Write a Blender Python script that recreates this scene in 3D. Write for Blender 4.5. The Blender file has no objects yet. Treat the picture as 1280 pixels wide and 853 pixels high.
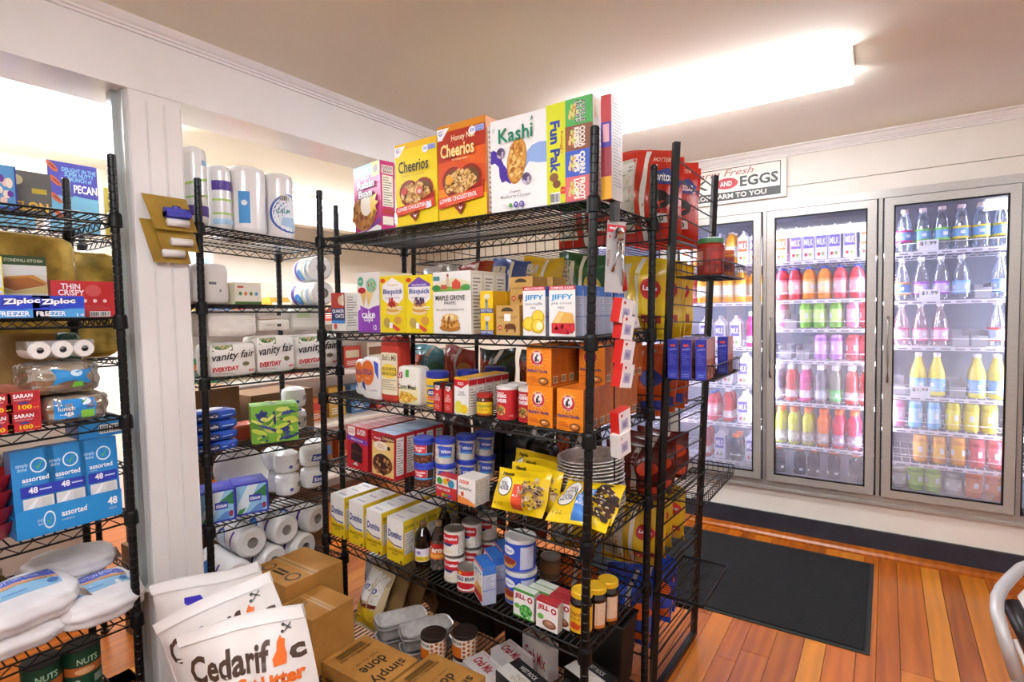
import bpy, math, random
from mathutils import Matrix, Vector
sc = bpy.context.scene
COL = sc.collection
R_ = math.radians
# ------------------------------------------------------------------ camera
F_PX, PITCH, ROLL, YAW, CAM_H = 680.86, R_(2.8135), R_(1.17), R_(34.505), 1.45
def _cam_axes():
    fw = Vector((-math.sin(YAW)*math.cos(PITCH), math.cos(YAW)*math.cos(PITCH), -math.sin(PITCH)))
    r = Vector((math.cos(YAW), math.sin(YAW), 0)); d = fw.cross(r)
    return (math.cos(ROLL)*r + math.sin(ROLL)*d, -math.sin(ROLL)*r + math.cos(ROLL)*d, fw)
CR, CD, CF = _cam_axes(); CO = Vector((0, 0, CAM_H))
cam_d = bpy.data.cameras.new('camera'); cam = bpy.data.objects.new('camera', cam_d); COL.objects.link(cam)
cam_d.sensor_width = 36; cam_d.lens = F_PX/1280*36; cam_d.clip_start = .02
cam.matrix_world = Matrix.Translation(CO) @ Matrix((CR, -CD, -CF)).transposed().to_4x4()
sc.camera = cam
# ------------------------------------------------------------------ world, exposure
w = bpy.data.worlds.new('world'); sc.world = w; w.use_nodes = True
w.node_tree.nodes['Background'].inputs[0].default_value = (.9, .93, 1, 1)
w.node_tree.nodes['Background'].inputs[1].default_value = .15
sc.view_settings.view_transform = 'Standard'; sc.view_settings.look = 'None'
sc.view_settings.gamma = 1; sc.view_settings.use_curve_mapping = False
sc.view_settings.exposure = EXPO = 0.7
LAMP = 20.0          # strength of the fluorescent diffusers
LED = 62.0           # strength of the cooler light strips
# ------------------------------------------------------------------ pixel -> place (on a known plane)
def ray(x, y): return CR*((x-640)/F_PX) + CD*((y-426.5)/F_PX) + CF
def at_x(x, y, v): d = ray(x, y); return CO + d*((v-CO.x)/d.x)
def at_y(x, y, v): d = ray(x, y); return CO + d*((v-CO.y)/d.y)
def at_z(x, y, v): d = ray(x, y); return CO + d*((v-CO.z)/d.z)
def h_at(p, y):      # height of the vertical through p that shows at image row y
    best = None
    lo, hi = -1.0, 1.5
    for _ in range(40):
        m = (lo+hi)/2; q = p + Vector((0, 0, m)) - CO
        yy = 426.5 + F_PX*q.dot(CD)/q.dot(CF)
        if yy > y: lo = m
        else: hi = m
    return m
# ------------------------------------------------------------------ materials
def lin(c):
    if isinstance(c, str):
        c = c.lstrip('#'); c = [int(c[i:i+2], 16)/255 for i in (0, 2, 4)]
    return tuple(((v+.055)/1.055)**2.4 if v > .04045 else v/12.92 for v in c)
MATS = {}
def M(c, rough=.45, metal=0., emit=0., spec=.5, coat=0.):
    k = (c, rough, metal, emit, spec, coat)
    if k in MATS: return MATS[k]
    m = bpy.data.materials.new('m_'+str(c).lstrip('#')); m.use_nodes = True
    b = m.node_tree.nodes['Principled BSDF']; l = lin(c)
    b.inputs['Base Color'].default_value = (*l, 1); b.inputs['Roughness'].default_value = rough
    b.inputs['Metallic'].default_value = metal; b.inputs['Specular IOR Level'].default_value = spec
    b.inputs['Coat Weight'].default_value = coat
    if emit:
        b.inputs['Emission Color'].default_value = (*l, 1); b.inputs['Emission Strength'].default_value = emit
    MATS[k] = m; return m
def noise_mat(name, c1, c2, scale, rough=.5, stretch=(1, 1, 1), metal=0, bump=0, coords='Object', detail=4, lo=.35, hi=.65, r2=None, bscale=None):
    if name in MATS: return MATS[name]
    m = bpy.data.materials.new(name); m.use_nodes = True; nt = m.node_tree; b = nt.nodes['Principled BSDF']
    tc = nt.nodes.new('ShaderNodeTexCoord'); mp = nt.nodes.new('ShaderNodeMapping'); mp.inputs['Scale'].default_value = stretch
    nz = nt.nodes.new('ShaderNodeTexNoise'); nz.inputs['Scale'].default_value = scale; nz.inputs['Detail'].default_value = detail
    cr = nt.nodes.new('ShaderNodeValToRGB'); e = cr.color_ramp.elements
    e[0].position, e[1].position = lo, hi; e[0].color = (*lin(c1), 1); e[1].color = (*lin(c2), 1)
    L = nt.links.new
    L(tc.outputs[coords], mp.inputs[0]); L(mp.outputs[0], nz.inputs['Vector']); L(nz.outputs[0], cr.inputs[0]); L(cr.outputs[0], b.inputs['Base Color'])
    b.inputs['Roughness'].default_value = rough; b.inputs['Metallic'].default_value = metal
    if bump:
        bp = nt.nodes.new('ShaderNodeBump'); bp.inputs['Strength'].default_value = bump; bp.inputs['Distance'].default_value = .004
        if bscale:
            n2 = nt.nodes.new('ShaderNodeTexNoise'); n2.inputs['Scale'].default_value = bscale; L(mp.outputs[0], n2.inputs['Vector']); L(n2.outputs[0], bp.inputs['Height'])
        else: L(nz.outputs[0], bp.inputs['Height'])
        L(bp.outputs[0], b.inputs['Normal'])
    MATS[name] = m; return m
def film_mat(name, tint, clear=.85, rough=.05, haze=0., fog=None):
    """thin clear sheet: straight-through light, a gloss, optional milky haze"""
    if name in MATS: return MATS[name]
    m = bpy.data.materials.new(name); m.use_nodes = True; nt = m.node_tree; nt.nodes.clear(); L = nt.links.new
    o = nt.nodes.new('ShaderNodeOutputMaterial'); t = nt.nodes.new('ShaderNodeBsdfTransparent'); t.inputs[0].default_value = (*lin(tint), 1)
    g = nt.nodes.new('ShaderNodeBsdfGlossy'); g.inputs['Roughness'].default_value = rough; g.inputs['Color'].default_value = (.95, .95, .95, 1)
    fr = nt.nodes.new('ShaderNodeLayerWeight'); fr.inputs[0].default_value = .25
    mu = nt.nodes.new('ShaderNodeMath'); mu.operation = 'MULTIPLY_ADD'; mu.inputs[1].default_value = .5; mu.inputs[2].default_value = 1-clear
    mu.use_clamp = True
    mx = nt.nodes.new('ShaderNodeMixShader'); L(fr.outputs['Fresnel'], mu.inputs[0]); L(mu.outputs[0], mx.inputs[0]); L(t.outputs[0], mx.inputs[1]); L(g.outputs[0], mx.inputs[2])
    out = mx
    if haze or fog:
        tr = nt.nodes.new('ShaderNodeBsdfTranslucent'); tr.inputs[0].default_value = (.95, .95, .97, 1)
        df = nt.nodes.new('ShaderNodeBsdfDiffuse'); df.inputs[0].default_value = (.95, .95, .97, 1)
        hm = nt.nodes.new('ShaderNodeMixShader'); hm.inputs[0].default_value = .4; L(tr.outputs[0], hm.inputs[1]); L(df.outputs[0], hm.inputs[2])
        m2 = nt.nodes.new('ShaderNodeMixShader'); m2.inputs[0].default_value = haze
        L(mx.outputs[0], m2.inputs[1]); L(hm.outputs[0], m2.inputs[2]); out = m2
        if fog:      # condensation: patchy, thicker where the cold air sinks
            tc = nt.nodes.new('ShaderNodeTexCoord'); sp = nt.nodes.new('ShaderNodeSeparateXYZ'); L(tc.outputs['Object'], sp.inputs[0])
            nz = nt.nodes.new('ShaderNodeTexNoise'); nz.inputs['Scale'].default_value = 3.5; L(tc.outputs['Object'], nz.inputs['Vector'])
            mr = nt.nodes.new('ShaderNodeMapRange'); mr.inputs[1].default_value, mr.inputs[2].default_value = fog[0], fog[1]
            mr.inputs[3].default_value, mr.inputs[4].default_value = fog[2], 0.
            L(sp.outputs['Z'], mr.inputs[0]); mm = nt.nodes.new('ShaderNodeMath'); mm.operation = 'MULTIPLY'
            L(mr.outputs[0], mm.inputs[0]); L(nz.outputs[0], mm.inputs[1]); L(mm.outputs[0], m2.inputs[0])
    L(out.outputs[0], o.inputs[0]); MATS[name] = m; return m
BLK = M('#0b0b0c', .38, spec=.35); BLK2 = M('#080809', .45, spec=.3)
# ------------------------------------------------------------------ mesh builder
class MB:
    def __init__(s): s.v = []; s.f = []; s.mi = []; s.sm = []; s.mats = []
    def m(s, mat):
        if isinstance(mat, str): mat = M(mat)
        for i, q in enumerate(s.mats):
            if q == mat: return i
        s.mats.append(mat); return len(s.mats)-1
    def add(s, vs, fs, mat, smooth=False):
        o = len(s.v); s.v += [tuple(p) for p in vs]; k = s.m(mat)
        for f in fs: s.f.append([o+i for i in f]); s.mi.append(k); s.sm.append(smooth)
    def box(s, x0, x1, y0, y1, z0, z1, mat, **fm):
        vs = [(x, y, z) for x in (x0, x1) for y in (y0, y1) for z in (z0, z1)]
        fc = dict(left=(0, 1, 3, 2), right=(4, 6, 7, 5), front=(0, 4, 5, 1), back=(2, 3, 7, 6), bottom=(0, 2, 6, 4), top=(1, 5, 7, 3))
        for n, f in fc.items(): s.add([vs[i] for i in f], [(0, 1, 2, 3)], fm.get(n, mat))
        return s
    def lathe(s, prof, mat, n=20, cx=0, cy=0, smooth=True, cap=True, mats=None):
        ring = lambda r, z: [(cx+r*math.cos(2*math.pi*i/n), cy+r*math.sin(2*math.pi*i/n), z) for i in range(n)]
        for a in range(len(prof)-1):
            (r0, z0), (r1, z1) = prof[a], prof[a+1]
            s.add(ring(r0, z0)+ring(r1, z1), [(i, (i+1) % n, n+(i+1) % n, n+i) for i in range(n)], mats[a] if mats else mat, smooth)
        if cap:
            if prof[0][0] > 1e-5: s.add(ring(*prof[0]), [tuple(range(n))[::-1]], mats[0] if mats else mat)
            if prof[-1][0] > 1e-5: s.add(ring(*prof[-1]), [tuple(range(n))], mats[-1] if mats else mat)
        return s
    def tube(s, pts, r, mat, n=5, closed=False, smooth=True, flat=1.):
        pts = [Vector(p) for p in pts]; N = len(pts); vs = []
        for i, p in enumerate(pts):
            a = pts[i-1] if (i > 0 or closed) else p; b = pts[(i+1) % N] if (i < N-1 or closed) else p
            t = (b-a).normalized(); u = t.orthogonal() if abs(t.z) > .99 else t.cross(Vector((0, 0, 1)))
            u.normalize(); q = t.cross(u)
            for k in range(n):
                an = 2*math.pi*(k+.5)/n; vs.append(p + u*(r*math.cos(an)) + q*(r*flat*math.sin(an)))
        fs = []
        for i in range(N if closed else N-1):
            j = (i+1) % N
            for k in range(n): fs.append((i*n+k, i*n+(k+1) % n, j*n+(k+1) % n, j*n+k))
        if not closed: fs += [tuple(range(n))[::-1], tuple((N-1)*n+k for k in range(n))]
        s.add(vs, fs, mat, smooth); return s
    def grid(s, fn, nu, nv, mat, smooth=True, u0=0, u1=1, v0=0, v1=1, flip=False):
        vs = [fn(u0+(u1-u0)*i/nu, v0+(v1-v0)*j/nv) for i in range(nu+1) for j in range(nv+1)]
        fs = []
        for i in range(nu):
            for j in range(nv):
                q = (i*(nv+1)+j, (i+1)*(nv+1)+j, (i+1)*(nv+1)+j+1, i*(nv+1)+j+1); fs.append(q[::-1] if flip else q)
        s.add(vs, fs, mat, smooth); return s
    def prism(s, poly, y0, y1, mat, side=None, axis='y'):
        n = len(poly)
        mk = (lambda p, t: (p[0], t, p[1])) if axis == 'y' else ((lambda p, t: (t, p[0], p[1])) if axis == 'x' else (lambda p, t: (p[0], p[1], t)))
        s.add([mk(p, y0) for p in poly]+[mk(p, y1) for p in poly], [tuple(range(n)), tuple(range(2*n-1, n-1, -1))], mat)
        s.add([mk(p, y0) for p in poly]+[mk(p, y1) for p in poly], [(i, n+i, n+(i+1) % n, (i+1) % n) for i in range(n)], side or mat); return s
    def mesh(s, name):
        me = bpy.data.meshes.new(name); me.from_pydata(s.v, [], s.f)
        for m_ in s.mats: me.materials.append(m_)
        me.polygons.foreach_set('material_index', s.mi); me.polygons.foreach_set('use_smooth', s.sm); me.update(); return me
    def build(s, name, parent=None, loc=(0, 0, 0), rot=(0, 0, 0)):
        o = bpy.data.objects.new(name, s.mesh(name)); COL.objects.link(o); o.location = loc; o.rotation_euler = rot
        if parent: o.parent = parent
        return o
def tag(o, label=None, cat=None, group=None, kind=None):
    if label: o['label'] = label
    if cat: o['category'] = cat
    if group: o['group'] = group
    if kind: o['kind'] = kind
    return o
def thing(name, label, cat, loc=(0, 0, 0), rot=(0, 0, 0), group=None, kind=None):
    o = bpy.data.objects.new(name, None); COL.objects.link(o); o.location = loc; o.rotation_euler = rot; o.empty_display_size = .05
    return tag(o, label, cat, group, kind)
ORD = ['first', 'second', 'third', 'fourth', 'fifth', 'sixth', 'seventh', 'eighth', 'ninth', 'tenth', 'eleventh', 'twelfth', 'thirteenth', 'fourteenth', 'fifteenth']
def struct(name, mb, label=None): return tag(mb.build(name), label, kind='structure')
def dup(o, loc=None, rot=None, label=None, group=None, parent=None):
    c = o.copy(); COL.objects.link(c); c.parent = parent
    if loc is not None: c.location = loc
    if rot is not None: c.rotation_euler = rot
    if label: c['label'] = label
    if group: c['group'] = group
    for ch in list(o.children): dup(ch, parent=c)
    return c
# ------------------------------------------------------------------ flat print
_TXT = {}
def glyphs(t, bold=0., shear=0.):
    k = (t, bold, shear)
    if k not in _TXT:
        cu = bpy.data.curves.new('t', 'FONT'); cu.body = t; cu.resolution_u = 2; cu.offset = bold; cu.shear = shear; cu.space_line = .8; cu.align_x = 'CENTER'
        ob = bpy.data.objects.new('t', cu); me = bpy.data.meshes.new_from_object(ob)
        vs = [(v.co.x, v.co.y) for v in me.vertices]; fs = [tuple(p.vertices) for p in me.polygons]
        x0 = min(v[0] for v in vs); x1 = max(v[0] for v in vs); y0 = min(v[1] for v in vs); y1 = max(v[1] for v in vs)
        _TXT[k] = ([((x-x0)/(x1-x0), (y-y0)/max(y1-y0, 1e-6)) for x, y in vs], fs)
        bpy.data.objects.remove(ob); bpy.data.curves.remove(cu); bpy.data.meshes.remove(me)
    return _TXT[k]
class Canvas:
    """print laid on a surface; fn(x, y, lift) maps the unit square to a point"""
    def __init__(s, mb, fn, seg=1, step=.00025, l0=.0003): s.mb = mb; s.fn = fn; s.seg = seg; s.step = step; s.l = l0
    def _put(s, vs, fs, col):
        s.mb.add([s.fn(x, y, s.l) for x, y in vs], fs, col, s.seg > 1); s.l += s.step; return s
    def rect(s, x0, y0, x1, y1, col):
        n = max(1, int(round(s.seg*abs(x1-x0)))) if s.seg > 1 else 1; k = max(1, int(round(s.seg*abs(y1-y0)))) if s.seg > 1 else 1
        vs = [(x0+(x1-x0)*i/n, y0+(y1-y0)*j/k) for i in range(n+1) for j in range(k+1)]
        return s._put(vs, [(i*(k+1)+j, (i+1)*(k+1)+j, (i+1)*(k+1)+j+1, i*(k+1)+j+1) for i in range(n) for j in range(k)], col)
    def poly(s, pts, col):
        n = len(pts)
        if s.seg <= 1: return s._put(pts, [tuple(range(n))], col)
        q = []                                  # curved surface: subdivide towards the centroid
        for i in range(n):
            a, b = pts[i], pts[(i+1) % n]; k = max(1, int(math.hypot(b[0]-a[0], b[1]-a[1])*s.seg))
            q += [(a[0]+(b[0]-a[0])*j/k, a[1]+(b[1]-a[1])*j/k) for j in range(k)]
        m = len(q); cx, cy = sum(p[0] for p in q)/m, sum(p[1] for p in q)/m; R = 5; vs = [(cx, cy)]; fs = [(0, 1+i, 1+(i+1) % m) for i in range(m)]
        for r in range(1, R+1): vs += [(cx+(x-cx)*r/R, cy+(y-cy)*r/R) for x, y in q]
        for r in range(R-1): o = 1+r*m; fs += [(o+i, o+m+i, o+m+(i+1) % m, o+(i+1) % m) for i in range(m)]
        return s._put(vs, fs, col)
    def ell(s, cx, cy, rx, ry, col, n=16, rot=0.):
        c, q = math.cos(rot), math.sin(rot); vs = [(cx, cy)]; fs = []; rings = 1 if s.seg <= 1 else (5 if rx+ry > .12 else 2); n = n if s.seg <= 1 or rx+ry < .12 else max(n, 20)
        for k in range(1, rings+1):
            for i in range(n):
                a = 2*math.pi*i/n; u, v = rx*k/rings*math.cos(a), ry*k/rings*math.sin(a); vs.append((cx+u*c-v*q, cy+u*q+v*c))
        fs += [(0, 1+i, 1+(i+1) % n) for i in range(n)]
        for k in range(rings-1):
            o = 1+k*n; fs += [(o+i, o+n+i, o+n+(i+1) % n, o+(i+1) % n) for i in range(n)]
        return s._put(vs, fs, col)
    def text(s, t, x0, y0, x1, y1, col, bold=.01, shear=0., rot=0):
        vs, fs = glyphs(t, bold, shear)
        if rot == 90: vs = [(1-y, x) for x, y in vs]
        elif rot == -90: vs = [(y, 1-x) for x, y in vs]
        elif rot == 180: vs = [(1-x, 1-y) for x, y in vs]
        return s._put([(x0+(x1-x0)*x, y0+(y1-y0)*y) for x, y in vs], fs, col)
    def slant(s, t, x0, y0, x1, y1, dy, col, bold=.01, shear=0.):
        vs, fs = glyphs(t, bold, shear)
        return s._put([(x0+(x1-x0)*x, y0+(y1-y0)*y+dy*x) for x, y in vs], fs, col)
    def blobs(s, n, cx, cy, rx, ry, cols, size, seed=1, asp=1.):
        rd = random.Random(seed); bat = {}
        for i in range(n):
            a = rd.uniform(0, 6.28); q = math.sqrt(rd.random()); x, y = cx+rx*q*math.cos(a), cy+ry*q*math.sin(a)
            r = size*rd.uniform(.6, 1.2); t = rd.uniform(0, 1.5); c = cols[i % len(cols)]; vs, fs = bat.setdefault((c, i % 3), ([], []))
            o = len(vs); vs += [(x+r*math.cos(t+k*1.047), y+r*asp*math.sin(t+k*1.047)) for k in range(6)]; fs.append(tuple(range(o, o+6)))
        for (c, _), (vs, fs) in bat.items(): s._put(vs, fs, c)
        return s
    def lines(s, x0, y0, x1, y1, n, col, th=.4, seed=3):
        rd = random.Random(seed); dy = (y1-y0)/n; vs = []; fs = []
        for i in range(n):
            xe = x1-(x1-x0)*rd.choice((0, .05, .2, .4)); y = y0+dy*i; o = len(vs)
            vs += [(x0, y), (xe, y), (xe, y+dy*th), (x0, y+dy*th)]; fs.append((o, o+1, o+2, o+3))
        return s._put(vs, fs, col)
    def bars(s, x0, y0, x1, y1, n=14, col='#222222', seed=5, bg='#f4f2ec'):
        rd = random.Random(seed); s.rect(x0, y0, x1, y1, bg); vs = []; fs = []; dx = (x1-x0)/n
        for i in range(n):
            o = len(vs); a = x0+dx*(i+.15); b = a+dx*rd.uniform(.2, .75); m = (y1-y0)*.12
            vs += [(a, y0+m), (b, y0+m), (b, y1-m), (a, y1-m)]; fs.append((o, o+1, o+2, o+3))
        return s._put(vs, fs, col)
    def facts(s, x0, y0, x1, y1, n=9, bg='#f1eee8', col='#8d8a86'):
        s.rect(x0, y0, x1, y1, bg); m = (x1-x0)*.08
        return s.lines(x0+m, y0+(y1-y0)*.04, x1-m, y1-(y1-y0)*.02, n, col, .38)
def flat(mb, o, ux, uy, nrm):
    o, ux, uy, nrm = map(Vector, (o, ux, uy, nrm)); return Canvas(mb, lambda x, y, l: o+ux*x+uy*y+nrm*l)
class Carton:
    """box with its origin at the middle of its base, front towards -y"""
    def __init__(s, w, d, h, col='#ffffff', **fm):
        s.mb = MB(); s.w, s.d, s.h = w, d, h; s.mb.box(-w/2, w/2, -d/2, d/2, 0, h, M(col) if isinstance(col, str) else col, **{k: (M(v) if isinstance(v, str) else v) for k, v in fm.items()})
        s.front = flat(s.mb, (-w/2, -d/2, 0), (w, 0, 0), (0, 0, h), (0, -1, 0)); s.right = flat(s.mb, (w/2, -d/2, 0), (0, d, 0), (0, 0, h), (1, 0, 0))
        s.left = flat(s.mb, (-w/2, d/2, 0), (0, -d, 0), (0, 0, h), (-1, 0, 0)); s.top = flat(s.mb, (-w/2, -d/2, h), (w, 0, 0), (0, d, 0), (0, 0, 1))
    def build(s, name, label, cat, loc=(0, 0, 0), rot=(0, 0, 0), group=None): return tag(s.mb.build(name, None, loc, rot), label, cat, group)
class Can:
    """round tub or tin; side canvas wraps +-span about the front (-y)"""
    def __init__(s, r, h, col, n=24, prof=None, mats=None, span=1.35):
        s.mb = MB(); s.r, s.h = r, h; s.mb.lathe(prof or [(r, 0), (r, h)], M(col) if isinstance(col, str) else col, n, mats=mats)
        s.side = s.canvas(0, h, span)
    def canvas(s, z0, z1, span=1.35, r=None):
        r = r or s.r
        def fn(x, y, l):
            a = -math.pi/2+(x-.5)*2*span; q = r*1.004+l; return (q*math.cos(a), q*math.sin(a), z0+(z1-z0)*y)
        return Canvas(s.mb, fn, 12, .0002)
    def topc(s, z=None):
        r = s.r; z = s.h if z is None else z; return Canvas(s.mb, lambda x, y, l: (-r+2*r*x, -r+2*r*y, z+l))
    def build(s, name, label, cat, loc=(0, 0, 0), rot=(0, 0, 0), group=None): return tag(s.mb.build(name, None, loc, rot), label, cat, group)
class Soft:
    """soft wrapped pack: a rounded box with the base at z=0, front -y"""
    def __init__(s, w, d, h, mat, e=7., n=9, bump=.0, seed=1):
        s.mb = MB(); s.w, s.d, s.h, s.e = w, d, h, e; rd = random.Random(seed); ph = [rd.uniform(0, 6) for _ in range(6)]
        def S(x, y, z, l=0):
            q = (abs(x)**e+abs(y)**e+abs(z)**e)**(1/e); b = 1+bump*(math.sin(9*x+ph[0]+3*z)+math.sin(8*z+ph[1]+4*y)+math.sin(7*y+5*x+ph[2])); x, y, z = x/q*b, y/q*b, z/q*b
            q = Vector((x*w/2, y*d/2, h/2+z*h/2)) + Vector((x, y, z)).normalized()*l; q.z = max(q.z, 0.); return q
        s.S = S
        for ax in range(3):
            for sg in (-1, 1):
                def fn(u, v, ax=ax, sg=sg):
                    p = [0, 0, 0]; p[ax] = sg; p[(ax+1) % 3] = 2*u-1; p[(ax+2) % 3] = 2*v-1; return S(*p)
                s.mb.grid(fn, n, n, mat, True, flip=(sg < 0))
        s.front = Canvas(s.mb, lambda x, y, l: S(2*x-1, -1, 2*y-1, l), 8, .0004, .0008); s.right = Canvas(s.mb, lambda x, y, l: S(1, 2*x-1, 2*y-1, l), 8, .0004, .0008)
        s.top = Canvas(s.mb, lambda x, y, l: S(2*x-1, 2*y-1, 1, l), 8, .0004, .0008)
    def build(s, name, label, cat, loc=(0, 0, 0), rot=(0, 0, 0), group=None): return tag(s.mb.build(name, None, loc, rot), label, cat, group)
class Pouch:
    """pillow bag: crimped top and bottom, front -y, base at z=0"""
    def __init__(s, w, h, d, mat, back=None, nx=12, nz=16, seed=1, wr=.006, crimp=.06, edge=None, nar_=.09):
        s.mb = MB(); rd = random.Random(seed); ph = [rd.uniform(0, 6.3) for _ in range(8)]
        def prof(x, z):
            a = max(0., 1-abs(2*x-1)**2.6); zz = min(1., max(0., (z-crimp)/(1-2*crimp))); b = max(0., 1-abs(2*zz-1)**2.8); return a*b**.75
        def wig(x, z): return wr*(math.sin(11*z+ph[0]+2*x)*.6+math.sin(17*x+ph[1]+6*z)*.5+math.sin(26*x+9*z+ph[2])*.35)
        def P(x, z, sg, l=0):
            t = prof(x, z); nar = 1-nar_*t
            end = max(0., 1-min(z, 1-z)/.2); sway = wr*1.6*math.sin(5*x+ph[4])*end
            edge_w = 1+.02*math.sin(9*z+ph[5])
            return Vector(((x-.5)*w*nar*edge_w, sway+sg*(d/2*t+.0012+wig(x, z)*(.25+t))-0+sg*l, z*h+wr*1.5*math.sin(4*x+ph[6])*z*.7))
        s.P = P; s.w, s.h, s.d = w, h, d
        s.mb.grid(lambda u, v: P(u, v, -1), nx, nz, mat); s.mb.grid(lambda u, v: P(u, v, 1), nx, nz, back or mat, flip=True)
        e = [(i/nx, 0) for i in range(nx)]+[(1, j/nz) for j in range(nz)]+[(1-i/nx, 1) for i in range(nx)]+[(0, 1-j/nz) for j in range(nz)]
        n = len(e); s.mb.add([P(a, b, -1) for a, b in e]+[P(a, b, 1) for a, b in e], [(i, n+i, n+(i+1) % n, (i+1) % n) for i in range(n)], edge or mat)
        s.front = Canvas(s.mb, lambda x, y, l: P(x, y, -1, l), 12, .0005, .0012); s.back = Canvas(s.mb, lambda x, y, l: P(1-x, y, 1, l), 12, .0005, .0012)
    def build(s, name, label, cat, loc=(0, 0, 0), rot=(0, 0, 0), group=None): return tag(s.mb.build(name, None, loc, rot), label, cat, group)
# ================================================================== SETTING
CEIL, YW, XB = 2.44, 3.775, -2.05
X0, X1, Y0, XF = -2.05, 2.3, -2.4, -4.9
WHITE = noise_mat('wall_paint', '#e6e1da', '#eae6e0', 3, .55)
CREAM = noise_mat('cream_panel', '#e2ddd2', '#e6e2d8', 5, .5)
CEILM = noise_mat('ceiling_paint', '#eeead6', '#f1eddb', 2, .8)
GLOSSW = noise_mat('gloss_white_paint', '#e9e6e2', '#eeebe8', 4, .25)
STEEL = noise_mat('brushed_steel', '#a3a099', '#b7b4ad', 30, .36, (1, 1, 30), .35)
NAVY = noise_mat('navy_base', '#20222c', '#2a2c37', 8, .6)
# floor: base slab with boards laid on it
def wood_mat():
    m = bpy.data.materials.new('floor_wood'); m.use_nodes = True; nt = m.node_tree; L = nt.links.new; b = nt.nodes['Principled BSDF']
    tc = nt.nodes.new('ShaderNodeTexCoord'); oi = nt.nodes.new('ShaderNodeObjectInfo')
    ad = nt.nodes.new('ShaderNodeVectorMath'); ad.operation = 'ADD'; cb = nt.nodes.new('ShaderNodeCombineXYZ')
    m10 = nt.nodes.new('ShaderNodeMath'); m10.operation = 'MULTIPLY'; m10.inputs[1].default_value = 37.
    L(oi.outputs['Random'], m10.inputs[0]); L(m10.outputs[0], cb.inputs[0]); L(m10.outputs[0], cb.inputs[1]); L(tc.outputs['Object'], ad.inputs[0]); L(cb.outputs[0], ad.inputs[1])
    mp = nt.nodes.new('ShaderNodeMapping'); mp.inputs['Scale'].default_value = (11, .9, 8); L(ad.outputs[0], mp.inputs[0])
    nz = nt.nodes.new('ShaderNodeTexNoise'); nz.inputs['Scale'].default_value = 1.6; nz.inputs['Detail'].default_value = 5; nz.inputs['Distortion'].default_value = 1.2; L(mp.outputs[0], nz.inputs['Vector'])
    wv = nt.nodes.new('ShaderNodeTexWave'); wv.inputs['Scale'].default_value = .55; wv.inputs['Distortion'].default_value = 14; wv.inputs['Detail'].default_value = 3; wv.inputs['Detail Scale'].default_value = .7; L(mp.outputs[0], wv.inputs['Vector'])
    r1 = nt.nodes.new('ShaderNodeValToRGB'); e = r1.color_ramp.elements; e[0].position, e[1].position = .2, .8
    e[0].color = (*lin('#6a2a04'), 1); e[1].color = (*lin('#cf7618'), 1)
    mx = nt.nodes.new('ShaderNodeMix'); mx.data_type = 'FLOAT'; mx.inputs[0].default_value = .22; L(nz.outputs[0], mx.inputs[2]); L(wv.outputs[0], mx.inputs[3]); L(mx.outputs[0], r1.inputs[0])
    r2 = nt.nodes.new('ShaderNodeValToRGB'); r2.color_ramp.interpolation = 'CONSTANT'; cols = ['#9c4c08', '#b86210', '#cc7c1e', '#863e06', '#ac580a', '#d99030', '#a2500a']
    el = r2.color_ramp.elements; el[0].color = (*lin(cols[0]), 1); el[1].position = 1/7; el[1].color = (*lin(cols[1]), 1)
    for i in range(2, 7): q = el.new(i/7); q.color = (*lin(cols[i]), 1)
    L(oi.outputs['Random'], r2.inputs[0])
    mc = nt.nodes.new('ShaderNodeMix'); mc.data_type = 'RGBA'; mc.inputs[0].default_value = .5; L(r1.outputs[0], mc.inputs[6]); L(r2.outputs[0], mc.inputs[7]); L(mc.outputs[2], b.inputs['Base Color'])
    b.inputs['Roughness'].default_value = .3; b.inputs['Coat Weight'].default_value = .12; b.inputs['Coat Roughness'].default_value = .15
    return m
WOOD = wood_mat()
fl = MB(); fl.box(XF-.2, X1+.2, Y0-.2, 5.4, -.06, -.012, M('#5a2c10', .5)); floor = struct('floor', fl, 'orange pine board floor')
rd = random.Random(11); x = -2.6
PLK = {}
def plank(w, l):
    k = (round(w, 3), round(l, 1))
    if k not in PLK:
        b = MB(); g = .0012; z = 0; b.add([(-w/2+g, -l/2+g, z), (w/2-g, -l/2+g, z), (w/2-g, l/2-g, z), (-w/2+g, l/2-g, z), (-w/2+g/2, -l/2, -.012), (w/2-g/2, -l/2, -.012), (w/2-g/2, l/2, -.012), (-w/2+g/2, l/2, -.012)],
            [(0, 1, 2, 3), (4, 5, 1, 0), (5, 6, 2, 1), (6, 7, 3, 2), (7, 4, 0, 3)], WOOD); PLK[k] = b.mesh('plank')
    return PLK[k]
while x < 1.9:
    wd = rd.choice((.07, .082, .095, .108)); y = .6 - rd.choice((0, .3, .5, .8))
    while y < 3.74:
        l = rd.choice((1.1, 1.4, 1.7, 2.1))
        if 3.76-y-l < .5: l = round(3.76-y, 1)
        if y+l > .9:
            o = bpy.data.objects.new('plank', plank(wd, l)); COL.objects.link(o); o.parent = floor; o.location = (x+wd/2, y+round(l, 1)/2, 0)
        y += round(l, 1)
    x += wd
b = MB(); b.box(XF-.2, -2.6, Y0-.2, 5.4, -.012, 0, WOOD); b.box(1.9, X1+.2, Y0-.2, 5.4, -.012, 0, WOOD); b.box(-2.6, 1.9, Y0-.2, .9, -.012, 0, WOOD)
b.box(-2.6, 1.9, 3.7, 5.4, -.0125, -.001, WOOD); pf = b.build('board_field', floor); tag(pf, kind='stuff')
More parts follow.
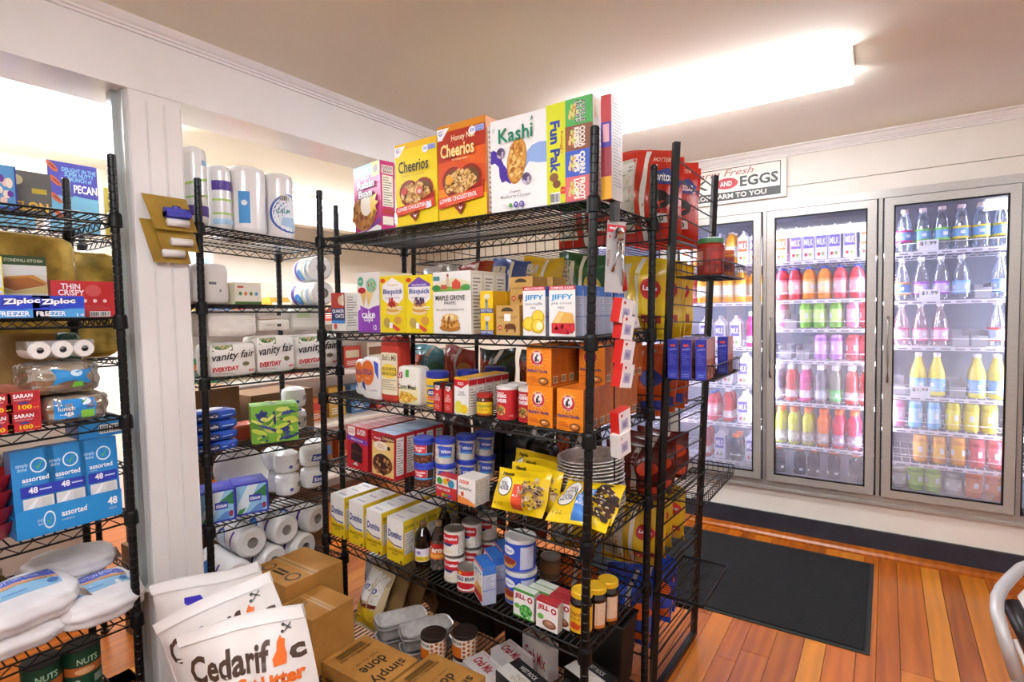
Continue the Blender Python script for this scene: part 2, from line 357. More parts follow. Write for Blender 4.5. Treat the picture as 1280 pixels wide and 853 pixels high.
# ceiling, walls
b = MB(); b.box(XF-.2, X1+.2, Y0-.2, 5.4, CEIL, CEIL+.1, CEILM); struct('ceiling', b)
b = MB(); b.box(X1, X1+.12, Y0-.2, YW+.1, 0, CEIL, WHITE); struct('wall_right', b)
b = MB(); b.box(XF, X1+.1, Y0-.12, Y0, 0, CEIL, WHITE); struct('wall_front', b)
b = MB(); b.box(XF-.12, XF, Y0-.1, 5.3, 0, CEIL, M('#ded5c6', .6)); struct('wall_left', b)
b = MB(); b.box(XF-.1, -1.95, 5.2, 5.3, 0, CEIL, M('#ded5c6', .6)); struct('wall_end', b)
b = MB(); b.box(-2.09, X1+.1, YW, YW+.04, 2.203, CEIL, CREAM); b.box(-2.09, X1+.1, YW+.004, YW+.04, 2.109, 2.2, CREAM)
b.box(-2.09, X1+.1, YW+.01, YW+.04, .029, .304, CREAM); struct('wall_back', b)
b = MB(); b.box(-2.09, -1.98, YW+.045, 5.2, 0, CEIL, WHITE); struct('wall_cooler_side', b)
b = MB(); b.box(-2.08, X1+.1, YW-.004, YW+.012, .02, .14, NAVY, top=M('#55605c', .6)); struct('baseboard_back', b)
b = MB(); b.prism([(YW+.005, 0), (YW-.062, 0), (YW-.062, .012), (YW-.05, .024), (YW-.025, .030), (YW+.005, .031)], -2.05, X1, WOOD, axis='x'); struct('trim_1', b, 'orange wood shoe moulding along the cooler wall')
def crown(n, axis, a0, a1, base, sg):
    b = MB(); pr = [(0, 0), (0, -.055), (.012, -.055), (.012, -.045), (.02, -.043), (.02, -.036), (.03, -.03), (.042, -.012), (.055, -.008), (.055, 0)]
    b.prism([(base+sg*p, CEIL+q) for p, q in pr], a0, a1, GLOSSW, axis=axis); return struct(n, b)
crown('trim_2', 'x', -2.0, X1, YW, -1)
# beam over the column line, its crown and the column
b = MB(); b.box(-2.27, XB, Y0, YW+.0, 2.216, CEIL, GLOSSW); struct('wall_beam', b, 'white painted beam above the shelving line')
def crown_y(n):
    b = MB(); pr = [(0, 0), (0, -.04), (.01, -.04), (.01, -.032), (.018, -.03), (.018, -.024), (.027, -.018), (.038, -.006), (.042, 0)]
    b.prism([(XB+p, CEIL+q) for p, q in pr], Y0, YW-.06, GLOSSW, axis='y'); return struct(n, b)
b = MB()
pr = [(0, 0), (0, -.04), (.01, -.04), (.01, -.032), (.018, -.03), (.018, -.024), (.027, -.018), (.038, -.006), (.042, 0)]
b.prism([(XB+p, CEIL+q) for p, q in pr], Y0, YW-.05, GLOSSW, axis='y'); struct('trim_3', b)
cy0, cy1 = .798, .962
b = MB(); b.box(-2.135, XB-.004, cy0, cy1, 0, 2.216, GLOSSW)
col_ = struct('wall_column', b, 'white beadboard column between the racks')
w3 = (cy1-cy0)/3
for i in range(3):
    y0, y1 = cy0+w3*i, cy0+w3*(i+1); q = MB()
    q.add([(XB-.004, y0, 0), (XB, y0+.003, 0), (XB, y1-.007, 0), (XB-.003, y1-.006, 0), (XB+.0012, y1-.003, 0), (XB-.004, y1, 0), (XB-.004, y0, 2.19), (XB, y0+.003, 2.19), (XB, y1-.007, 2.19), (XB-.003, y1-.006, 2.19), (XB+.0012, y1-.003, 2.19), (XB-.004, y1, 2.19)],
          [(i2, i2+1, i2+7, i2+6) for i2 in range(5)]+[(6, 7, 8, 9, 10, 11)], GLOSSW); q.build('bead_board', col_)
b = MB(); b.box(-2.14, -2.07, .786, cy0, 0, 2.216, M('#c3c8c6', .35, .3)); b.box(-2.15, -2.11, .77, .786, 0, 2.216, M('#aeb5b3', .35, .3)); struct('trim_4', b, 'grey metal corner strip beside the column')
# ------------------------------------------------------------------ fluorescent fixtures
def diff_mat(k, c='#f3f6ff'):
    return M(c, .4, 0, LAMP*k)
def fixture(label, x0, x1, y0, y1, k=1., h=.08, group=None, z=CEIL, name='ceiling_light'):
    t = thing(name, label, 'ceiling light', ((x0+x1)/2, (y0+y1)/2, z), group=group); w, d = (x1-x0)/2, (y1-y0)/2
    b = MB(); b.box(-w, w, -d*.86, d*.86, -.02, 0, M('#e9e4da', .4)); b.build('housing', t)
    b = MB(); pr = [(-d*.9, -.008), (-d, -.04), (-d*.92, -h+.01), (-d*.7, -h), (d*.7, -h), (d*.92, -h+.01), (d, -.04), (d*.9, -.008)]
    if w > d: b.prism(pr, -w+.012, w-.012, diff_mat(k), axis='x')
    else: 
        pr = [(p*w/d, q) for p, q in pr]; b.prism(pr, -d+.012, d-.012, diff_mat(k), axis='y')
    b.build('diffuser', t)
    for sg in (-1, 1):
        b = MB(); q = w if w > d else d; k_ = 1.0 if w > d else 1.0; b.prism([(p_*1.01, z_*1.01) for p_, z_ in pr], sg*(q-.012), sg*(q-.006), M('#f4f2ec', .4, 0, 1.2), axis='x' if w > d else 'y'); b.build('end_cap', t)
    return t
fixture('long white fluorescent light on the ceiling above the cooler aisle', -1.345, -.115, 2.47, 2.705, 1.)
fixture('fluorescent light on the ceiling over the front of the shop', -1.2, .02, -.35, -.115, 1.35)
fixture('fluorescent light on the ceiling near the right wall', .75, 1.97, .45, .685, 1.)
fixture('wide ceiling light in the room behind the left shelving', -3.75, -3.0, .15, 1.36, 1.5, .06)
fixture('narrow ceiling light at the far end of the room behind the shelving', -4.1, -3.82, 2.35, 3.9, 1.3, .06)
b = MB(); b.box(-4.35, -4.2, Y0, 5.2, 2.27, CEIL, M('#d9ceb9', .6)); struct('wall_bulkhead', b)
# ------------------------------------------------------------------ floor mat
b = MB(); x0, x1, y0, y1 = -1.5, -.04, 2.635, 3.61
MATM = noise_mat('mat_pile', '#040506', '#090b0c', 90, 1., bump=.6)
b.box(x0, x1, y0, y1, .0005, .004, M('#191d1d', .8)); b.box(x0+.022, x1-.022, y0+.022, y1-.022, .004, .009, MATM)
tag(b.build('floor_mat', None), 'black ribbed floor mat in front of the glass door cooler', 'mat')
# ------------------------------------------------------------------ cooler
cool = thing('display_cooler', 'built-in steel framed glass door cooler full of drinks', 'cooler', (0, YW, 0))
DX = [-1.83, -1.225, -.62, -.013, .597]; DWD = .57; DZ0, DZ1 = .357, 2.057; CY = -YW
def cb(): return MB()
b = MB(); XL, XR = -1.88, 1.22
b.box(XL, XR, -.012, .03, .304, .350, STEEL); b.box(XL, XR, -.02, .03, .297, .312, STEEL); b.box(XL, XR, -.012, .03, 2.064, 2.109, STEEL)
for i in range(6):
    xm = DX[0]-.036+.6055*i if i else XL; b.box(xm+.001, xm+.035, .0, .055, .35, 2.064, M('#26272a', .5)); b.box(xm+.009, xm+.027, -.008, .0, .35, 2.064, STEEL)
b.box(XL, XR, -.004, .06, .35, .358, M('#1c1d1e', .5)); b.box(XL, XR, -.004, .06, 2.056, 2.066, M('#1c1d1e', .5)); b.box(XL, XR, .03, .06, .30, .352, M('#2a2b2c', .5)); b.box(XL, XR, .03, .06, 2.06, 2.11, M('#2a2b2c', .5))
b.build('cooler_frame', cool)
INN = M('#8f93a0', .5); b = MB()
b.box(XL, XR, .78, .8, .3, 2.12, M('#6c7180', .5)); b.box(XL, XR, .04, .8, 2.1, 2.12, INN); b.box(XL, XR, .04, .8, .36, .38, INN); b.box(XL-.02, XL, .04, .8, .3, 2.12, INN); b.box(XR, XR+.02, .04, .8, .3, 2.12, INN)
b.build('cabinet_lining', cool)
GLS = film_mat('cooler_glass', '#f6f8ff', .95, .02, 0, (.1, 1.4, .34))
for i, dx in enumerate(DX):
    d = thing('door', None, None, (dx, -.035, DZ0)); d.parent = cool; W, H = DWD, DZ1-DZ0; t = .043
    b = MB(); ch = .006
    for (pa, pb, pc, pd) in (((0, 0), (W, 0), (W-t, t), (t, t)), ((W, 0), (W, H), (W-t, H-t), (W-t, t)), ((W, H), (0, H), (t, H-t), (W-t, H-t)), ((0, H), (0, 0), (t, t), (t, H-t))):
        o = [(p[0], 0, p[1]) for p in (pa, pb, pc, pd)]
        b.add(o+[(p[0], .028, p[1]) for p in (pa, pb, pc, pd)], [(0, 1, 2, 3), (0, 4, 5, 1), (3, 2, 6, 7), (4, 7, 6, 5), (1, 5, 6, 2), (0, 3, 7, 4)], STEEL)
    b.build('door_frame', d)
    b = MB(); g = .008; b.box(t-.002, t+g, .001, .02, t, H-t, BLK2); b.box(W-t-g, W-t+.002, .001, .02, t, H-t, BLK2); b.box(t, W-t, .001, .02, t, t+g, BLK2); b.box(t, W-t, .001, .02, H-t-g, H-t, BLK2); b.build('gasket', d)
    b = MB(); b.box(t, W-t, .009, .012, t, H-t, GLS); b.build('glass_pane', d)
    b = MB(); hx = .022; pts = [(hx, 0, 1.035-.0), (hx, -.012, 1.03), (hx, -.026, 1.0), (hx, -.03, .9), (hx, -.03, .78), (hx, -.026, .69), (hx, -.012, .668), (hx, 0, .665)]
    b.tube(pts, .0065, M('#8e8a83', .3, .9), 8); b.build('handle', d)
# light strips on the mullions and the wire shelves
LEDM = M('#f3f0ff', .4, 0, LED)
for i in range(6):
    xm = DX[0]-.02+.6055*i
    b = MB(); b.box(xm-.008, xm+.008, .06, .07, .6, 2.05, LEDM); b.build('light_strip', cool)
SHELVES = {0: [1.755, 1.49, 1.2, .94, .68, .42], 1: [1.757, 1.497, 1.196, .94, .68, .42], 2: [1.748, 1.503, 1.321, 1.122, .851, .575], 3: [1.759, 1.481, 1.219, .932, .740, .544], 4: [1.759, 1.481, 1.219, .932, .740, .544]}
WIREW = M('#e8e4ea', .4)
FY = .085     # shelf front behind the wall face
for i, zs in SHELVES.items():
    a, e = DX[i]-.005, DX[i]+DWD+.005
    for z in zs:
        b = MB(); b.box(a, e, FY, FY+.008, z-.022, z, WIREW)
        for k in range(14): xx = a+(e-a)*(k+.5)/14; b.tube([(xx, FY+.004, z-.002), (xx, .7, z-.002)], .0025, WIREW, 4)
        for yy in (.25, .5, .7): b.tube([(a, yy, z-.006), (e, yy, z-.006)], .003, WIREW, 4)
        b.tube([(a+.01, FY+.003, z+.045), (e-.01, FY+.003, z+.045)], .0018, WIREW, 4)
        for xx in (a+.01, e-.01): b.tube([(xx, FY+.003, z+.045), (xx, FY+.003, z)], .0018, WIREW, 4)
        for k in range(9):
            xx = a+(e-a)*(k+.5)/9; b.box(xx-.02, xx+.022, FY-.001, FY, z-.017, z-.009, M('#8f8a94'))
        b.build('shelf', cool)
# ================================================================== WIRE RACKS
class Rack:
    """four posts given by foot and top; shelves by the heights of their left and right ends"""
    def __init__(s, name, label, feet, tops, shelves, n_wires=46, pr=.0127):
        s.feet = [Vector((*f, 0)) for f in feet]; s.tops = [Vector(t) for t in tops]; s.sh = shelves
        c = sum(s.feet, Vector())/4; s.root = thing(name, label, 'shelving', c); s.c = c; s.pr = pr
        for f, t in zip(s.feet, s.tops): s.post(f, t)
        for zs in shelves: s.shelf(zs, n_wires)
    def pt(s, i, z): f, t = s.feet[i], s.tops[i]; return f.lerp(t, z/t.z)
    def corners(s, zs): return [s.pt(0, zs[0]), s.pt(1, zs[1]), s.pt(2, zs[0]), s.pt(3, zs[1])]   # FL FR BL BR
    def surf(s, k, u, v):
        a, b, c, d = s.corners(s.sh[k]); return (a*(1-u)+b*u)*(1-v)+(c*(1-u)+d*u)*v
    def post(s, f, t):
        b = MB(); r = s.pr; ax = (t-f); L = ax.length; q = Vector((0, 0, 1)).rotation_difference(ax); prof = [(r*1.35, 0), (r*1.35, .012), (r*.6, .014), (r*.6, .03), (r, .031)]
        z = .05
        while z < L-.02: prof += [(r, z), (r*.9, z+.0015), (r*.9, z+.003), (r, z+.0045)]; z += .0254
        prof += [(r, L-.004), (r*.8, L), (0, L)]
        b2 = MB(); b2.lathe(prof, BLK, 12); b2.v = [tuple(q @ Vector(p) + f - s.c) for p in b2.v]; b2.build('post', s.root)
    def shelf(s, zs, n):
        a, b, c, d = [p-s.c for p in s.corners(zs)]; S = lambda u, v, dz=0.: (a*(1-u)+b*u)*(1-v)+(c*(1-u)+d*u)*v+Vector((0, 0, dz))
        L = (b-a).length; D = (c-a).length; mid = S(.5, .5); e = thing('shelf', None, None, mid); e.parent = s.root
        T = lambda u, v, dz=0.: S(u, v, dz)-mid
        m = MB(); iu, iv = .02/L, .02/D
        ring = [(0+iu*.3, 0), (1-iu*.3, 0), (1, iv*.3), (1, 1-iv*.3), (1-iu*.3, 1), (iu*.3, 1), (0, 1-iv*.3), (0, iv*.3)]
        m.tube([T(u, v) for u, v in ring], .0033, BLK, 6, True); m.tube([T(u, v, -.027) for u, v in ring], .0033, BLK, 6, True); m.build('rail', e)
        m = MB()
        for i in range(n):
            u = (i+.5)/n; m.tube([T(u, 0, .0005), T(u, 1, .0005)], .0022, BLK, 4)
        for k in range(1, 4): m.tube([T(0, k/4, -.004), T(1, k/4, -.004)], .0028, BLK, 4)
        o = m.build('deck_wires', e); tag(o, kind='stuff')
        for (p, q, ln) in (((0, 0), (1, 0), L), ((0, 1), (1, 1), L), ((0, 0), (0, 1), D), ((1, 0), (1, 1), D)):
            k = max(3, int(ln/.062)); m = MB(); pts = []
            for i in range(2*k+1):
                t = .03/ln+(1-.06/ln)*i/(2*k); pts.append(T(p[0]+(q[0]-p[0])*t, p[1]+(q[1]-p[1])*t, -.0015 if i % 2 else -.0255))
            m.tube(pts, .0023, BLK, 4, smooth=False); m.build('truss_wire', e)
        for i, p in enumerate(s.corners(zs)):
            m = MB(); m.lathe([(.0145, -.036), (.0205, -.034), (.0195, .002), (.0165, .010), (.0135, .011)], BLK2, 12); m.v = [tuple(Vector(w)+p-s.c-mid) for w in m.v]; m.build('collar', e)
XA, XB_ = -2.0, -2.06
# rack A: left opening; its left end runs out of the photograph
RA = Rack('wire_rack', 'black wire shelving left of the column, holding wraps and bags', [(XA, -.2), (XA, .722), (XA-.457, -.2), (XA-.457, .74)],
          [(XA, -.2, 1.975), (XA, .722, 1.975), (XA-.457, -.2, 1.975), (XA-.457, .74, 1.975)], [(1.778, 1.783), (1.467, 1.464), (1.14, 1.145), (.83, .834), (.51, .497), (.15, .15)], 36)
# rack B: paper goods
RB = Rack('wire_rack', 'black wire shelving right of the column, holding paper goods', [(XB_, .985), (XB_, 1.585), (XB_-.457, .985), (XB_-.457, 1.585)],
          [(XB_, 1.008, 1.965), (XB_, 1.61, 1.96), (XB_-.457, 1.008, 1.965), (XB_-.457, 1.61, 1.96)], [(1.796, 1.772), (1.508, 1.503), (1.229, 1.222), (.949, .924), (.678, .648), (.36, .35), (.1, .1)], 24)
# rack C: the packed rack in the middle; it leans a little to the right
RC = Rack('wire_rack', 'black wire shelving in the middle, packed with boxes and cans', [(-1.905, 1.37), (-.70, 1.318), (-1.90, 1.83), (-.69, 1.775)],
          [(-1.864, 1.38, 1.957), (-.66, 1.38, 1.957), (-1.864, 1.838, 1.95), (-.66, 1.838, 1.95)], [(1.765, 1.759), (1.394, 1.379), (1.138, 1.107), (.861, .802), (.554, .497), (.17, .13)], 58)
def uvC(k, p):       # rack C shelf coordinates of a world point
    a, b, c, d = RC.corners(RC.sh[k]); u = (p.x-a.x)/(b.x-a.x); return u, (p.y-(a.y*(1-u)+b.y*u))/.457
def zC(k, x, y):
    a, b, c, d = RC.corners(RC.sh[k]); u = (x-a.x)/(b.x-a.x); return a.z*(1-u)+b.z*u+.0028
def frontC(k, x):
    a, b, c, d = RC.corners(RC.sh[k]); u = (x-a.x)/(b.x-a.x); return a.y*(1-u)+b.y*u
ROLLC = [math.atan2(l-r, 1.2) for l, r in RC.sh]
YAWC = [math.atan2((RC.corners(z)[1]-RC.corners(z)[0]).y, 1.2) for z in RC.sh]
# ------------------------------------------------------------------ rack D: snack rack with end trays behind rack C
RD_F = [(-.705, 1.9), (-.692, 2.385)]; RD_T = [(-.602, 1.9, 2.03), (-.594, 2.385, 2.01)]; LD = 1.25
snack = thing('snack_rack', 'black square tube snack rack with end trays behind the middle shelving', 'shelving', (-1.3, 2.14, 0)); SC_ = Vector((-1.3, 2.14, 0))
def dpt(j, z, left=0.): f = Vector((*RD_F[j], 0)); t = Vector(RD_T[j]); p = f.lerp(t, z/t.z); p.x -= left; return p
def bar(b, p, q, r): b.tube([p-SC_, q-SC_], r, BLK, 4, smooth=False)
for j in (0, 1):
    for l in (0, LD):
        b = MB(); bar(b, dpt(j, .012, l), dpt(j, RD_T[j][2], l), .015); b.build('post', snack)
for l in (0, LD):
    b = MB(); bar(b, dpt(0, .015, l), dpt(1, .015, l), .016); b.build('foot_bar', snack)
b = MB(); bar(b, dpt(1, .13, 0), dpt(1, .13, LD), .014); b.build('back_bar', snack)
z = .1
while z < 1.98:
    if not any(abs(z-q) < .03 for q in ()): 
        for l in (0, LD):
            b = MB(); bar(b, dpt(0, z, l), dpt(1, z-.015, l), .0028); b.build('rung', snack)
    z += .0625
TIERS = [1.70, 1.345, 1.06, .74, .47, .16]
for z in TIERS:
    e = thing('shelf', None, None, (0, 0, 0)); e.parent = snack
    b = MB(); a0, a1 = dpt(0, z), dpt(0, z, LD); c0, c1 = dpt(1, z), dpt(1, z, LD)
    for i in range(34): t = (i+.5)/34; bar(b, a0.lerp(a1, t), c0.lerp(c1, t), .0018)
    o = b.build('deck_wires', e); tag(o, kind='stuff')
    b = MB()
    for (p, q) in ((a0, a1), (c0, c1), (a0, c0), (a1, c1)): bar(b, p, q, .004)
    b.build('rail', e)
    b = MB(); up = Vector((0, 0, .085)); bar(b, a0+up, a1+up, .003); bar(b, a0+up*.5, a1+up*.5, .002)
    for i in range(30): t = i/29; bar(b, a0.lerp(a1, t), a0.lerp(a1, t)+up, .0018)
    b.build('back_fence', e)
# end trays: inner edge on the posts, outer edge out in the aisle
TRAYS = [(-.605, -.455, 1.90, 2.27, 1.568), (-.632, -.47, 1.86, 2.25, 1.214), (-.645, -.485, 1.80, 2.22, .81), (-.66, -.49, 1.80, 2.14, .465)]
for (xa, xb, ya, yb, z), RIM in zip(TRAYS, (.05, .05, .034, .006)):
    b = MB(); o = Vector((0, 0, 0)); e = thing('end_tray', None, None); e.parent = snack; e.location = Vector((xa, ya, z))-SC_
    W, Dp, hh = xb-xa, yb-ya, RIM; P = lambda u, v, h=0: Vector((W*u, Dp*v, h))
    def wire(p, q, r): b.tube([p, q], r, BLK, 4, smooth=False)
    for h, r in ((hh, .0028), (0, .0028)):
        for (p, q) in (((0, 0), (1, 0)), ((1, 0), (1, 1)), ((1, 1), (0, 1)), ((0, 1), (0, 0))): wire(P(*p, h), P(*q, h), r)
    b.build('tray_rim', e)
    b = MB()
    for i in range(22): t = i/21; wire(P(0, t), P(1, t), .0013)
    for i in range(4): t = i/3; wire(P(t, 0, -.002), P(t, 1, -.002), .002)
    for i in range(18): t = i/17; wire(P(1, t), P(1, t, hh), .0011)
    for i in range(9): t = i/8; wire(P(t, 0), P(t, 0, hh), .0011); wire(P(t, 1), P(t, 1, hh), .0011)
    tag(b.build('tray_wires', e), kind='stuff')
# placing helpers -----------------------------------------------------------
def onC(k, xl, xr, yb, v=.03, yt=None):
    """front-bottom edge of a thing on rack C shelf k seen from pixel xl to xr at row yb, standing v behind the shelf front"""
    f = frontC(k, -1.3)
    for _ in range(3):
        a = at_y(xl, yb, f+v); c = at_y(xr, yb, f+v); f = frontC(k, (a.x+c.x)/2)
    wd = c.x-a.x; x = (a.x+c.x)/2; z = zC(k, x, f+v); p = Vector((x, f+v, z))
    h = None
    if yt is not None:
        a.z = zC(k, a.x, f); h = h_at(a, yt)
    return p, wd, h
def rotC(k, yaw=0.): return (0, ROLLC[k], YAWC[k]+yaw)
def stand(k, p, d, yaw=0.):     # centre of a thing of depth d whose front middle stands at p
    a = YAWC[k]+yaw; return (p.x-math.sin(a)*d/2, p.y+math.cos(a)*d/2, p.z)
# ================================================================== GOODS ON THE MIDDLE RACK
def put(c, k, p, d, name, label, cat, group=None, yaw=0.): return c.build(name, label, cat, stand(k, p, d, yaw), rotC(k, yaw), group)
def behind(o, k, n, d, label, group, yaw=0., dx=0.):
    a = YAWC[k]+yaw; r = []
    for i in range(1, n+1):
        l = o.location+Vector((-math.sin(a)*d*i+dx*i, math.cos(a)*d*i, 0)); l.z = zC(k, l.x, l.y)+(o.location.z-zC(k, o.location.x, o.location.y)); r.append(dup(o, l, label=label % ORD[i-1], group=group))
    return r
# ---- top shelf: cereal
p, W, H = onC(0, 443, 478, 289, .045, 203); W, H = .185, .262
c = Carton(W, .062, H, '#c2217a', right='#c41f7b')
f = c.front; f.rect(0, .84, 1, 1, '#6db4dc'); f.text('FREE BOOK', .1, .88, .62, .95, '#ffffff', .02); f.rect(.7, .8, .98, 1, '#e8cf3c'); f.ell(.84, .9, .09, .06, '#5c3a20'); f.poly([(0, 0), (1, 0), (1, .08), (.8, .12), (.4, .06), (0, .05)], '#ffffff')
f.poly([(0, .03), (.45, .06), (.95, .2), (1, .26), (1, .14), (.8, .1), (.4, .03), (0, 0)], '#7a3fa0'); f.ell(.38, .32, .46, .26, '#c58a4a'); f.blobs(70, .36, .3, .42, .24, ['#a8662c', '#8a4c20', '#d49a50', '#b97a38'], .05, 4, .8)
f.ell(.5, .42, .22, .16, '#fbf3df'); f.poly([(.66, .62), (.74, .52), (.9, .56), (.84, .46), (.97, .42), (.84, .38), (.9, .28), (.78, .33), (.7, .22), (.66, .4)], '#f2c53a')
f.text('Raisin', .17, .65, .83, .78, '#2c1430', .06); f.text('Raisin', .19, .66, .81, .77, '#ffffff', .02); f.text('Bran', .21, .52, .75, .645, '#2c1430', .06); f.text('Bran', .23, .53, .73, .635, '#ffffff', .02); f.text("Kellogg's", .34, .78, .64, .82, '#f6d0e0', .01, .3)
r = c.right; r.rect(.1, .82, .9, .94, '#f3e9ee'); r.text('RAISIN\nBRAN', .15, .83, .85, .93, '#4a2a4a'); r.facts(.12, .36, .88, .8, 12); r.rect(.12, .25, .88, .33, '#b2242e'); r.rect(.1, .1, .85, .22, '#f1eee8')
put(c, 0, p, .062, 'cereal_box', 'magenta bran cereal box with a blue top band, leftmost on the top shelf', 'cereal box', 'cereal boxes on the top shelf', -.16)
def cheer(c, top, body, name1, txt, ncol, seed):
    f = c.front; f.rect(0, .93, 1, 1, top); f.poly([(0, .85), (0, .97), (.26, .97), (.1, .85)], '#ffffff'); f.text('G', .03, .9, .1, .95, '#3054a8', .02); f.text(':', .12, .91, .14, .95, '#888888')
    f.ell(.74, .88, .075, .045, '#f4f6fb'); f.text('2X', .7, .87, .79, .9, '#3a55b0', .02); f.rect(.8, .86, .98, .92, '#a9b2e6'); f.lines(.82, .87, .97, .915, 2, '#6470c0')
    hc = '#8c2414'
    for (cx, cy) in ((.33, .42), (.68, .42)): f.ell(cx, cy, .235, .135, hc)
    f.poly([(.1, .4), (.9, .4), (.84, .3), (.66, .2), (.5, .14), (.34, .2), (.16, .3)], hc)
    for (cx, cy) in ((.34, .41), (.67, .41)): f.ell(cx, cy, .2, .11, '#6f4a1c')
    f.blobs(150, .5, .38, .33, .12, ['#d7a558', '#e7bd74', '#b98237', '#f0cd8c'], .038, seed, .62); f.blobs(60, .5, .37, .32, .11, ['#7a4c1c'], .011, seed+1, .62)
    f.poly([(.03, .22), (.97, .29), (.97, .38), (.94, .36), (.97, .2), (.03, .13), (.05, .18)], '#c8341c'); f.poly([(.02, .15), (.96, .2), (.96, .3), (.02, .24)], '#e2472a')
    f.slant('LOWER CHOLESTEROL', .06, .185, .84, .23, .035, '#ffffff', .02); f.slant('CAN HELP', .3, .235, .62, .255, .018, '#f7c24a', .0); f.slant('as part of a heart healthy diet', .2, .155, .8, .172, .03, '#f7c24a', 0.)
    f.poly([(.36, .14), (.62, .16), (.5, .05)], '#8c2414'); f.text('v', .46, .1, .54, .13, '#ffffff', .02)
    return f
p, W, H = onC(0, 496, 548, 277, .022, 178); H = .292
c = Carton(W, .062, H, '#f5d90c', right='#e8c912'); f = c.front; cheer(c, '#f2c21a', '#f5d90c', 0, 0, 0, 5)
f.text('Cheerios', .12, .64, .84, .78, '#1d1713', .012); f.text('SIMPLY 10 GRAMS', .22, .585, .74, .61, '#b9901a', 0.); f.ell(.26, .42, .08, .045, '#c8443a', 10); f.ell(.62, .4, .08, .05, '#d8584a', 10); f.ell(.62, .395, .045, .025, '#f1c9b8', 8); f.poly([(.78, .18), (.9, .19), (.89, .27), (.84, .25), (.79, .265)], '#e9eef6')
put(c, 0, p, .062, 'cereal_box', 'yellow oat ring cereal box with a red heart of cereal', 'cereal box', 'cereal boxes on the top shelf')
p, W, H = onC(0, 549, 609, 268, .024, 160.5); H = .315
c = Carton(W, .065, H, '#f3cf12', right='#d8852a'); f = c.front
f.poly([(0, .33), (1, .33), (1, 1), (0, 1)], '#d9541c'); f.poly([(0, .62), (1, .62), (1, 1), (0, 1)], '#b8331a'); f.poly([(0, .2), (1, .24), (1, .34), (0, .34)], '#ee8e1c'); f.poly([(.4, .62), (1, .52), (1, .72), (.4, .7)], '#e2641e')
cheer(c, '#d88a24', '', 0, 0, 0, 9); f.text('Cheerios', .1, .65, .8, .79, '#f9c43c', .035); f.text('Cheerios', .1, .65, .8, .79, '#fff0b8', .0); f.text('Honey Nut', .34, .79, .82, .87, '#fff0c2', .01); f.text('WITH Real Honey', .34, .6, .66, .63, '#ffe6a8', 0.); f.poly([(.2, .4), (.3, .36), (.38, .41), (.3, .47), (.22, .46)], '#f0a526')
c.right.facts(.15, .05, .85, .9, 16, '#efe3d2', '#c08a5a')
put(c, 0, p, .065, 'cereal_box', 'orange honey cereal box with a red heart, between the yellow and white boxes', 'cereal box', 'cereal boxes on the top shelf')
p, W, H = onC(0, 614.5, 684.5, 261, .024, 150.4); H = .287
c = Carton(W, .05, H, '#f3f2ee', right='#e6e3da'); f = c.front
f.poly([(0, .68), (.06, .69), (.16, .64), (.24, .52), (.42, .36), (.36, .3), (.28, .34), (.2, .33), (.16, .4), (.15, .5), (.08, .55), (0, .54)], '#4a2a9c')
f.poly([(.62, .58), (.75, .66), (.88, .68), (1, .67), (1, .46), (.85, .47), (.7, .5), (.6, .42)], '#8faee0'); f.ell(.48, .53, .17, .245, '#b87a28', 20, -.32); f.ell(.48, .535, .155, .225, '#d99c44', 20, -.32); f.blobs(90, .48, .53, .13, .2, ['#e8b85c', '#c98430', '#f0cb7a', '#b87226'], .03, 8, .75)
for cx, cy in ((.2, .64), (.66, .33)): f.ell(cx, cy, .08, .06, '#6d5a78', 9); f.blobs(14, cx, cy, .06, .045, ['#9c8aa8', '#c9bccf', '#57456a'], .022, 3)
f.slant('Kashi', .17, .74, .78, .89, .0, '#12835e', .012); f.poly([(.74, .9), (.79, .93), (.77, .955)], '#12835e'); f.text('Organic', .36, .195, .56, .225, '#555555', 0.); f.text('Blueberry Clusters', .2, .145, .74, .18, '#3a3a3a', .0); f.text('NET\nWT', .05, .86, .12, .91, '#7fb39c', 0.)
for i, q in enumerate(('#e6e6e6', '#5a9a4a', '#4a2a9c', '#4a2a9c')): f.ell(.28+i*.1, .07, .035 if i < 2 else .045, .025 if i < 2 else .032, q, 10)
f.text('YI', .46, .055, .5, .085, '#ffffff'); f.text('DD', .555, .055, .605, .085, '#ffffff'); c.right.lines(.2, .1, .8, .95, 22, '#a8a49a')
put(c, 0, p, .05, 'cereal_box', 'white cereal box with a golden cluster and purple and blue waves', 'cereal box', 'cereal boxes on the top shelf')
p, W, H = onC(0, 688.5, 737, 252, .02, 129); W = .149; H = .29
c = Carton(W, .115, H, '#49a84f', right='#e9e2d2', top='#49a84f'); f = c.front
f.rect(0, 0, .43, 1, '#d6dc1e'); f.text("Fun Pak", .08, .32, .3, .83, '#2a3f9a', .04, rot=-90); f.text("Kellogg's", .3, .5, .38, .72, '#c8343c', .01, .2, rot=-90)
f.ell(.16, .28, .1, .045, '#8a5a34', 10); f.ell(.22, .21, .09, .04, '#7a4c2c', 10); f.text('8', .3, .1, .42, .18, '#d8342c', .03, rot=-90); f.bars(.08, .02, .3, .13)
for (y0, y1, q, s1, q2) in ((.74, 1, '#4fae55', 'APPLE\nJACKS', '#2f2a20'), (.5, .74, '#8a5238', 'COCOA\nKRISPIES', '#f2e2c8'), (.25, .5, '#3c5fc0', 'CORN\nPOPS', '#f4ecd8'), (0, .25, '#d86a6a', 'FROOT\nLOOPS', '#fff2d8')):
    f.rect(.43, y0, 1, y1, q); f.blobs(12, .6, (y0+y1)/2, .12, .06, ['#e8c37a', '#d8843a', '#c9d66a'], .03, 5); f.text(s1, .62, y0+.02, .86, y1-.02, '#ffffff', .05, rot=-90); f.text(s1, .62, y0+.02, .86, y1-.02, q2, .01, rot=-90)
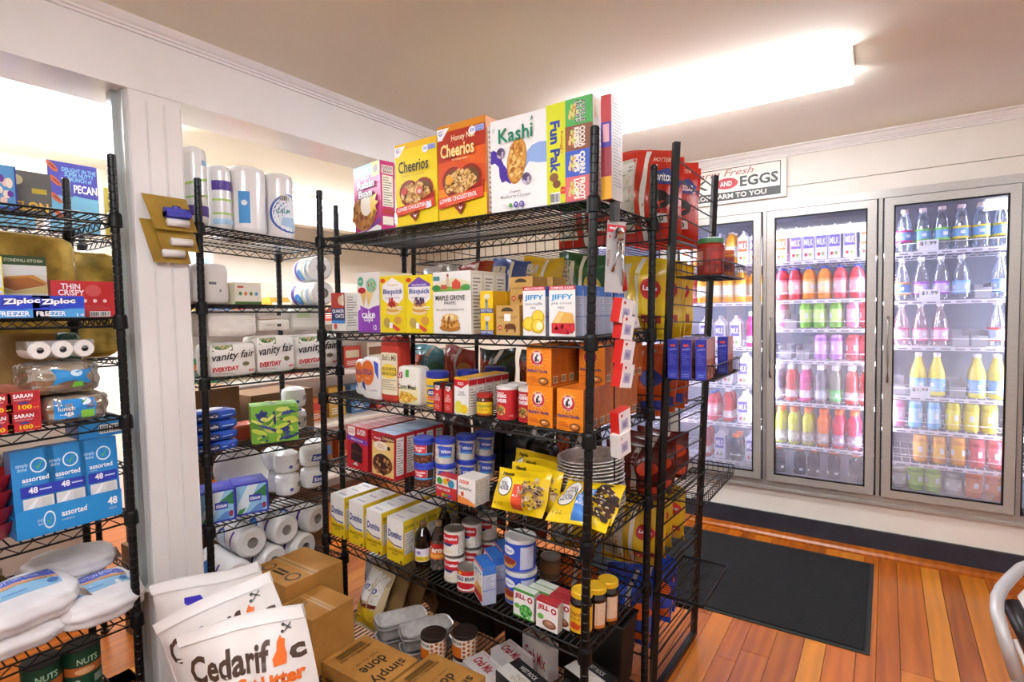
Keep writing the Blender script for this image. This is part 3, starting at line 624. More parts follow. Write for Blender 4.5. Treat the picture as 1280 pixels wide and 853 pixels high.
c.right.rect(.1, .8, .9, .97, '#e8d48a'); c.right.lines(.1, .1, .9, .75, 12, '#cfc4ae')
put(c, 0, p, .115, 'cereal_box', 'green and yellow variety cereal box with four coloured panels', 'cereal box', 'cereal boxes on the top shelf')
p, W, H = onC(0, 753.5, 763, 248, .03, 129); W, H = .031, .282
c = Carton(W, .075, H, '#b8383c', right='#cfcac4', top='#d8b8b0'); f = c.front
f.rect(0, .5, 1, .74, '#4a3aa0'); f.rect(0, 0, 1, .22, '#e0a31c'); f.rect(0, .22, 1, .5, '#9a2c3a'); f.rect(.2, .55, .8, .72, '#e2a8b0'); r = c.right
r.facts(.05, .1, .95, .97, 26, '#d3cfca', '#a29e9a'); r.lines(.5, .05, .52, .97, 1, '#e0ddd8')
put(c, 0, p, .075, 'cereal_box', 'thin red and purple spined cereal box standing end on by the front right post', 'cereal box', 'cereal boxes on the top shelf')
# ---- second shelf: mixes
p, W, H = onC(1, 415, 432, 413, .05, 357)
c = Carton(W, .07, .155, '#e9e4d8', right='#e6e1d6'); f = c.front; f.rect(0, .3, 1, 1, '#b5301f'); f.rect(0, .28, 1, .6, '#1f2f66'); f.rect(0, .2, 1, .28, '#4a8fd8'); f.ell(.7, .8, .2, .12, '#d9c7a0'); f.text('QUAKER', .08, .46, .95, .57, '#ffffff', .02); f.text('OATS', .3, .34, .95, .44, '#ffffff', .02); f.rect(.8, .66, .95, .95, '#f2e8da')
r = c.right; r.facts(.08, .1, .92, .95, 12, '#e8e3da', '#9a958c'); f.ell(.3, .12, .12, .08, '#c83a2a', 10)
put(c, 1, p, .07, 'oatmeal_box', 'red and navy oatmeal box with a large white facts panel', 'oatmeal box', None, 0.)
p, W, H = onC(1, 448, 475.5, 414.5, .02, 341.5)
c = Carton(W, .17, H, '#eeece6', right='#d9d5cb'); f = c.front; f.poly([(0, 0), (1, 0), (1, .45), (.7, .42), (.5, .38), (.25, .42), (0, .35)], '#8d3fb2'); f.poly([(.1, .45), (.28, .42), (.16, .3)], '#a75cc9'); f.ell(.16, .85, .13, .08, '#58b58c'); f.text('NEW', .09, .83, .23, .87, '#ffffff')
f.poly([(.12, .68), (.42, .68), (.3, .43)], '#e2bb6a'); f.poly([(.4, .7), (.75, .68), (.5, .42)], '#e8c67c'); f.ell(.66, .78, .24, .12, '#8fd0b2'); f.ell(.22, .7, .18, .05, '#b8202c'); f.blobs(22, .66, .78, .2, .1, ['#3f9a74', '#d84a5a', '#e8d24a'], .02, 4)
f.text('cake', .2, .235, .82, .36, '#ffffff', .02); f.text('cups', .3, .15, .72, .25, '#ffffff', .01); f.text('12', .74, .04, .88, .12, '#ffffff', .02); c.right.lines(.1, .1, .9, .8, 14, '#b5b0a6')
o = put(c, 1, p, .17, 'cake_cone_box', 'white and purple ice cream cone box beside the yellow pancake mix', 'food box')
def bisq(xl, xr, gf, lab, seed):
    p, W, H = onC(1, xl, xr, 415.5, .02, 346 if not gf else 345)
    c = Carton(W, .055, H, '#f0d818', right='#e6cd18', top='#e8d020'); f = c.front; f.poly([(.1, .6), (.1, .84), (.5, .97), (.92, .84), (.92, .6), (.7, .5), (.3, .5)], '#f6f4f2')
    f.ell(.12, .92, .1, .04, '#d84a24', 10)
    if gf: f.poly([(.1, .8), (.1, .84), (.5, .97), (.92, .84), (.92, .8)], '#7a4fb0'); f.text('GLUTEN FREE', .24, .815, .78, .845, '#ffffff', .01)
    else: f.text('Original', .3, .82, .7, .855, '#e0a020', .01)
    f.text('Bisquick', .13, .655, .9, .77, '#2a3f9a', .02, .1); f.text('PANCAKE & BAKING MIX', .22, .6, .8, .625, '#7a7a9a', 0.)
    for k in range(4): f.ell(.52, .36+.045*k, .28-.015*k, .045, '#d9a24a' if k % 2 else '#efd9a0', 14)
    if gf: f.blobs(24, .52, .54, .2, .06, ['#5a3b7c', '#3a2c5c', '#8a5a3c'], .035, seed)
    else: f.blobs(14, .5, .54, .14, .07, ['#c8342c', '#a82420'], .04, seed)
    f.ell(.72, .22, .15, .07, '#d8a040', 12); f.ell(.28, .18, .13, .09, '#b9a050', 12); f.poly([(.45, .12), (.7, .02), (.82, .06), (.55, .15)], '#d84a3c'); f.rect(.4, .08, .52, .18, '#ffffff'); f.lines(.72, .4, .92, .48, 2, '#f6f6f0')
    c.right.facts(.12, .1, .88, .9, 12); o = put(c, 1, p, .055, 'pancake_mix_box', lab, 'food box', 'yellow pancake mix boxes'); return o
o = bisq(476, 508, 0, 'yellow pancake mix box with a plain white hexagon', 3); behind(o, 1, 2, .062, 'yellow pancake mix box, %s behind the plain hexagon one', 'yellow pancake mix boxes')
o = bisq(508, 542, 1, 'yellow pancake mix box with a purple topped hexagon', 6); behind(o, 1, 2, .062, 'yellow pancake mix box, %s behind the purple hexagon one', 'yellow pancake mix boxes')
p, W, H = onC(1, 542, 589.5, 417, .02, 341)
c = Carton(W, .062, H, '#f1efe9', right='#e4dfd2'); f = c.front; f.poly([(.02, .72), (.3, .7), (.55, .68), (.98, .72), (.98, .82), (.6, .9), (.3, .86), (.05, .8)], '#e8dfb8'); f.poly([(.02, .68), (.98, .69), (.98, .78), (.6, .75), (.3, .77), (.02, .74)], '#7fae4a')
f.poly([(.52, .72), (.52, .82), (.62, .88), (.74, .82), (.74, .72)], '#d2503c'); f.rect(.22, .72, .4, .79, '#c85a40'); f.rect(.38, .76, .44, .94, '#c9b89a'); f.ell(.41, .94, .03, .025, '#a84434', 10); f.ell(.1, .74, .12, .05, '#3f8a4a'); f.ell(.88, .74, .12, .05, '#4f9a4c'); f.rect(.02, .86, .2, .93, '#4a8a8a')
f.text('MAPLE GROVE', .08, .54, .86, .62, '#1a1a1a', .01); f.text('FARMS', .32, .47, .62, .52, '#1a1a1a', 0.); f.text('BELGIAN WAFFLE MIX', .1, .375, .84, .405, '#7a746a', 0.)
for k in range(4): f.ell(.46+.02*(k % 2), .1+.055*k, .28-.02*k, .06, ['#b5762c', '#dca04a', '#c88a38', '#e8c078'][k], 12)
f.rect(.36, .24, .56, .3, '#f4dfa8'); f.blobs(12, .45, .2, .2, .1, ['#8a5420'], .03, 3); c.right.facts(.1, .06, .9, .94, 15)
o = put(c, 1, p, .062, 'waffle_mix_box', 'white waffle mix box with a red barn, frontmost of its row', 'food box', 'white waffle mix boxes'); behind(o, 1, 2, .066, 'white waffle mix box, %s behind the one with the red barn', 'white waffle mix boxes')
for lv in range(2):
    p, W, H = onC(1, 599, 619, 417.5, .02); H = .069; W = .05
    c = Carton(W, .07, H, '#efc818', right='#d8a414'); f = c.front; f.rect(0, 0, 1, .2, '#2a3f8c'); f.text('PARTY PICKS', .06, .04, .94, .16, '#ffffff', .01); f.rect(.4, .22, .6, .62, '#8fa0a8'); f.ell(.55, .75, .24, .12, '#e6ddc8', 12); f.rect(.42, .45, .58, .6, '#5a6a72')
    p.z += lv*(H+.0008); o = put(c, 1, p, .07, 'toothpick_box', ('lower' if not lv else 'upper')+' of two small yellow toothpick boxes with blue bands', 'small box', 'yellow toothpick boxes', .02); dup(o, o.location+Vector((0, .075, 0)), label='small yellow toothpick box behind the '+('lower' if not lv else 'upper')+' one', group='yellow toothpick boxes')
KR = noise_mat('kraft_print', '#c49a52', '#caa25c', 40, .6)
def cups(xl, xr, yb, yt, v, dz, lab):
    p, W, H = onC(1, xl, xr, yb, v); W, H = .088, .092; p.z += dz
    c = Carton(W, .088, H, KR, right=M('#b0853f')); f = c.front; f.ell(.48, .8, .26, .14, '#4a3a22', 14); f.rect(.2, .66, .76, .8, KR); f.text('JUMBO BAKING CUPS', .1, .56, .92, .63, '#5a4522', .0); f.ell(.17, .25, .1, .1, '#b8401c', 12); f.text('24', .11, .21, .23, .29, '#f2d8a8'); f.poly([(.36, .2), (.4, .36), (.6, .4), (.8, .38), (.86, .28), (.84, .1), (.79, .1), (.78, .2), (.52, .2), (.5, .1), (.45, .1), (.44, .22)], '#6a3a1c')
    return put(c, 1, p, .088, 'baking_cup_box', lab, 'small box', 'brown baking cup boxes')
o = cups(618, 652, 418, 382, .012, 0, 'lower brown kraft baking cup box with a price sticker'); b = MB(); 
o2 = cups(639, 670, 418, 346, .106, .0, 'brown kraft baking cup box under the upper one, at the back'); o3 = cups(637, 668, 418, 346, .106, .0928, 'upper brown kraft baking cup box behind the muffin mix')
b = MB(); b.box(-.012, .012, -.0455, -.0449, .044, .066, M('#f4f4f0')); b.build('price_sticker', o)
dup(o3, o3.location+Vector((.02, .092, 0)), label='brown kraft baking cup box behind the upper one', group='brown baking cup boxes')
def jiffy(k, xl, xr, yb, yt, v, kind, lab, name='muffin_mix_box', H=None, yaw=0., W_=None, n=3, dz=0):
    p, W, h = onC(k, xl, xr, yb, v, yt); H = H or h; W = W_ or W
    c = Carton(W, .046, H, '#f2f0ec', right='#a7b0c6', top='#2f6fc4'); f = c.front; f.rect(0, .92, 1, 1, '#c8283c'); f.text("AMERICA'S FAVORITE" if kind == 0 else 'COMPARE & SAVE', .06, .935, .94, .985, '#ffffff', .01)
    f.text('JIFFY', .08, .7, .92, .83, '#2d9ad0', .03); f.text('corn muffin' if kind == 0 else 'pie crust', .1, .62, .88, .68, '#6a6a6a', 0., .1); f.text('MIX', .36, .54, .6, .59, '#6a6a6a', 0.)
    if kind == 0:
        for cx, cy, rr in ((.28, .24, .3), (.72, .38, .29), (.78, .2, .3)): f.ell(min(cx, .98-rr), cy, rr, rr*.5, '#d8b21c', 16); f.ell(min(cx, .98-rr), cy+.01, rr*.8, rr*.4, '#efd444', 14)
        f.ell(.76, .2, .15, .08, '#f8f0c0')
    else: f.poly([(.1, .06), (.75, .04), (.98, .12), (.98, .26), (.1, .26)], '#c8202c'); f.blobs(26, .55, .16, .42, .1, ['#e0404a', '#a01420', '#d82c38'], .06, 4, .7); f.poly([(.12, .26), (.4, .5), (.9, .46), (.98, .26)], '#dfae58'); f.poly([(.18, .28), (.42, .47), (.6, .48), (.4, .27)], '#ecc67e')
    r = c.right; r.rect(0, .8, 1, 1, '#3a74c8'); r.facts(.14, .42, .86, .78, 9, '#c3c8d6', '#8088a4'); r.rect(0, .38, 1, .4, '#5a78b8')
    o = put(c, k, p, .046, name, lab, 'food box', 'blue and white baking mix boxes', yaw); return o
o = jiffy(1, 654, 682, 420.5, 359, .018, 0, 'muffin mix box with a picture of yellow muffins, on the second shelf'); behind(o, 1, 4, .049, 'muffin mix box, %s behind the yellow muffin picture', 'blue and white baking mix boxes')
o = jiffy(1, 686.5, 719.5, 421.5, 358, .018, 1, 'pie crust mix box with a slice of red pie, on the second shelf', 'pie_crust_mix_box'); behind(o, 1, 6, .049, 'pie crust mix box, %s behind the red pie picture', 'blue and white baking mix boxes')
# ---- third shelf: flour, baking powder, soda
def sola(x0, x1, yb, yt, v, lab):
    p, W, H = onC(2, x0, x1, yb, v, yt); s = Soft(W, .06, H, M('#ece9e4', .4), 8, 9, .006, 4); f = s.front
    f.ell(.38, .64, .36, .3, '#e0701c', 20); f.text('SOLA', .12, .58, .66, .72, '#3a3f90', .02); f.text('flour', .28, .48, .5, .55, '#f6e8d0', 0.); f.poly([(.72, .95), (.98, .9), (.98, .5), (.8, .66)], '#3f5ac0'); f.poly([(.05, .3), (.3, .2), (.24, .38), (.06, .45)], '#3a3f90'); f.text('ALL PURPOSE', .5, .22, .9, .26, '#6a6a8a', 0.); s.right.lines(.2, .2, .8, .8, 8, '#c8c4bc')
    return put(s, 2, p, .06, 'flour_bag', lab, 'flour bag', 'white and orange flour bags', -.1)
sola(443, 459, 494, 449, .075, 'white flour bag with an orange oval, the rear one of two'); sola(450, 476, 499, 446, .025, 'white flour bag with an orange oval and blue corner, the front one of two')
p, W, H = onC(2, 475, 499, 504, .025, 430); W, H = .098, .245
s = Soft(W, .07, H, M('#c03a2c', .5), 9, 9, .006, 7); f = s.front; f.rect(.06, .12, .96, .76, '#e9dfbe'); f.text("Bob's Mill", .14, .64, .9, .73, '#5a3a22', .01, .1); f.ell(.5, .48, .44, .11, '#eccb48', 18); f.text('ALL PURPOSE', .14, .49, .9, .54, '#4a3a1c', .01); f.text('BAKING FLOUR', .14, .42, .9, .47, '#4a3a1c', .01); f.lines(.12, .2, .9, .38, 5, '#b5a988')
put(s, 2, p, .07, 'flour_bag', 'red topped paper flour bag with a cream and yellow label', 'flour bag')
p, W, H = onC(2, 497, 524, 509, .025, 457)
s = Soft(W, .06, H, M('#efece0', .5), 9, 9, .005, 9); f = s.front; f.rect(.06, .02, .98, .5, '#e8e2b0'); f.rect(.4, .72, .55, .92, '#4ab04a'); f.rect(0, .68, .25, .84, '#a81e28'); f.text('Q', .05, .7, .2, .82, '#ffffff', .02); f.text('Corn Meal', .04, .42, .86, .54, '#2a2a2a', .02); f.poly([(.05, .1), (.4, .06), (.95, .2), (.6, .34), (.2, .36)], '#e0ac2c'); f.blobs(30, .45, .2, .34, .12, ['#f0c850', '#c88c1c', '#f6dc84'], .05, 5, .6)
put(s, 2, p, .06, 'corn_meal_bag', 'pale yellow corn meal bag with a green seal', 'food bag')
def argo(x0, x1, yb, v, lab):
    p, W, H = onC(2, x0, x1, yb, v); r = .04; h = .125
    c = Can(r, h, '#e8c01c', 24, [(r, 0), (r, .098), (r*.95, .1), (r*.95, .104), (r*1.04, .105), (r*1.04, h-.003), (r*.98, h)], [M('#e8c01c'), M('#e8c01c'), M('#2a3a9a'), M('#2a3a9a'), M('#23329a'), M('#23329a')]); f = c.canvas(0, .098)
    f.rect(0, .72, 1, .78, '#4f88b8'); f.rect(0, .1, 1, .15, '#2a3a8a'); f.ell(.45, .52, .2, .13, '#26358c', 16); f.text('ARGO', .3, .45, .6, .58, '#ffffff', .03); f.rect(.3, .24, .72, .37, '#d8482c'); f.text('corn starch', .33, .27, .68, .34, '#ffffff', 0.)
    p.y += r; return c.build('corn_starch_tub', lab, 'tub', p, rotC(2, .3), 'yellow corn starch tubs')
argo(522, 554, 512, .054, 'yellow corn starch tub with a blue lid, nearest the corn meal bag'); argo(560, 592, 500, .145, 'yellow corn starch tub with a blue lid, behind the vanilla boxes'); argo(596, 626, 498, .285, 'yellow corn starch tub with a blue lid, furthest back')
for i, (x0, x1, yb) in enumerate(((540.5, 553.5, 516), (554, 567, 519))):
    p, W, H = onC(2, x0, x1, yb, .012); W, H = .036, .098; c = Carton(W, .036, H, '#c42a24', right='#9c1e1c', top='#1a1616'); f = c.front; f.rect(0, .8, 1, 1, '#1c1818'); f.ell(.5, .84, .42, .09, '#1c1818', 12); f.poly([(.2, .9), (.8, .9), (.8, .8), (.5, .72), (.2, .8)], '#f0eae2'); f.text('Mc', .28, .8, .72, .88, '#c42a24'); f.text('PURE\nVANILLA\nEXTRACT', .14, .36, .86, .62, '#f6e0d4', .01); f.lines(.2, .1, .8, .28, 3, '#e8a090')
    put(c, 2, p, .036, 'vanilla_extract_box', ('left' if i == 0 else 'right')+' of two small red vanilla extract boxes with black tops', 'small box', 'red vanilla extract boxes')
p, W, H = onC(2, 568, 586, 521, .012, 471); H = .122
c = Carton(W, .042, H, '#f0eeea', right='#dcd8d0', top='#e2a81c'); f = c.front; f.rect(0, .95, 1, 1, '#e2a81c'); f.poly([(0, .78), (.5, .72), (1, .86), (1, .95), (0, .95)], '#c8242c'); f.text('RED', .28, .8, .66, .88, '#ffffff'); f.text('PURE\nLEMON', .25, .52, .78, .64, '#4a4a4a', 0.); f.ell(.3, .2, .26, .18, '#d8d24a', 14); f.ell(.7, .16, .26, .13, '#e6c81c', 14); c.right.rect(0, .8, 1, .95, '#c8242c'); c.right.facts(.15, .2, .85, .76, 7)
o = put(c, 2, p, .042, 'lemon_extract_box', 'white and red lemon extract box with a gold top, frontmost of its row', 'small box', 'lemon extract boxes'); behind(o, 2, 4, .045, 'white and red lemon extract box, %s behind the front one', 'lemon extract boxes')
p, W, H = onC(2, 588, 612, 523, .02); r = .0275
c = Can(r, .072, '#6a3416', 20, [(r*.9, 0), (r, .004), (r, .052), (r*.86, .06), (r*.86, .061), (r*.98, .062), (r*.98, .074), (r*.9, .075)], [M('#5a2a12', .15)]*3+[M('#5a2a12', .15)]+[M('#b0281c')]*3); f = c.canvas(.006, .048); f.rect(0, 0, 1, 1, '#e9c81c'); f.text('Fleischmann', .3, .6, .95, .85, '#2f7a3a', .01); f.text('Yeast', .35, .35, .75, .55, '#c83a1c', .0); f.rect(.1, .02, .9, .12, '#c83a1c')
p.y += r; c.build('yeast_jar', 'small brown yeast jar with yellow label and red lid', 'jar', p, rotC(2, .3))
def bpow(x0, x1, yb, v, lab):
    p, W, H = onC(2, x0, x1, yb, v); r, h = .0335, .105
    c = Can(r, h, '#c2242a', 24, [(r, 0), (r, .094), (r*1.05, .095), (r*1.05, .103), (r*.95, .105), (r*.9, .102)], [M('#c2242a')]*2+[M('#e8e4de')]*3); f = c.canvas(0, .094)
    f.text('RUMFORD', .18, .86, .5, .93, '#ffffff', .01); f.text('BAKING', .12, .74, .58, .86, '#ffffff', .04); f.text('POWDER', .12, .58, .6, .71, '#ffffff', .04); f.ell(.36, .32, .2, .17, '#d8a050', 14); f.blobs(20, .36, .32, .17, .14, ['#e8c080', '#a85c2c', '#7a3a1c', '#6a8a3a'], .05, 4); f.text('8 OZ', .68, .12, .82, .18, '#f4d8d0', 0.)
    p.y += r; return c.build('baking_powder_can', lab, 'can', p, rotC(2, .3), 'red baking powder cans')
bpow(612, 641.5, 529, .022, 'red baking powder can beside the yeast jar'); bpow(640.6, 668, 531, .03, 'red baking powder can half hidden by the baking soda'); bpow(627, 655, 520, .095, 'red baking powder can behind the front two')
# baking soda
def soda_mesh(W, H, D):
    c = Carton(W, D, H, '#f08a14', right='#b8601a', top='#e07c22'); f = c.front
    for i in range(16):
        a = math.pi*2*i/16; f.poly([(.46+.2*math.cos(a-.08), .66+.15*math.sin(a-.08)), (.46+.38*math.cos(a-.03), .66+.27*math.sin(a-.03)), (.46+.38*math.cos(a+.03), .66+.27*math.sin(a+.03)), (.46+.2*math.cos(a+.08), .66+.15*math.sin(a+.08))], '#f8b83c')
    f.ell(.46, .67, .27, .205, '#f8c860', 24); f.ell(.46, .67, .25, .19, '#c4203c', 24); f.ell(.46, .685, .165, .125, '#f8f4ee', 20); f.poly([(.36, .6), (.44, .57), (.48, .64), (.46, .7), (.52, .74), (.46, .79), (.43, .73), (.38, .7)], '#2a2a34'); f.poly([(.46, .62), (.56, .66), (.52, .58)], '#2a2a34'); f.text('ARM & HAMMER', .3, .78, .62, .835, '#ffffff', .01); f.text('THE STANDARD OF PURITY', .32, .505, .6, .535, '#ffffff', 0.)
    f.text('Pure', .4, .405, .54, .44, '#4a3a6a', .0); f.text('Baking Soda', .08, .31, .9, .4, '#33307a', .035); f.lines(.08, .1, .5, .24, 3, '#c8641a'); f.ell(.73, .125, .2, .085, '#3a2a1c', 16); f.ell(.73, .125, .16, .06, '#c8742c', 12); f.ell(.7, .14, .07, .03, '#e8c080', 8); f.text('NET WT', .1, .03, .36, .06, '#8a4a14', 0.)
    r = c.right; r.lines(.1, .34, .9, .95, 12, '#9c4c12'); r.bars(.2, .06, .85, .24, 9, '#5a3a22', bg='#e0c8a8'); r.rect(0, 0, .03, 1, '#d8761a'); r.lines(0, .97, 1, 1, 1, '#d8761a'); return c
H = .1215; W = .0865; D = .047
pl, _, _ = onC(2, 657.5, 693, 540, .012); pr_, _, _ = onC(2, 694, 731, 545, .012)
c = soda_mesh(W, H, D); o = put(c, 2, pl, D, 'baking_soda_box', 'orange baking soda box, lower left of the four at the front', 'food box', 'orange baking soda boxes')
G = 'orange baking soda boxes'; LB = 'orange baking soda box, %s behind the %s front one'
behind(o, 2, 3, D+.001, LB % ('%s', 'lower left'), G)
o2 = dup(o, Vector(o.location)+Vector((-.004, .004, H+.001)), label='orange baking soda box stacked upper left, tight under the shelf above'); behind(o2, 2, 3, D+.001, LB % ('%s', 'upper left'), G)
o3 = dup(o, stand(2, pr_, D), label='orange baking soda box, lower right of the four, against the post'); behind(o3, 2, 7, D+.001, LB % ('%s', 'lower right'), G)
l = Vector(o3.location)+Vector((.01, .125, H+.001)); o4 = dup(o, l, label='orange baking soda box set back on the upper right, cut by the post'); behind(o4, 2, 5, D+.001, LB % ('%s', 'upper right'), G)
# ---- fourth shelf: cake mixes, frosting, chocolate morsels, foil pie tins
p, W, H = onC(3, 431, 463, 589, .02, 535); H = .192; W = .134
c = Carton(W*.93, .04, H*.88, '#c4202a', right='#a81a24', top='#b4303a'); f = c.front; f.poly([(.04, .98), (.4, .98), (.4, .8), (.22, .72), (.04, .8)], '#f4efe8'); f.text('SUPER\nMOIST', .08, .82, .36, .94, '#c4202a', .01); f.text('SUPER\nMOIST', .5, .82, .92, .95, '#ffffff', .02); f.poly([(0, .66), (1, .6), (1, .72), (0, .78)], '#7a3aa8'); f.slant('DEVILS FOOD', .2, .68, .78, .72, -.02, '#ffffff', .01)
f.poly([(.2, .2), (.74, .16), (.76, .52), (.5, .64), (.22, .58)], '#2c1712'); f.poly([(.2, .4), (.74, .36), (.74, .41), (.2, .45)], '#5a3526'); f.blobs(24, .48, .36, .24, .2, ['#3c2018', '#1c0e0a'], .03, 3); f.poly([(.3, .1), (.58, .09), (.48, .18)], '#d8d4ce')
o = put(c, 3, p, .04, 'cake_mix_box', 'red cake mix box with a slice of dark chocolate cake', 'food box', 'cake mix boxes'); behind(o, 3, 5, .043, 'red cake mix box, %s behind the dark cake picture', 'cake mix boxes')
p, W, H = onC(3, 464, 494, 603, .015, 540); 
c = Carton(W, .05, .172, '#b8202a', right='#c82a30', top='#8aa8c8'); f = c.front; f.rect(.05, .04, .96, .92, '#e9c67a'); f.ell(.28, .85, .26, .1, '#b8202a', 16); f.text('Betty', .12, .82, .44, .88, '#ffffff', .01, .2); f.poly([(.42, .78), (.98, .84), (.98, .95), (.42, .93)], '#6a2a1c'); f.text('Delights', .48, .83, .96, .91, '#f2d8a8', .01, .2); f.ell(.42, .7, .3, .1, '#f2e6cc', 14); f.lines(.28, .66, .6, .76, 3, '#c88a5a'); f.ell(.76, .68, .07, .045, '#2a1a14', 10)
f.ell(.5, .3, .42, .22, '#7a4424', 16); f.ell(.48, .36, .36, .17, '#3a1c12', 14); f.blobs(50, .5, .26, .38, .18, ['#a8683a', '#5a2c1a', '#c89058', '#2c140c'], .05, 6, .8); c.right.facts(.14, .1, .86, .92, 14)
o = put(c, 3, p, .05, 'brownie_mix_box', 'red brownie mix box with a picture of brownies, frontmost', 'food box', 'brownie mix boxes'); behind(o, 3, 4, .052, 'red brownie mix box, %s behind the front brownie box', 'brownie mix boxes')
def frost(x0, x1, yb, v, lv, kind, lab):
    p, W, H = onC(3, x0, x1, yb, v); r, h = .037, .088
    c = Can(r, h, '#3a2418', 22, [(r*.9, 0), (r*.98, .07), (r*1.02, .071), (r*1.02, .084), (r*.95, h)], [M('#eeeae4') if kind == 0 else M('#d9d3c9')]+[M('#2c44b8')]*3); f = c.canvas(.002, .07, 1.35, r*.96)
    if kind == 0: f.rect(0, 0, 1, .45, '#5a2e1c'); f.blobs(30, .5, .2, .5, .22, ['#7a4226', '#4a2416', '#8a5230'], .06, 2); f.poly([(.0, .4), (1, .4), (1, .52), (0, .5)], '#4a9ad0'); f.rect(.18, .5, .72, .92, '#c82a34'); f.text('Chocolate\nFudge', .22, .55, .66, .86, '#ffffff', .02, .1); f.rect(0, .92, 1, 1, '#2c44b8'); f.rect(.74, .5, 1, .92, '#3a1e14')
    else: f.blobs(40, .3, .4, .3, .4, ['#e8e2d8', '#c8c0b4', '#efe9e0'], .06, 3); f.poly([(.38, .4), (.86, .4), (.9, .86), (.42, .94)], '#3a58c0'); f.text('White', .46, .54, .84, .72, '#ffffff', .03, .1); f.ell(.42, .84, .1, .09, '#3a58c0', 10); f.poly([(.38, .34), (.86, .3), (.86, .42), (.38, .42)], '#5aa8d8')
    p.y += r; p.z += lv*(h+.001); return c.build('frosting_tub', lab, 'tub', p, rotC(3, .42), 'frosting tubs')
frost(511, 532, 611, .02, 0, 0, 'lower chocolate frosting tub with a red label and blue lid'); frost(511, 532, 611, .02, 1, 0, 'upper chocolate frosting tub with a red label and blue lid')
frost(534, 563, 613, .06, 0, 1, 'lower white frosting tub with a blue label, at the front'); frost(534, 563, 613, .06, 1, 1, 'upper white frosting tub with a blue label, at the front')
for i, (x0, x1, yb, v) in enumerate(((562, 588, 602, .145), (586, 612, 598, .23))):
    for l in (0, 1): frost(x0, x1, yb, v, l, 1, ('lower' if l == 0 else 'upper')+' white frosting tub '+('just behind the front stack' if i == 0 else 'in the shadowed rear stack'))
p, W, H = onC(3, 545, 571, 630, .01, 594)
c = Carton(W, .045, .072, '#c42a30', right='#7a2a5a'); f = c.front; f.rect(0, .55, 1, 1, '#eae6e2'); f.ell(.18, .76, .14, .17, '#3f9a4a', 12); f.ell(.46, .8, .13, .16, '#e0b21c', 12); f.ell(.74, .74, .16, .2, '#3a8ab0', 12); f.ell(.6, .9, .1, .08, '#d8581c', 10); f.text('FOOD COLOR', .06, .34, .7, .46, '#ffffff', .02); 
for i, q in enumerate(('#d8b01c', '#3f9a4a', '#3a5ab0', '#c83a2c')): f.rect(.28+.17*i, .08, .42+.17*i, .2, q)
o = put(c, 3, p, .045, 'food_colour_box', 'small red food colouring box with coloured splashes, in front of the frosting', 'small box')
p, W, H = onC(3, 572, 594, 637, .008, 592)
c = Carton(W, .024, .088, '#ece8e2', right='#cfcac2'); f = c.front; f.rect(.1, .78, .62, .9, '#d8502c'); f.text('KNOX', .14, .8, .58, .88, '#ffffff', .01); f.text('Gelatine', .06, .55, .8, .66, '#5a4a4a', .01); f.poly([(0, 0), (1, 0), (1, .1), (.6, .22), (0, .3)], '#e88a3c'); f.rect(.2, .3, .36, .46, '#d8502c'); c.right.lines(.2, .1, .8, .9, 8, '#a8a29a')
o = put(c, 3, p, .024, 'gelatine_box', 'small white gelatine box with an orange swoosh, front of three', 'small box', 'white gelatine boxes'); behind(o, 3, 2, .026, 'small white gelatine box, %s behind the front one', 'white gelatine boxes')
YEL = M('#f0cc10', .28, spec=.6)
def morsel(seed, kind):
    s = Pouch(.185, .135, .075, YEL, None, 16, 14, seed, .004, .06, M('#f6d820', .3)); f = s.front
    f.ell(.22, .56, .17, .24, '#2a3050', 14); f.ell(.22, .56, .155, .22, '#f4f2ec', 14); f.text('TOLL\nHOUSE', .1, .46, .34, .66, '#2a2e5a', .02); f.text('Nestle', .1, .82, .34, .91, '#3a2a14', .03, .1)
    if kind == 0: f.rect(.42, .06, .62, .62, '#e0502c'); f.text('SEMI\nSWEET\nMORSELS', .44, .34, .6, .58, '#ffffff', .01); f.blobs(60, .78, .46, .19, .36, ['#c8a878', '#a88458', '#e0c89c', '#8a6a44'], .035, seed, 1.2); f.blobs(26, .78, .46, .18, .34, ['#2a1a14'], .018, seed+2, 1.2)
    else: f.rect(.42, .06, .66, .62, '#3a80d0'); f.text('PREMIER\nWHITE\nMORSELS', .44, .34, .64, .58, '#ffffff', .01); f.blobs(50, .84, .5, .15, .4, ['#3a2018', '#4a2a1e', '#2a1610'], .05, seed, 1.2); f.blobs(14, .84, .5, .13, .34, ['#e0cfae'], .02, seed+2, 1.2)
    f.text('9 OZ', .08, .1, .26, .16, '#7a5a10', 0.); return s
def morsel_at(px, py, v, seed, kind, rot, lab, dz=0.):
    p, _, _ = onC(3, px-2, px+2, py, v); p.z += dz; return morsel(seed, kind).build('chocolate_morsel_bag', lab, 'food bag', p, rot, 'yellow chocolate morsel bags')
rl = ROLLC[3]
morsel_at(646, 640, .05, 2, 0, (R_(-26), rl, R_(6)), 'yellow morsel bag with a red panel, leaning at the front', .002)
morsel_at(664, 634, .11, 5, 0, (R_(-18), rl, R_(4)), 'yellow morsel bag leaning just behind the red panelled one', .002)
morsel_at(676, 630, .18, 8, 0, (R_(-14), rl, R_(2)), 'yellow morsel bag leaning third from the front', .002)
morsel_at(668, 622, .25, 11, 0, (R_(-12), rl, R_(4)), 'yellow morsel bag leaning furthest back in the dark', .002)
morsel_at(718, 662, .022, 14, 1, (R_(-66), rl, R_(5)), 'yellow morsel bag with a blue panel, lying at the front edge', .03)
morsel_at(728, 648, .075, 17, 1, (R_(-50), rl, R_(3)), 'yellow morsel bag with a blue panel, lying under the pie tins edge', .03)
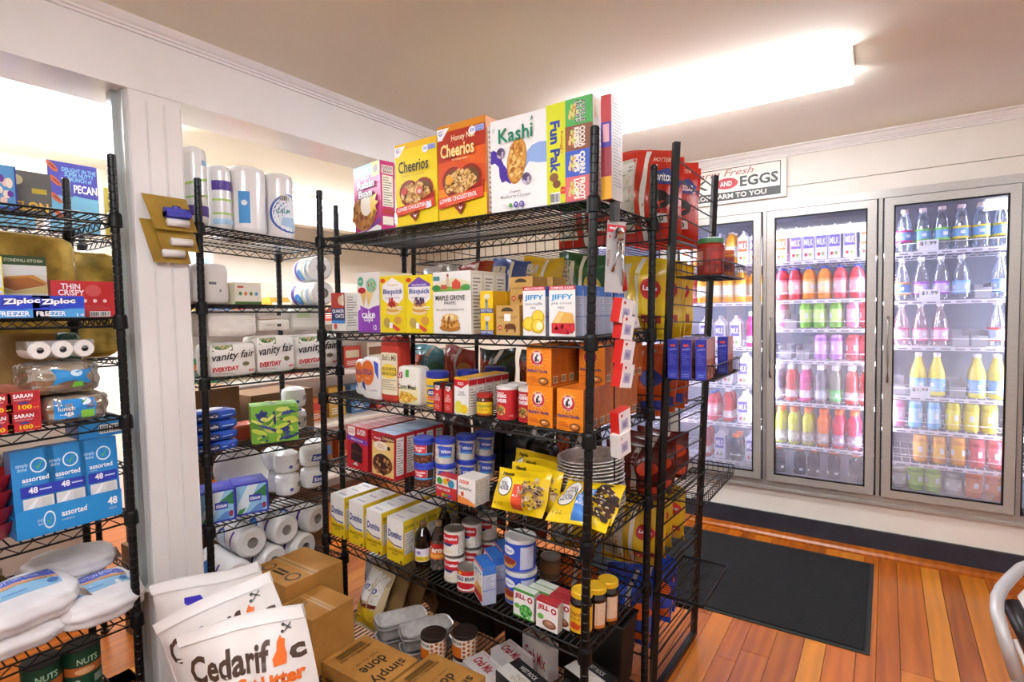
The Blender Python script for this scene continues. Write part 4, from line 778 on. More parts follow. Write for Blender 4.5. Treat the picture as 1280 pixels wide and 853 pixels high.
# foil pie tins, nested
FOIL = noise_mat('foil', '#c6c2bc', '#dedad4', 60, .38, metal=.75, bump=.25)
tin = MB(); n = 60
def tr(i, r, z, am): a = 2*math.pi*i/n; rr = r*(1+am*(1 if i % 2 else -1)); return (rr*math.cos(a), rr*math.sin(a), z)
prof = [(.001, .002, 0), (.076, .002, 0), (.078, .004, .004), (.098, .030, .006), (.104, .033, .012), (.1075, .033, .016), (.1085, .0295, .016), (.1055, .0285, .012)]
for a in range(len(prof)-1):
    tin.add([tr(i, *prof[a]) for i in range(n)]+[tr(i, *prof[a+1]) for i in range(n)], [(i, (i+1) % n, n+(i+1) % n, n+i) for i in range(n)], FOIL)
pc = at_z(756, 628, zC(3, -.8, 1.45)); pc.x, pc.y = -.795, 1.60
tz = zC(3, pc.x, pc.y); first = None
for i in range(13):
    l = (pc.x+.0012*math.sin(i*2.1), pc.y+.001*math.cos(i*1.7), tz+.0005+.0118*i)
    lab = 'round foil pie tin on top of the nested stack' if i == 12 else 'round foil pie tin, %s from the bottom of the nested stack' % ORD[i]
    if first is None: first = tag(tin.build('pie_tin', None, l, (0, ROLLC[3], .1)), lab, 'pie tin', 'nested foil pie tins')
    else: dup(first, l, (0, ROLLC[3], .1+i*.31), lab, 'nested foil pie tins')
# dark wrapped packs at the back of the fourth shelf
for i, (x0, v, w, h, q) in enumerate(((610, .33, .105, .16, '#16181c'), (640, .33, .11, .17, '#1b1d22'), (669, .33, .105, .15, '#14161a'))):
    p, _, _ = onC(3, x0, x0+4, 590, v); s = Soft(w, .08, h, M(q, .25), 5, 8, .02, 3+i); 
    if i == 0: s.front.rect(.2, .3, .5, .9, '#26489a'); s.front.lines(.0, .55, .2, .9, 3, '#d8d8d8')
    put(s, 3, p, .08, 'wrapped_pack', ['black wrapped pack with a blue stripe behind the morsel bags', 'black wrapped pack in the middle behind the morsel bags', 'black wrapped pack at the back beside the pie tins'][i], 'pack', 'black wrapped packs')
# ---- fifth shelf: sugar, syrup, cans
def sugar(x0, x1, yb, yt, kind, lab, n):
    p, W, H = onC(4, x0, x1, yb, .02, yt); W = .09 if kind == 0 else .088; H = .172 if kind == 0 else .165
    c = Carton(W, .058, H, '#e8c81a', right='#e2bc1c', top='#e6e2da'); f = c.front; f.poly([(0, .46), (.2, .42), (.5, .34), (.86, .36), (1, .36), (1, 1), (0, 1)], '#f0eee9'); f.poly([(.04, .47), (.3, .4), (.5, .37), (.92, .375), (.92, .405), (.5, .4), (.3, .43), (.04, .5)], '#2a3a8c' if kind == 0 else '#7a3a2a')
    f.slant('Domino', .07, .55, .9, .72, 0., '#2a3a8c', .03, .1); f.text('GRANULATED' if kind == 0 else ('DARK BROWN' if kind == 1 else 'LIGHT BROWN'), .05, .235, .97, .3, '#5a5020' if kind == 0 else '#7a4a1c', .02); f.text('SUGAR', .32, .165, .7, .22, '#6a5a20', .01); f.ell(.88, .05, .06, .04, '#5a2a1c', 8)
    r = c.right; r.rect(0, .74, 1, 1, '#ecd02c'); r.facts(.1, .22, .9, .72, 9, '#eeeae0', '#908a80'); r.text('SUGAR', .1, .8, .9, .88, '#6a5a20'); t = c.top; t.text('Domino', .25, .35, .75, .6, '#4a5498', .01)
    o = put(c, 4, p, .058, 'sugar_box', lab, 'sugar box', 'white and yellow sugar boxes'); behind(o, 4, n, .060, 'white and yellow sugar box, %s behind the '+lab.split(', ')[1].split(' ')[0]+' front one', 'white and yellow sugar boxes'); return o
sugar(412.5, 432, 672, 614.5, 0, 'granulated sugar box with a navy line, leftmost by the post', 2); sugar(434, 457, 684, 620, 0, 'granulated sugar box with a navy line, second from the post', 2); sugar(457, 478, 694, 632, 1, 'brown sugar box with a brown line, third from the post', 5); sugar(483, 505, 704, 641, 2, 'brown sugar box with a brown line, rightmost beside the syrup', 4)
def bottle(prof, mats, label_z, r, name, lab, art, p, n=20, cap=None, rot=(0, 0, 0), group=None, cat='bottle'):
    t = thing(name, lab, cat, p, rot, group); c = Can(r, label_z[1], '#222222', n, prof, mats); c.mb.build('body', t)
    L_ = Can(r*1.012, label_z[1]-label_z[0], '#ffffff', n, [(r*1.012, label_z[0]), (r*1.012, label_z[1])]); L_.mb = MB(); L_.mb.lathe([(r*1.012, label_z[0]), (r*1.012, label_z[1])], art[0], n, cap=False); f = L_.canvas(label_z[0], label_z[1], 1.35, r*1.012)
    art[1](f); L_.mb.build('label', t)
    if cap: q = MB(); q.lathe(cap[0], cap[1], 16); q.build('cap', t)
    return t
DG = M('#0d0706', .08, spec=.8); AMB = M('#1a0d08', .08, spec=.8)
def a_syr(f): f.rect(0, 0, .3, 1, '#4438a8'); f.rect(.3, .5, 1, 1, '#dcd6e2'); f.rect(.3, .05, 1, .42, '#e6cc34'); f.lines(.36, .56, .9, .92, 3, '#a08cb8'); f.ell(.5, .72, .1, .14, '#8a78b8', 10); f.text('SYRUP', .4, .15, .9, .32, '#6a5a20')
p, _, _ = onC(4, 511, 531, 709, .035); r = .029
bottle([(r*.9, 0), (r, .005), (r, .085), (r*1.04, .1), (r*.95, .122), (r*.5, .142), (r*.42, .146), (r*.42, .15)], [DG]*7, (.026, .074), r, 'syrup_bottle', 'dark syrup bottle with a purple and yellow label and brown cap', (M('#e6e0ea'), a_syr), p+Vector((0, r, 0)), cap=([(r*.46, .149), (r*.46, .163), (r*.4, .165)], M('#6a4a2a', .4)), rot=rotC(4, .3))
CLR = film_mat('clear_bottle', '#d8d4cc', .8, .05, .12)
def a_karo(f): f.rect(0, .62, 1, 1, '#b8281c'); f.rect(0, 0, 1, .62, '#e07a24'); f.text('Karo', .12, .42, .85, .8, '#ffffff', .03); f.rect(.1, .1, .9, .3, '#f0a850')
p, _, _ = onC(4, 532, 550, 716, .062); r = .028
bottle([(r*.9, 0), (r, .006), (r, .11), (r*.8, .13), (r*.45, .15), (r*.4, .153), (r*.4, .158)], [CLR]*2+[M('#2a1a14', .1)]+[M('#3a2a20', .1)]*3, (.042, .098), r, 'corn_syrup_bottle', 'clear corn syrup bottle with a red and orange label', (M('#c83a1c'), a_karo), p+Vector((0, r, 0)), cap=([(r*.46, .157), (r*.46, .172), (r*.4, .174)], M('#8a6a48', .4)), rot=rotC(4, .3))
for i, (xx, v) in enumerate(((543, .2), (558, .14), (570, .27))):
    p, _, _ = onC(4, xx, xx+10, 700, v); r = .029
    bottle([(r*.9, 0), (r, .005), (r, .09), (r*.9, .12), (r*.5, .142), (r*.42, .15)], [DG]*5, (.03, .07), r, 'syrup_bottle', ['dark syrup bottle directly behind the corn syrup', 'dark syrup bottle with a perforated cap behind the milk cans', 'dark syrup bottle in the shadow at the back'][i], (M('#3a3440'), lambda f: f.lines(.2, .2, .8, .8, 3, '#6a6470')), p+Vector((0, r, 0)), cap=([(r*.5, .149), (r*.5, .166)], M('#3a2a1c', .4)), rot=rotC(4, .3))
SIL = M('#a8a49c', .3, .9)
def tin_can(k, x0, x1, yb, v, r, h, body, art, name, lab, group, lv=0, seed=0):
    p, _, _ = onC(k, x0, x1, yb, v); c = Can(r, h, body, 24, [(r*.97, 0), (r*1.01, .002), (r, .005), (r, h-.005), (r*1.01, h-.002), (r*.95, h-.0005), (r*.93, h-.004), (0, h-.004)], [SIL, SIL, M(body), SIL, SIL, SIL, SIL])
    art(c.canvas(.005, h-.005)); p.y += r; p.z += lv*(h+.0008); return c.build(name, lab, 'can', p, rotC(k, .38), group)
def a_carn(f): f.rect(.12, .5, .74, .9, '#c8242c'); f.ell(.16, .7, .08, .2, '#c8242c', 12); f.ell(.72, .7, .08, .2, '#c8242c', 12); f.text('Carnation', .14, .66, .72, .8, '#ffffff', .03, .1); f.poly([(.14, .52), (.6, .52), (.5, .4), (.2, .42)], '#2a3a7a'); f.lines(.76, .1, 1, .9, 8, '#b8b4ac'); f.poly([(.1, .1), (.6, .16), (.6, .22), (.1, .14)], '#e8dca8')
GC = 'evaporated milk cans'
tin_can(4, 548, 572, 733, .03, .0365, .092, '#e9e5dc', a_carn, 'milk_can', 'lower evaporated milk can with a red oval, front stack', GC); tin_can(4, 548, 572, 733, .03, .0365, .092, '#e9e5dc', a_carn, 'milk_can', 'upper evaporated milk can with a red oval, front stack', GC, 1)
for i, (x0, x1, yb, v) in enumerate(((572, 592, 715, .115), (592, 612, 708, .2))):
    for l in (0, 1): tin_can(4, x0, x1, yb, v, .0365, .092, '#e0dcd4', a_carn, 'milk_can', ('lower' if l == 0 else 'upper')+' evaporated milk can '+('in the second stack' if i == 0 else 'in the rearmost stack'), GC, l)
def a_eagle(f): f.rect(0, .78, 1, 1, '#c82a24'); f.ell(.3, .88, .08, .08, '#e8b83c', 8); f.text('EAGLE BRAND', .1, .52, .95, .72, '#2a2e5a', .03); f.ell(.5, .28, .36, .16, '#c4202a', 18); f.lines(.25, .2, .75, .38, 2, '#f0c8c0'); f.rect(.2, .04, .8, .12, '#f4f2ee'); f.rect(0, 0, 1, .05, '#c4202a')
tin_can(4, 564.5, 588, 745, .012, .036, .079, '#ece8e0', a_eagle, 'condensed_milk_can', 'short condensed milk can with a red base at the shelf edge', None)
o = jiffy(4, 590, 606, 752, 693, .018, 1, 'pie crust mix box turned sideways on the fifth shelf, front of two', 'pie_crust_mix_box', .125, -.55, .088)
o2 = dup(o, Vector(o.location)+Vector((-.012, .07, .0)), label='pie crust mix box turned sideways on the fifth shelf, behind the first', group='pie crust mix boxes on the fifth shelf'); dup(o, Vector(o.location)+Vector((-.02, .14, .0)), label='pie crust mix box turned sideways, furthest back on the fifth shelf', group='pie crust mix boxes on the fifth shelf')
def a_cris(f): f.rect(.62, .08, .98, .92, '#c3c8dc'); f.lines(.64, .12, .96, .88, 9, '#8a92b8'); f.ell(.3, .74, .18, .16, '#f2f2f4', 16); f.text('Crisco', .17, .7, .43, .8, '#3a62c0', .02, .2); f.ell(.3, .32, .24, .18, '#b88a3c', 14); f.ell(.32, .36, .2, .12, '#8a2c1c', 12); f.poly([(.12, .2), (.5, .2), (.42, .1), (.2, .1)], '#c8a060')
for l in (0, 1):
    p, _, _ = onC(4, 619, 661, 764, .056); r, h = .0515, .107; c = Can(r, h, '#2a4fc0', 28, [(r*.98, 0), (r, .004), (r, h-.014), (r*1.015, h-.013), (r*1.02, h-.002), (r*.97, h-.0005), (r*.94, h-.003), (0, h-.003)], [M('#d4d8dc', .3, .6), M('#2a4fc0'), M('#c8ccd0', .35, .5), M('#d4d6d6', .4), M('#d4d6d6', .4), M('#cfd2d2', .4), M('#d6d8d8', .4)]); a_cris(c.canvas(.005, h-.015)); p.y += r; p.z += l*(h+.001)
    c.build('shortening_can', ('lower' if l == 0 else 'upper')+' blue shortening can with a grey lid', 'can', p, rotC(4, .3), 'blue shortening cans')
def jello(x0, x1, yb, v, kind, lab, yaw=0.):
    p, W, H = onC(4, x0, x1, yb, v); W, H, D = .076, .088, .028
    top = '#4a9a3c' if kind == 0 else '#a8202c'; c = Carton(W, D, H, '#eeece8', right='#c8c2ba', top='#cfd8c8' if kind == 0 else '#b03038'); f = c.front; f.rect(0, .9, 1, 1, top); f.text('JELL', .06, .62, .6, .84, '#b01830', .05); f.text('O', .68, .62, .94, .84, '#b01830', .05)
    if kind == 0: f.ell(.62, .3, .32, .22, '#3f9a3c', 12); f.blobs(18, .62, .28, .28, .2, ['#5ab84a', '#2c7a2c', '#7ac86a'], .07, 3); f.rect(0, 0, 1, .06, '#4a9a3c'); f.ell(.2, .4, .14, .09, '#6ab04c', 10)
    else: f.ell(.62, .22, .32, .15, '#7a4a34', 14); f.ell(.62, .24, .25, .11, '#a87458', 12); f.ell(.62, .27, .14, .06, '#c89a7c', 10); f.ell(.22, .42, .15, .1, '#6ab04c', 10)
    return put(c, 4, p, D, 'gelatin_dessert_box', lab, 'small box', 'gelatin dessert boxes', yaw)
jello(642, 667, 786, .02, 0, 'green topped gelatin dessert box at the front'); jello(660, 686, 774, .052, 0, 'green topped gelatin dessert box in the second row', .0); jello(668, 694, 768, .084, 0, 'green topped gelatin dessert box in the third row')
jello(669, 698, 796, .014, 1, 'red topped pudding box with a brown swirl, at the front'); jello(686, 712, 780, .05, 1, 'red topped pudding box behind the front one'); jello(694, 718, 776, .084, 1, 'red topped pudding box furthest back')
def a_mol(f): f.rect(0, 0, 1, 1, '#e0ac1c'); f.text("Grandma's", .1, .66, .9, .84, '#8a2a1c', .02, .1); f.text('MOLASSES', .16, .5, .8, .6, '#6a4a14', 0.); f.poly([(.2, .15), (.5, .12), (.6, .3), (.35, .42), (.18, .32)], '#c8441c'); f.rect(.62, .08, .9, .24, '#d8d4cc'); f.lines(.64, .1, .88, .22, 2, '#5a78b8')
def a_mol2(f): f.rect(.55, 0, .95, 1, '#d8b89c'); f.lines(.6, .1, .9, .9, 8, '#8a6a50'); f.rect(.55, 0, .95, .12, '#c8742c')
for i, (x0, x1, yb, v) in enumerate(((709, 729, 790, .035), (727, 747, 778, .085), (742, 763, 768, .14))):
    p, _, _ = onC(4, x0, x1, yb, v); r = .0335
    bottle([(r*.92, 0), (r, .006), (r, .098), (r*.86, .112), (r*.8, .114), (r*.8, .12)], [DG]*5, (.014, .09), r, 'molasses_jar', ['dark molasses jar with a yellow label, nearest the shelf edge', 'dark molasses jar with a yellow lid, half behind the post', 'dark molasses jar with a yellow lid, furthest back by the side rail'][i], (M('#e0ac1c') if i == 0 else M('#181010', .2), a_mol if i == 0 else a_mol2), p+Vector((0, r, 0)), cap=([(r*.9, .113), (r*.96, .115), (r*.96, .128), (r*.88, .131), (r*.8, .1295), (0, .1295)], M('#e2b41c', .45)), rot=rotC(4, .3), cat='jar')
p, _, _ = onC(4, 674, 690, 730, .22); tin_can(4, 672, 690, 730, .25, .036, .08, '#4a3a28', lambda f: f.rect(0, .3, 1, .8, '#6a4a2a'), 'small_can', 'small dark can with a copper lid at the back of the fifth shelf', None)
# ---- bottom shelf
p, _, _ = onC(5, 418, 450, 745, .02)
p = Vector((-1.835, 1.60, zC(5, -1.84, 1.46))); s = Soft(.11, .1, .25, M('#b8bcc0', .35), 6, 9, .01, 5); s.front.poly([(.7, .1), (1, .1), (1, .8), (.75, .65)], '#2a6ac0'); s.front.ell(.1, .4, .08, .3, '#3a4a9a', 12)
s.build('paper_towel_pack', 'grey film wrapped pack with a blue corner beside the cartons', 'paper pack', p, rotC(5))
FB = film_mat('bag_film', '#e8dcc8', .55, .12, .3)
def dbag(x, y, v, seed, lab, q, rot):
    s = Pouch(.17, .24, .09, M(q, .3), None, 10, 12, seed, .008, .08); f = s.front
    if seed == 3: f.rect(.1, .45, .9, .92, '#dcd8d0'); f.text('Domino', .2, .6, .8, .74, '#3a4488', .02, .1); f.poly([(.1, .46), (.5, .38), (.9, .46), (.9, .4), (.5, .32), (.1, .4)], '#7a2c22'); f.rect(.1, .05, .9, .36, '#e2bc2c'); f.lines(.2, .14, .8, .3, 3, '#a87c1c')
    p = Vector((x, y, zC(5, x, y)+.004)); return s.build('brown_sugar_bag', lab, 'food bag', p, rot, 'brown sugar bags')
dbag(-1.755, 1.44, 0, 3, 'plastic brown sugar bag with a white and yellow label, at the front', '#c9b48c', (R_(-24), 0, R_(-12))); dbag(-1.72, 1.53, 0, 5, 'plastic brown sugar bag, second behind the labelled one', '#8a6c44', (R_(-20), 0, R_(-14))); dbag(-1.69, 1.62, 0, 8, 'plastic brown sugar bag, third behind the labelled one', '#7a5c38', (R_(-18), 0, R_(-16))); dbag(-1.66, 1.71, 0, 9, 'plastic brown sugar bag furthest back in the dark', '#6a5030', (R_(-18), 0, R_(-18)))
# foil loaf pans
def rrect(w, d, r, n=6):
    o = []
    for cx, cy, a0 in ((w/2-r, d/2-r, 0), (-w/2+r, d/2-r, 90), (-w/2+r, -d/2+r, 180), (w/2-r, -d/2+r, 270)):
        for i in range(n+1): a = R_(a0+90*i/n); o.append((cx+r*math.cos(a), cy+r*math.sin(a)))
    return o
PANF = noise_mat('pan_foil', '#cfccc8', '#e4e1dc', 40, .42, metal=.6, bump=.1); pan = MB(); lv = [(.165, .07, .02, .0), (.19, .095, .03, .05), (.2, .105, .033, .052), (.201, .106, .033, .047)]; rs = [[(x, y, z) for x, y in rrect(w_, d_, r_)] for w_, d_, r_, z in lv]; n = len(rs[0])
for a in range(3): pan.add(rs[a]+rs[a+1], [(i, (i+1) % n, n+(i+1) % n, n+i) for i in range(n)], PANF)
pan.add(rs[0], [tuple(range(n))], PANF); G = 'foil loaf pans'; yw = R_(62)
first = None
for (x, y, zz, lab) in ((-1.43, 1.46, 0, 'foil loaf pan at the bottom of the pan stack'), (-1.43, 1.46, .053, 'foil loaf pan in the middle of the pan stack'), (-1.428, 1.462, .068, 'foil loaf pan open on top of the stack'), (-1.557, 1.455, .065, 'foil loaf pan tucked against the left of the stack'), (-1.557, 1.457, .05, 'foil loaf pan nested under the left one'), (-1.557, 1.455, .0, 'foil loaf pan on the shelf left of the stack')):
    l = (x, y, zC(5, x, y)+zz+.001)
    if first is None: first = tag(pan.build('loaf_pan', None, l, (0, ROLLC[5], yw)), lab, 'foil pan', G)
    else: dup(first, l, (0, ROLLC[5], yw), lab, G)
def a_joy(f):
    f.rect(0, .62, .55, .96, '#efe6d8'); f.text('JOYVA', .06, .68, .5, .9, '#2a2420', .03); f.rect(0, .0, .48, .6, '#d8701c'); f.lines(.06, .15, .42, .48, 3, '#f0b070'); f.rect(.5, 0, 1, 1, '#efe2cc')
    for i in range(4):
        for j in range(4): f.ell(.56+.13*i, .12+.24*j+(.1 if i % 2 else 0), .045, .085, '#b8622c', 8)
for (x, y, l, lab) in ((-1.335, 1.40, 0, 'lower halva tin of the front pair'), (-1.335, 1.40, 1, 'upper halva tin of the front pair with orange discs'), (-1.25, 1.475, 0, 'lower halva tin of the rear pair'), (-1.25, 1.475, 1, 'upper halva tin of the rear pair with a dark lid')):
    r, h = .045, .078; c = Can(r, h, '#efe2cc', 22, [(r, 0), (r, h-.014), (r*1.03, h-.013), (r*1.03, h-.002), (r*.97, h)], [M('#efe2cc')]+[M('#2a1c16', .4)]*3); a_joy(c.canvas(.0, h-.014)); c.build('halva_tin', lab, 'tin', (x, y, zC(5, x, y)+l*(h+.001)), (0, ROLLC[5], .45), 'halva tins')
def cbox(x, y, z, w, d, h, yaw, kind, lab):
    c = Carton(w, d, h, '#e4ded8' if kind == 0 else '#191817', top='#c9c1bc' if kind == 0 else '#1c1b1a'); t = c.top; f = c.front
    if kind == 0: t.text('Crab Mix', .15, .3, .85, .7, '#a82430', .03, .2); f.text('Crab Mix', .1, .3, .9, .7, '#a82430', .02); t.rect(.0, .86, 1, .97, '#d8d0ca'); t.lines(.05, .88, .4, .95, 1, '#b0404a')
    else: t.rect(.0, .02, 1, .56, '#dcd8d0'); t.text('FINEST\nSEA SALT', .36, .12, .7, .46, '#a8904a', .0); t.text('WEST ROCK', .26, .66, .76, .84, '#e8e4dc', .01); f.rect(.05, .1, .95, .6, '#dcd8d0')
    return c.build('seasoning_box', lab, 'food box', (x, y, z), (0, ROLLC[5], yaw), 'boxes at the right of the bottom shelf')
zb = zC(5, -.95, 1.42)
for i, (x, y, z, w, d, h, yaw, kd, lab) in enumerate(((-1.13, 1.43, 0, .13, .09, .1, -.3, 0, 'white seasoning box with red lettering, nearest the floor cartons'), (-1.09, 1.54, 0, .13, .09, .1, -.3, 0, 'white seasoning box with red lettering, second row'), (-1.03, 1.635, 0, .14, .05, .13, -.3, 0, 'white seasoning box with red lettering, standing tall at the back'),
        (-.975, 1.435, 0, .16, .1, .12, -.3, 1, 'black and white sea salt box in front of the tall seasoning box'), (-.79, 1.44, 0, .16, .1, .12, -.3, 1, 'black and white sea salt box beside the right post'), (-.80, 1.58, 0, .15, .1, .12, -.3, 1, 'black box with white lettering behind the right post'))):
    cbox(x, y, zC(5, x, y), w, d, h, yaw, kd, lab)

for i, (x, w_) in enumerate(((-1.44, .34), (-1.06, .36), (-.80, .13))):  # added bins: their black bodies stand in for the shade low in the rack
    b = MB(); h_ = .24; BN = M('#141312', .5)
    b.add([(-w_/2+.012, -.055, 0), (w_/2-.012, -.055, 0), (w_/2-.012, .055, 0), (-w_/2+.012, .055, 0), (-w_/2, -.065, h_), (w_/2, -.065, h_), (w_/2, .065, h_), (-w_/2, .065, h_), (-w_/2+.006, -.059, h_), (w_/2-.006, -.059, h_), (w_/2-.006, .059, h_), (-w_/2+.006, .059, h_), (-w_/2+.016, -.05, .006), (w_/2-.016, -.05, .006), (w_/2-.016, .05, .006), (-w_/2+.016, .05, .006)],
          [(0, 3, 2, 1)]+[(q, (q+1) % 4, 4+(q+1) % 4, 4+q) for q in range(4)]+[(4+q, 4+(q+1) % 4, 8+(q+1) % 4, 8+q) for q in range(4)]+[(8+q, 8+(q+1) % 4, 12+(q+1) % 4, 12+q) for q in range(4)]+[(12, 13, 14, 15)], BN)
    b.tube([(-w_/2-.003, -.068, h_), (w_/2+.003, -.068, h_), (w_/2+.003, .068, h_), (-w_/2-.003, .068, h_)], .005, BN, 6, True)
    tag(b.build('shade_filler_bin', None, (x, 1.752, zC(5, x, 1.73)), (0, ROLLC[5], 0)), 'added black bin standing in for shade at the back of the bottom shelf, '+['left', 'middle', 'right'][i], 'bin', 'added black bins')
# ================================================================== GOODS ON THE LEFT AND PAPER RACKS (fronts face +x)
RY = math.pi/2
def onX(rk, k, xl, xr, yb, v=.03, yt=None):
    XX = (XA if rk is RA else XB_)-v; a = at_x(xl, yb, XX); c = at_x(xr, yb, XX); y = (a.y+c.y)/2
    f = rk.feet; u = (y-f[0].y)/(f[1].y-f[0].y); z = rk.sh[k][0]*(1-u)+rk.sh[k][1]*u+.0028; p = Vector((XX, y, z)); a.z = z
    return p, c.y-a.y, (h_at(a, yt) if yt is not None else None)
def putx(c, p, d, name, label, cat, group=None, yaw=0., dz=0., tilt=0.):
    a = RY+yaw; return c.build(name, label, cat, (p.x-math.sin(a)*d/2, p.y+math.cos(a)*d/2, p.z+dz), (0, tilt, a), group)
PLAS = M('#efece6', .25, spec=.6)
# ---- rack A, top shelf
p, W, H = onX(RA, 0, -30, 22, 258, .10, 209)
c = Carton(W, .06, .125, '#5a9ad0', left='#e9e6e0'); f = c.front; f.blobs(14, .5, .5, .4, .4, ['#f0e0d0', '#e8c8b8', '#6a3a9a'], .09, 4); f.rect(0, 0, 1, .04, '#2a3a9a'); f.rect(.96, 0, 1, 1, '#2a3a9a'); f.ell(.82, .6, .09, .12, '#f2e2d0', 10)
putx(c, p, .06, 'snack_bar_box', 'light blue snack box at the left end of the top shelf', 'snack box')
p, W, H = onX(RA, 0, 23, 46, 259, .16, 219)
c = Carton(.12, .05, .13, '#6a6a66', left='#d8d4cc'); f = c.front; f.text('MELON', .05, .08, .92, .3, '#e8b83c', .03); f.ell(.3, .78, .14, .12, '#e8dcae', 10); f.ell(.2, .5, .1, .06, '#e0c878', 8); f.rect(.6, .5, .9, .62, '#c8b040')
putx(c, p, .05, 'snack_bar_box', 'dark grey snack box with yellow lettering beside the light blue one', 'snack box')
# second row of shelving in the room behind (only its upper decks show)
RE = Rack('wire_rack', 'black wire shelving in the room behind the left rack', [(-2.6, -.1), (-2.6, .95), (-3.0, -.1), (-3.0, .95)], [(-2.6, -.1, 1.86), (-2.6, .95, 1.86), (-3.0, -.1, 1.86), (-3.0, .95, 1.86)], [(1.80, 1.80), (1.3, 1.3), (.85, .85), (.4, .4)], 24)
a = at_x(63, 262, -2.62); e = at_x(125, 266, -2.62); W = e.y-a.y
c = Carton(W, .07, .27, '#4a4ab0', left='#f0eeea', top='#e8e6e2'); f = c.front; f.rect(0, 0, 1, .52, '#6ab0d4'); f.poly([(0, .02), (.4, .0), (1, .2), (1, .5), (.5, .54)], '#7cc0de')
f.text('DELIGHT IN THE\nSUPER NUTTY\nCRUNCH of', .28, .74, .97, .93, '#8fd0f0', .02); f.text('PECAN', .5, .58, .98, .7, '#ffffff', .03)
for cx, cy in ((.09, .92), (.14, .72), (.14, .48), (.18, .25)): f.ell(cx, cy, .13, .045, '#c8623a', 12, -.5); f.ell(cx+.01, cy, .09, .015, '#8a3a20', 8, -.5)
c.left.rect(.45, 0, .55, 1, '#dcdad4'); c.build('cereal_box', 'blue and white pecan cereal box behind the left rack', 'cereal box', (-2.665, (a.y+e.y)/2, 1.803), (0, 0, RY))
c = Carton(.13, .05, .2, '#c9b84a', left='#e0d8b0'); c.front.lines(.1, .1, .9, .9, 6, '#8a7a2a'); c.build('cereal_box', 'olive yellow box beside the pecan cereal box', 'cereal box', (-2.67, e.y+.09, 1.803), (0, 0, RY))
c = Carton(.12, .05, .2, '#3a4ab8', left='#7ab8d8'); c.front.rect(0, 0, 1, .4, '#6ab0d4'); c.build('cereal_box', 'blue box with a pale left side, left of the pecan cereal box', 'cereal box', (-2.67, a.y-.10, 1.803), (0, 0, RY))
# ---- rack A, second shelf
for i, (xl, xr) in enumerate(((6, 51.5), (52, 97))):
    p, W, H = onX(RA, 1, xl, xr, 397, .012, 372.5); W = .122; c = Carton(W, .12, .064, '#2a4fd0', top='#2a50c8'); f = c.front; f.rect(0, 0, 1, .42, '#4aa0e0'); f.poly([(0, .36), (.5, .36), (1, .5), (1, 1), (0, 1)], '#2444c8'); f.poly([(.12, .5), (.82, .72), (.84, .92), (.16, .86), (.14, .7)], '#1a2f9c'); f.slant('Ziploc', .16, .52, .82, .84, .08, '#ffffff', .04); f.text('FREEZER', .06, .08, .62, .3, '#ffffff', .02); f.text('14', .84, .04, .98, .2, '#ffffff')
    putx(c, p, .12, 'freezer_bag_box', ('left' if i == 0 else 'right')+' of two blue freezer bag boxes at the shelf edge', 'bag box', 'blue freezer bag boxes')
p, W, H = onX(RA, 1, 2, 61, 386, .16, 316); c = Carton(W, .08, .19, '#d8d2c0', left='#c8c2b0'); f = c.front; f.rect(0, .85, 1, 1, '#2f4a24'); f.text('STONEWALL KITCHEN', .1, .9, .92, .95, '#d8d8b8', .01); f.rect(0, .7, 1, .85, '#dcdcd8'); f.poly([(.04, .5), (.3, .44), (.98, .54), (.9, .6), (.6, .66), (.06, .64)], '#a86428'); f.poly([(.06, .62), (.6, .66), (.98, .55), (1, .58), (.7, .7), (.1, .66)], '#c8883c'); f.poly([(0, .4), (1, .4), (1, .54), (.3, .43), (0, .48)], '#c8b474'); f.rect(0, 0, 1, .4, '#d4cfc0'); f.lines(.06, .1, .94, .36, 5, '#b0a890')
putx(c, p, .08, 'bread_mix_box', 'cream and green bread mix box with a loaf picture behind the freezer bags', 'food box')
p, W, H = onX(RA, 1, 76, 136, 391, .13, 343); W = .17
c = Carton(W, .1, .118, '#cc2a2e', left='#7a1f1c', top='#c83c3c'); f = c.front; f.text('THIN\nCRISPY', .1, .6, .5, .92, '#ffffff', .02); f.ell(.64, .74, .13, .16, '#d85a58', 14); 
for i in range(3): f.ell(.5+.16*i, .46, .035, .05, '#f0d8d0', 8)
f.lines(.42, .2, .92, .36, 3, '#d85050'); f.bars(.56, .03, .9, .17); c.left.bars(.3, .7, .7, .95, 6)
putx(c, p, .1, 'cracker_box', 'bright red cracker box with a white barcode behind the post', 'food box', 'red cracker boxes')
c = Carton(.1, .1, .105, '#c22a2c', left='#8a2020', top='#b83a3a'); c.front.text('THIN', .1, .5, .9, .8, '#ffffff', .02); c.front.lines(.1, .1, .9, .4, 3, '#e06060'); putx(c, p+Vector((-.01, .145, 0)), .1, 'cracker_box', 'red cracker box at the right end of the second shelf', 'food box', 'red cracker boxes')
for i, (xl, xr, q, h, lab) in enumerate(((-24, 7, '#d8c83a', .085, 'yellow edged box under the orange one at the left end'),)):
    p, W, H = onX(RA, 1, xl, xr, 396, .02); c = Carton(W, .12, h, '#e6d24a', top='#8ab8d8'); c.front.rect(0, 0, .94, .9, '#c8dcea'); c.front.poly([(0, .3), (.9, .5), (.9, .8), (0, .7)], '#e8a880'); o = putx(c, p, .12, 'food_box', lab, 'food box'); dup(o, o.location+Vector((0, 0, h+.001)), label='yellow edged box stacked above another at the left end')
    c = Carton(W*.9, .1, .07, '#d8781c'); c.front.text('ORANGE', .05, .3, .9, .7, '#f6d8a8', .02); putx(c, p+Vector((-.05, -.01, 0)), .1, 'food_box', 'orange box at the left end just under the top shelf', 'food box', dz=2*(h+.001))
GOLD = noise_mat('gold_film', '#7a6420', '#b89a40', 14, .3, (1, 1, 1), .35, .5)
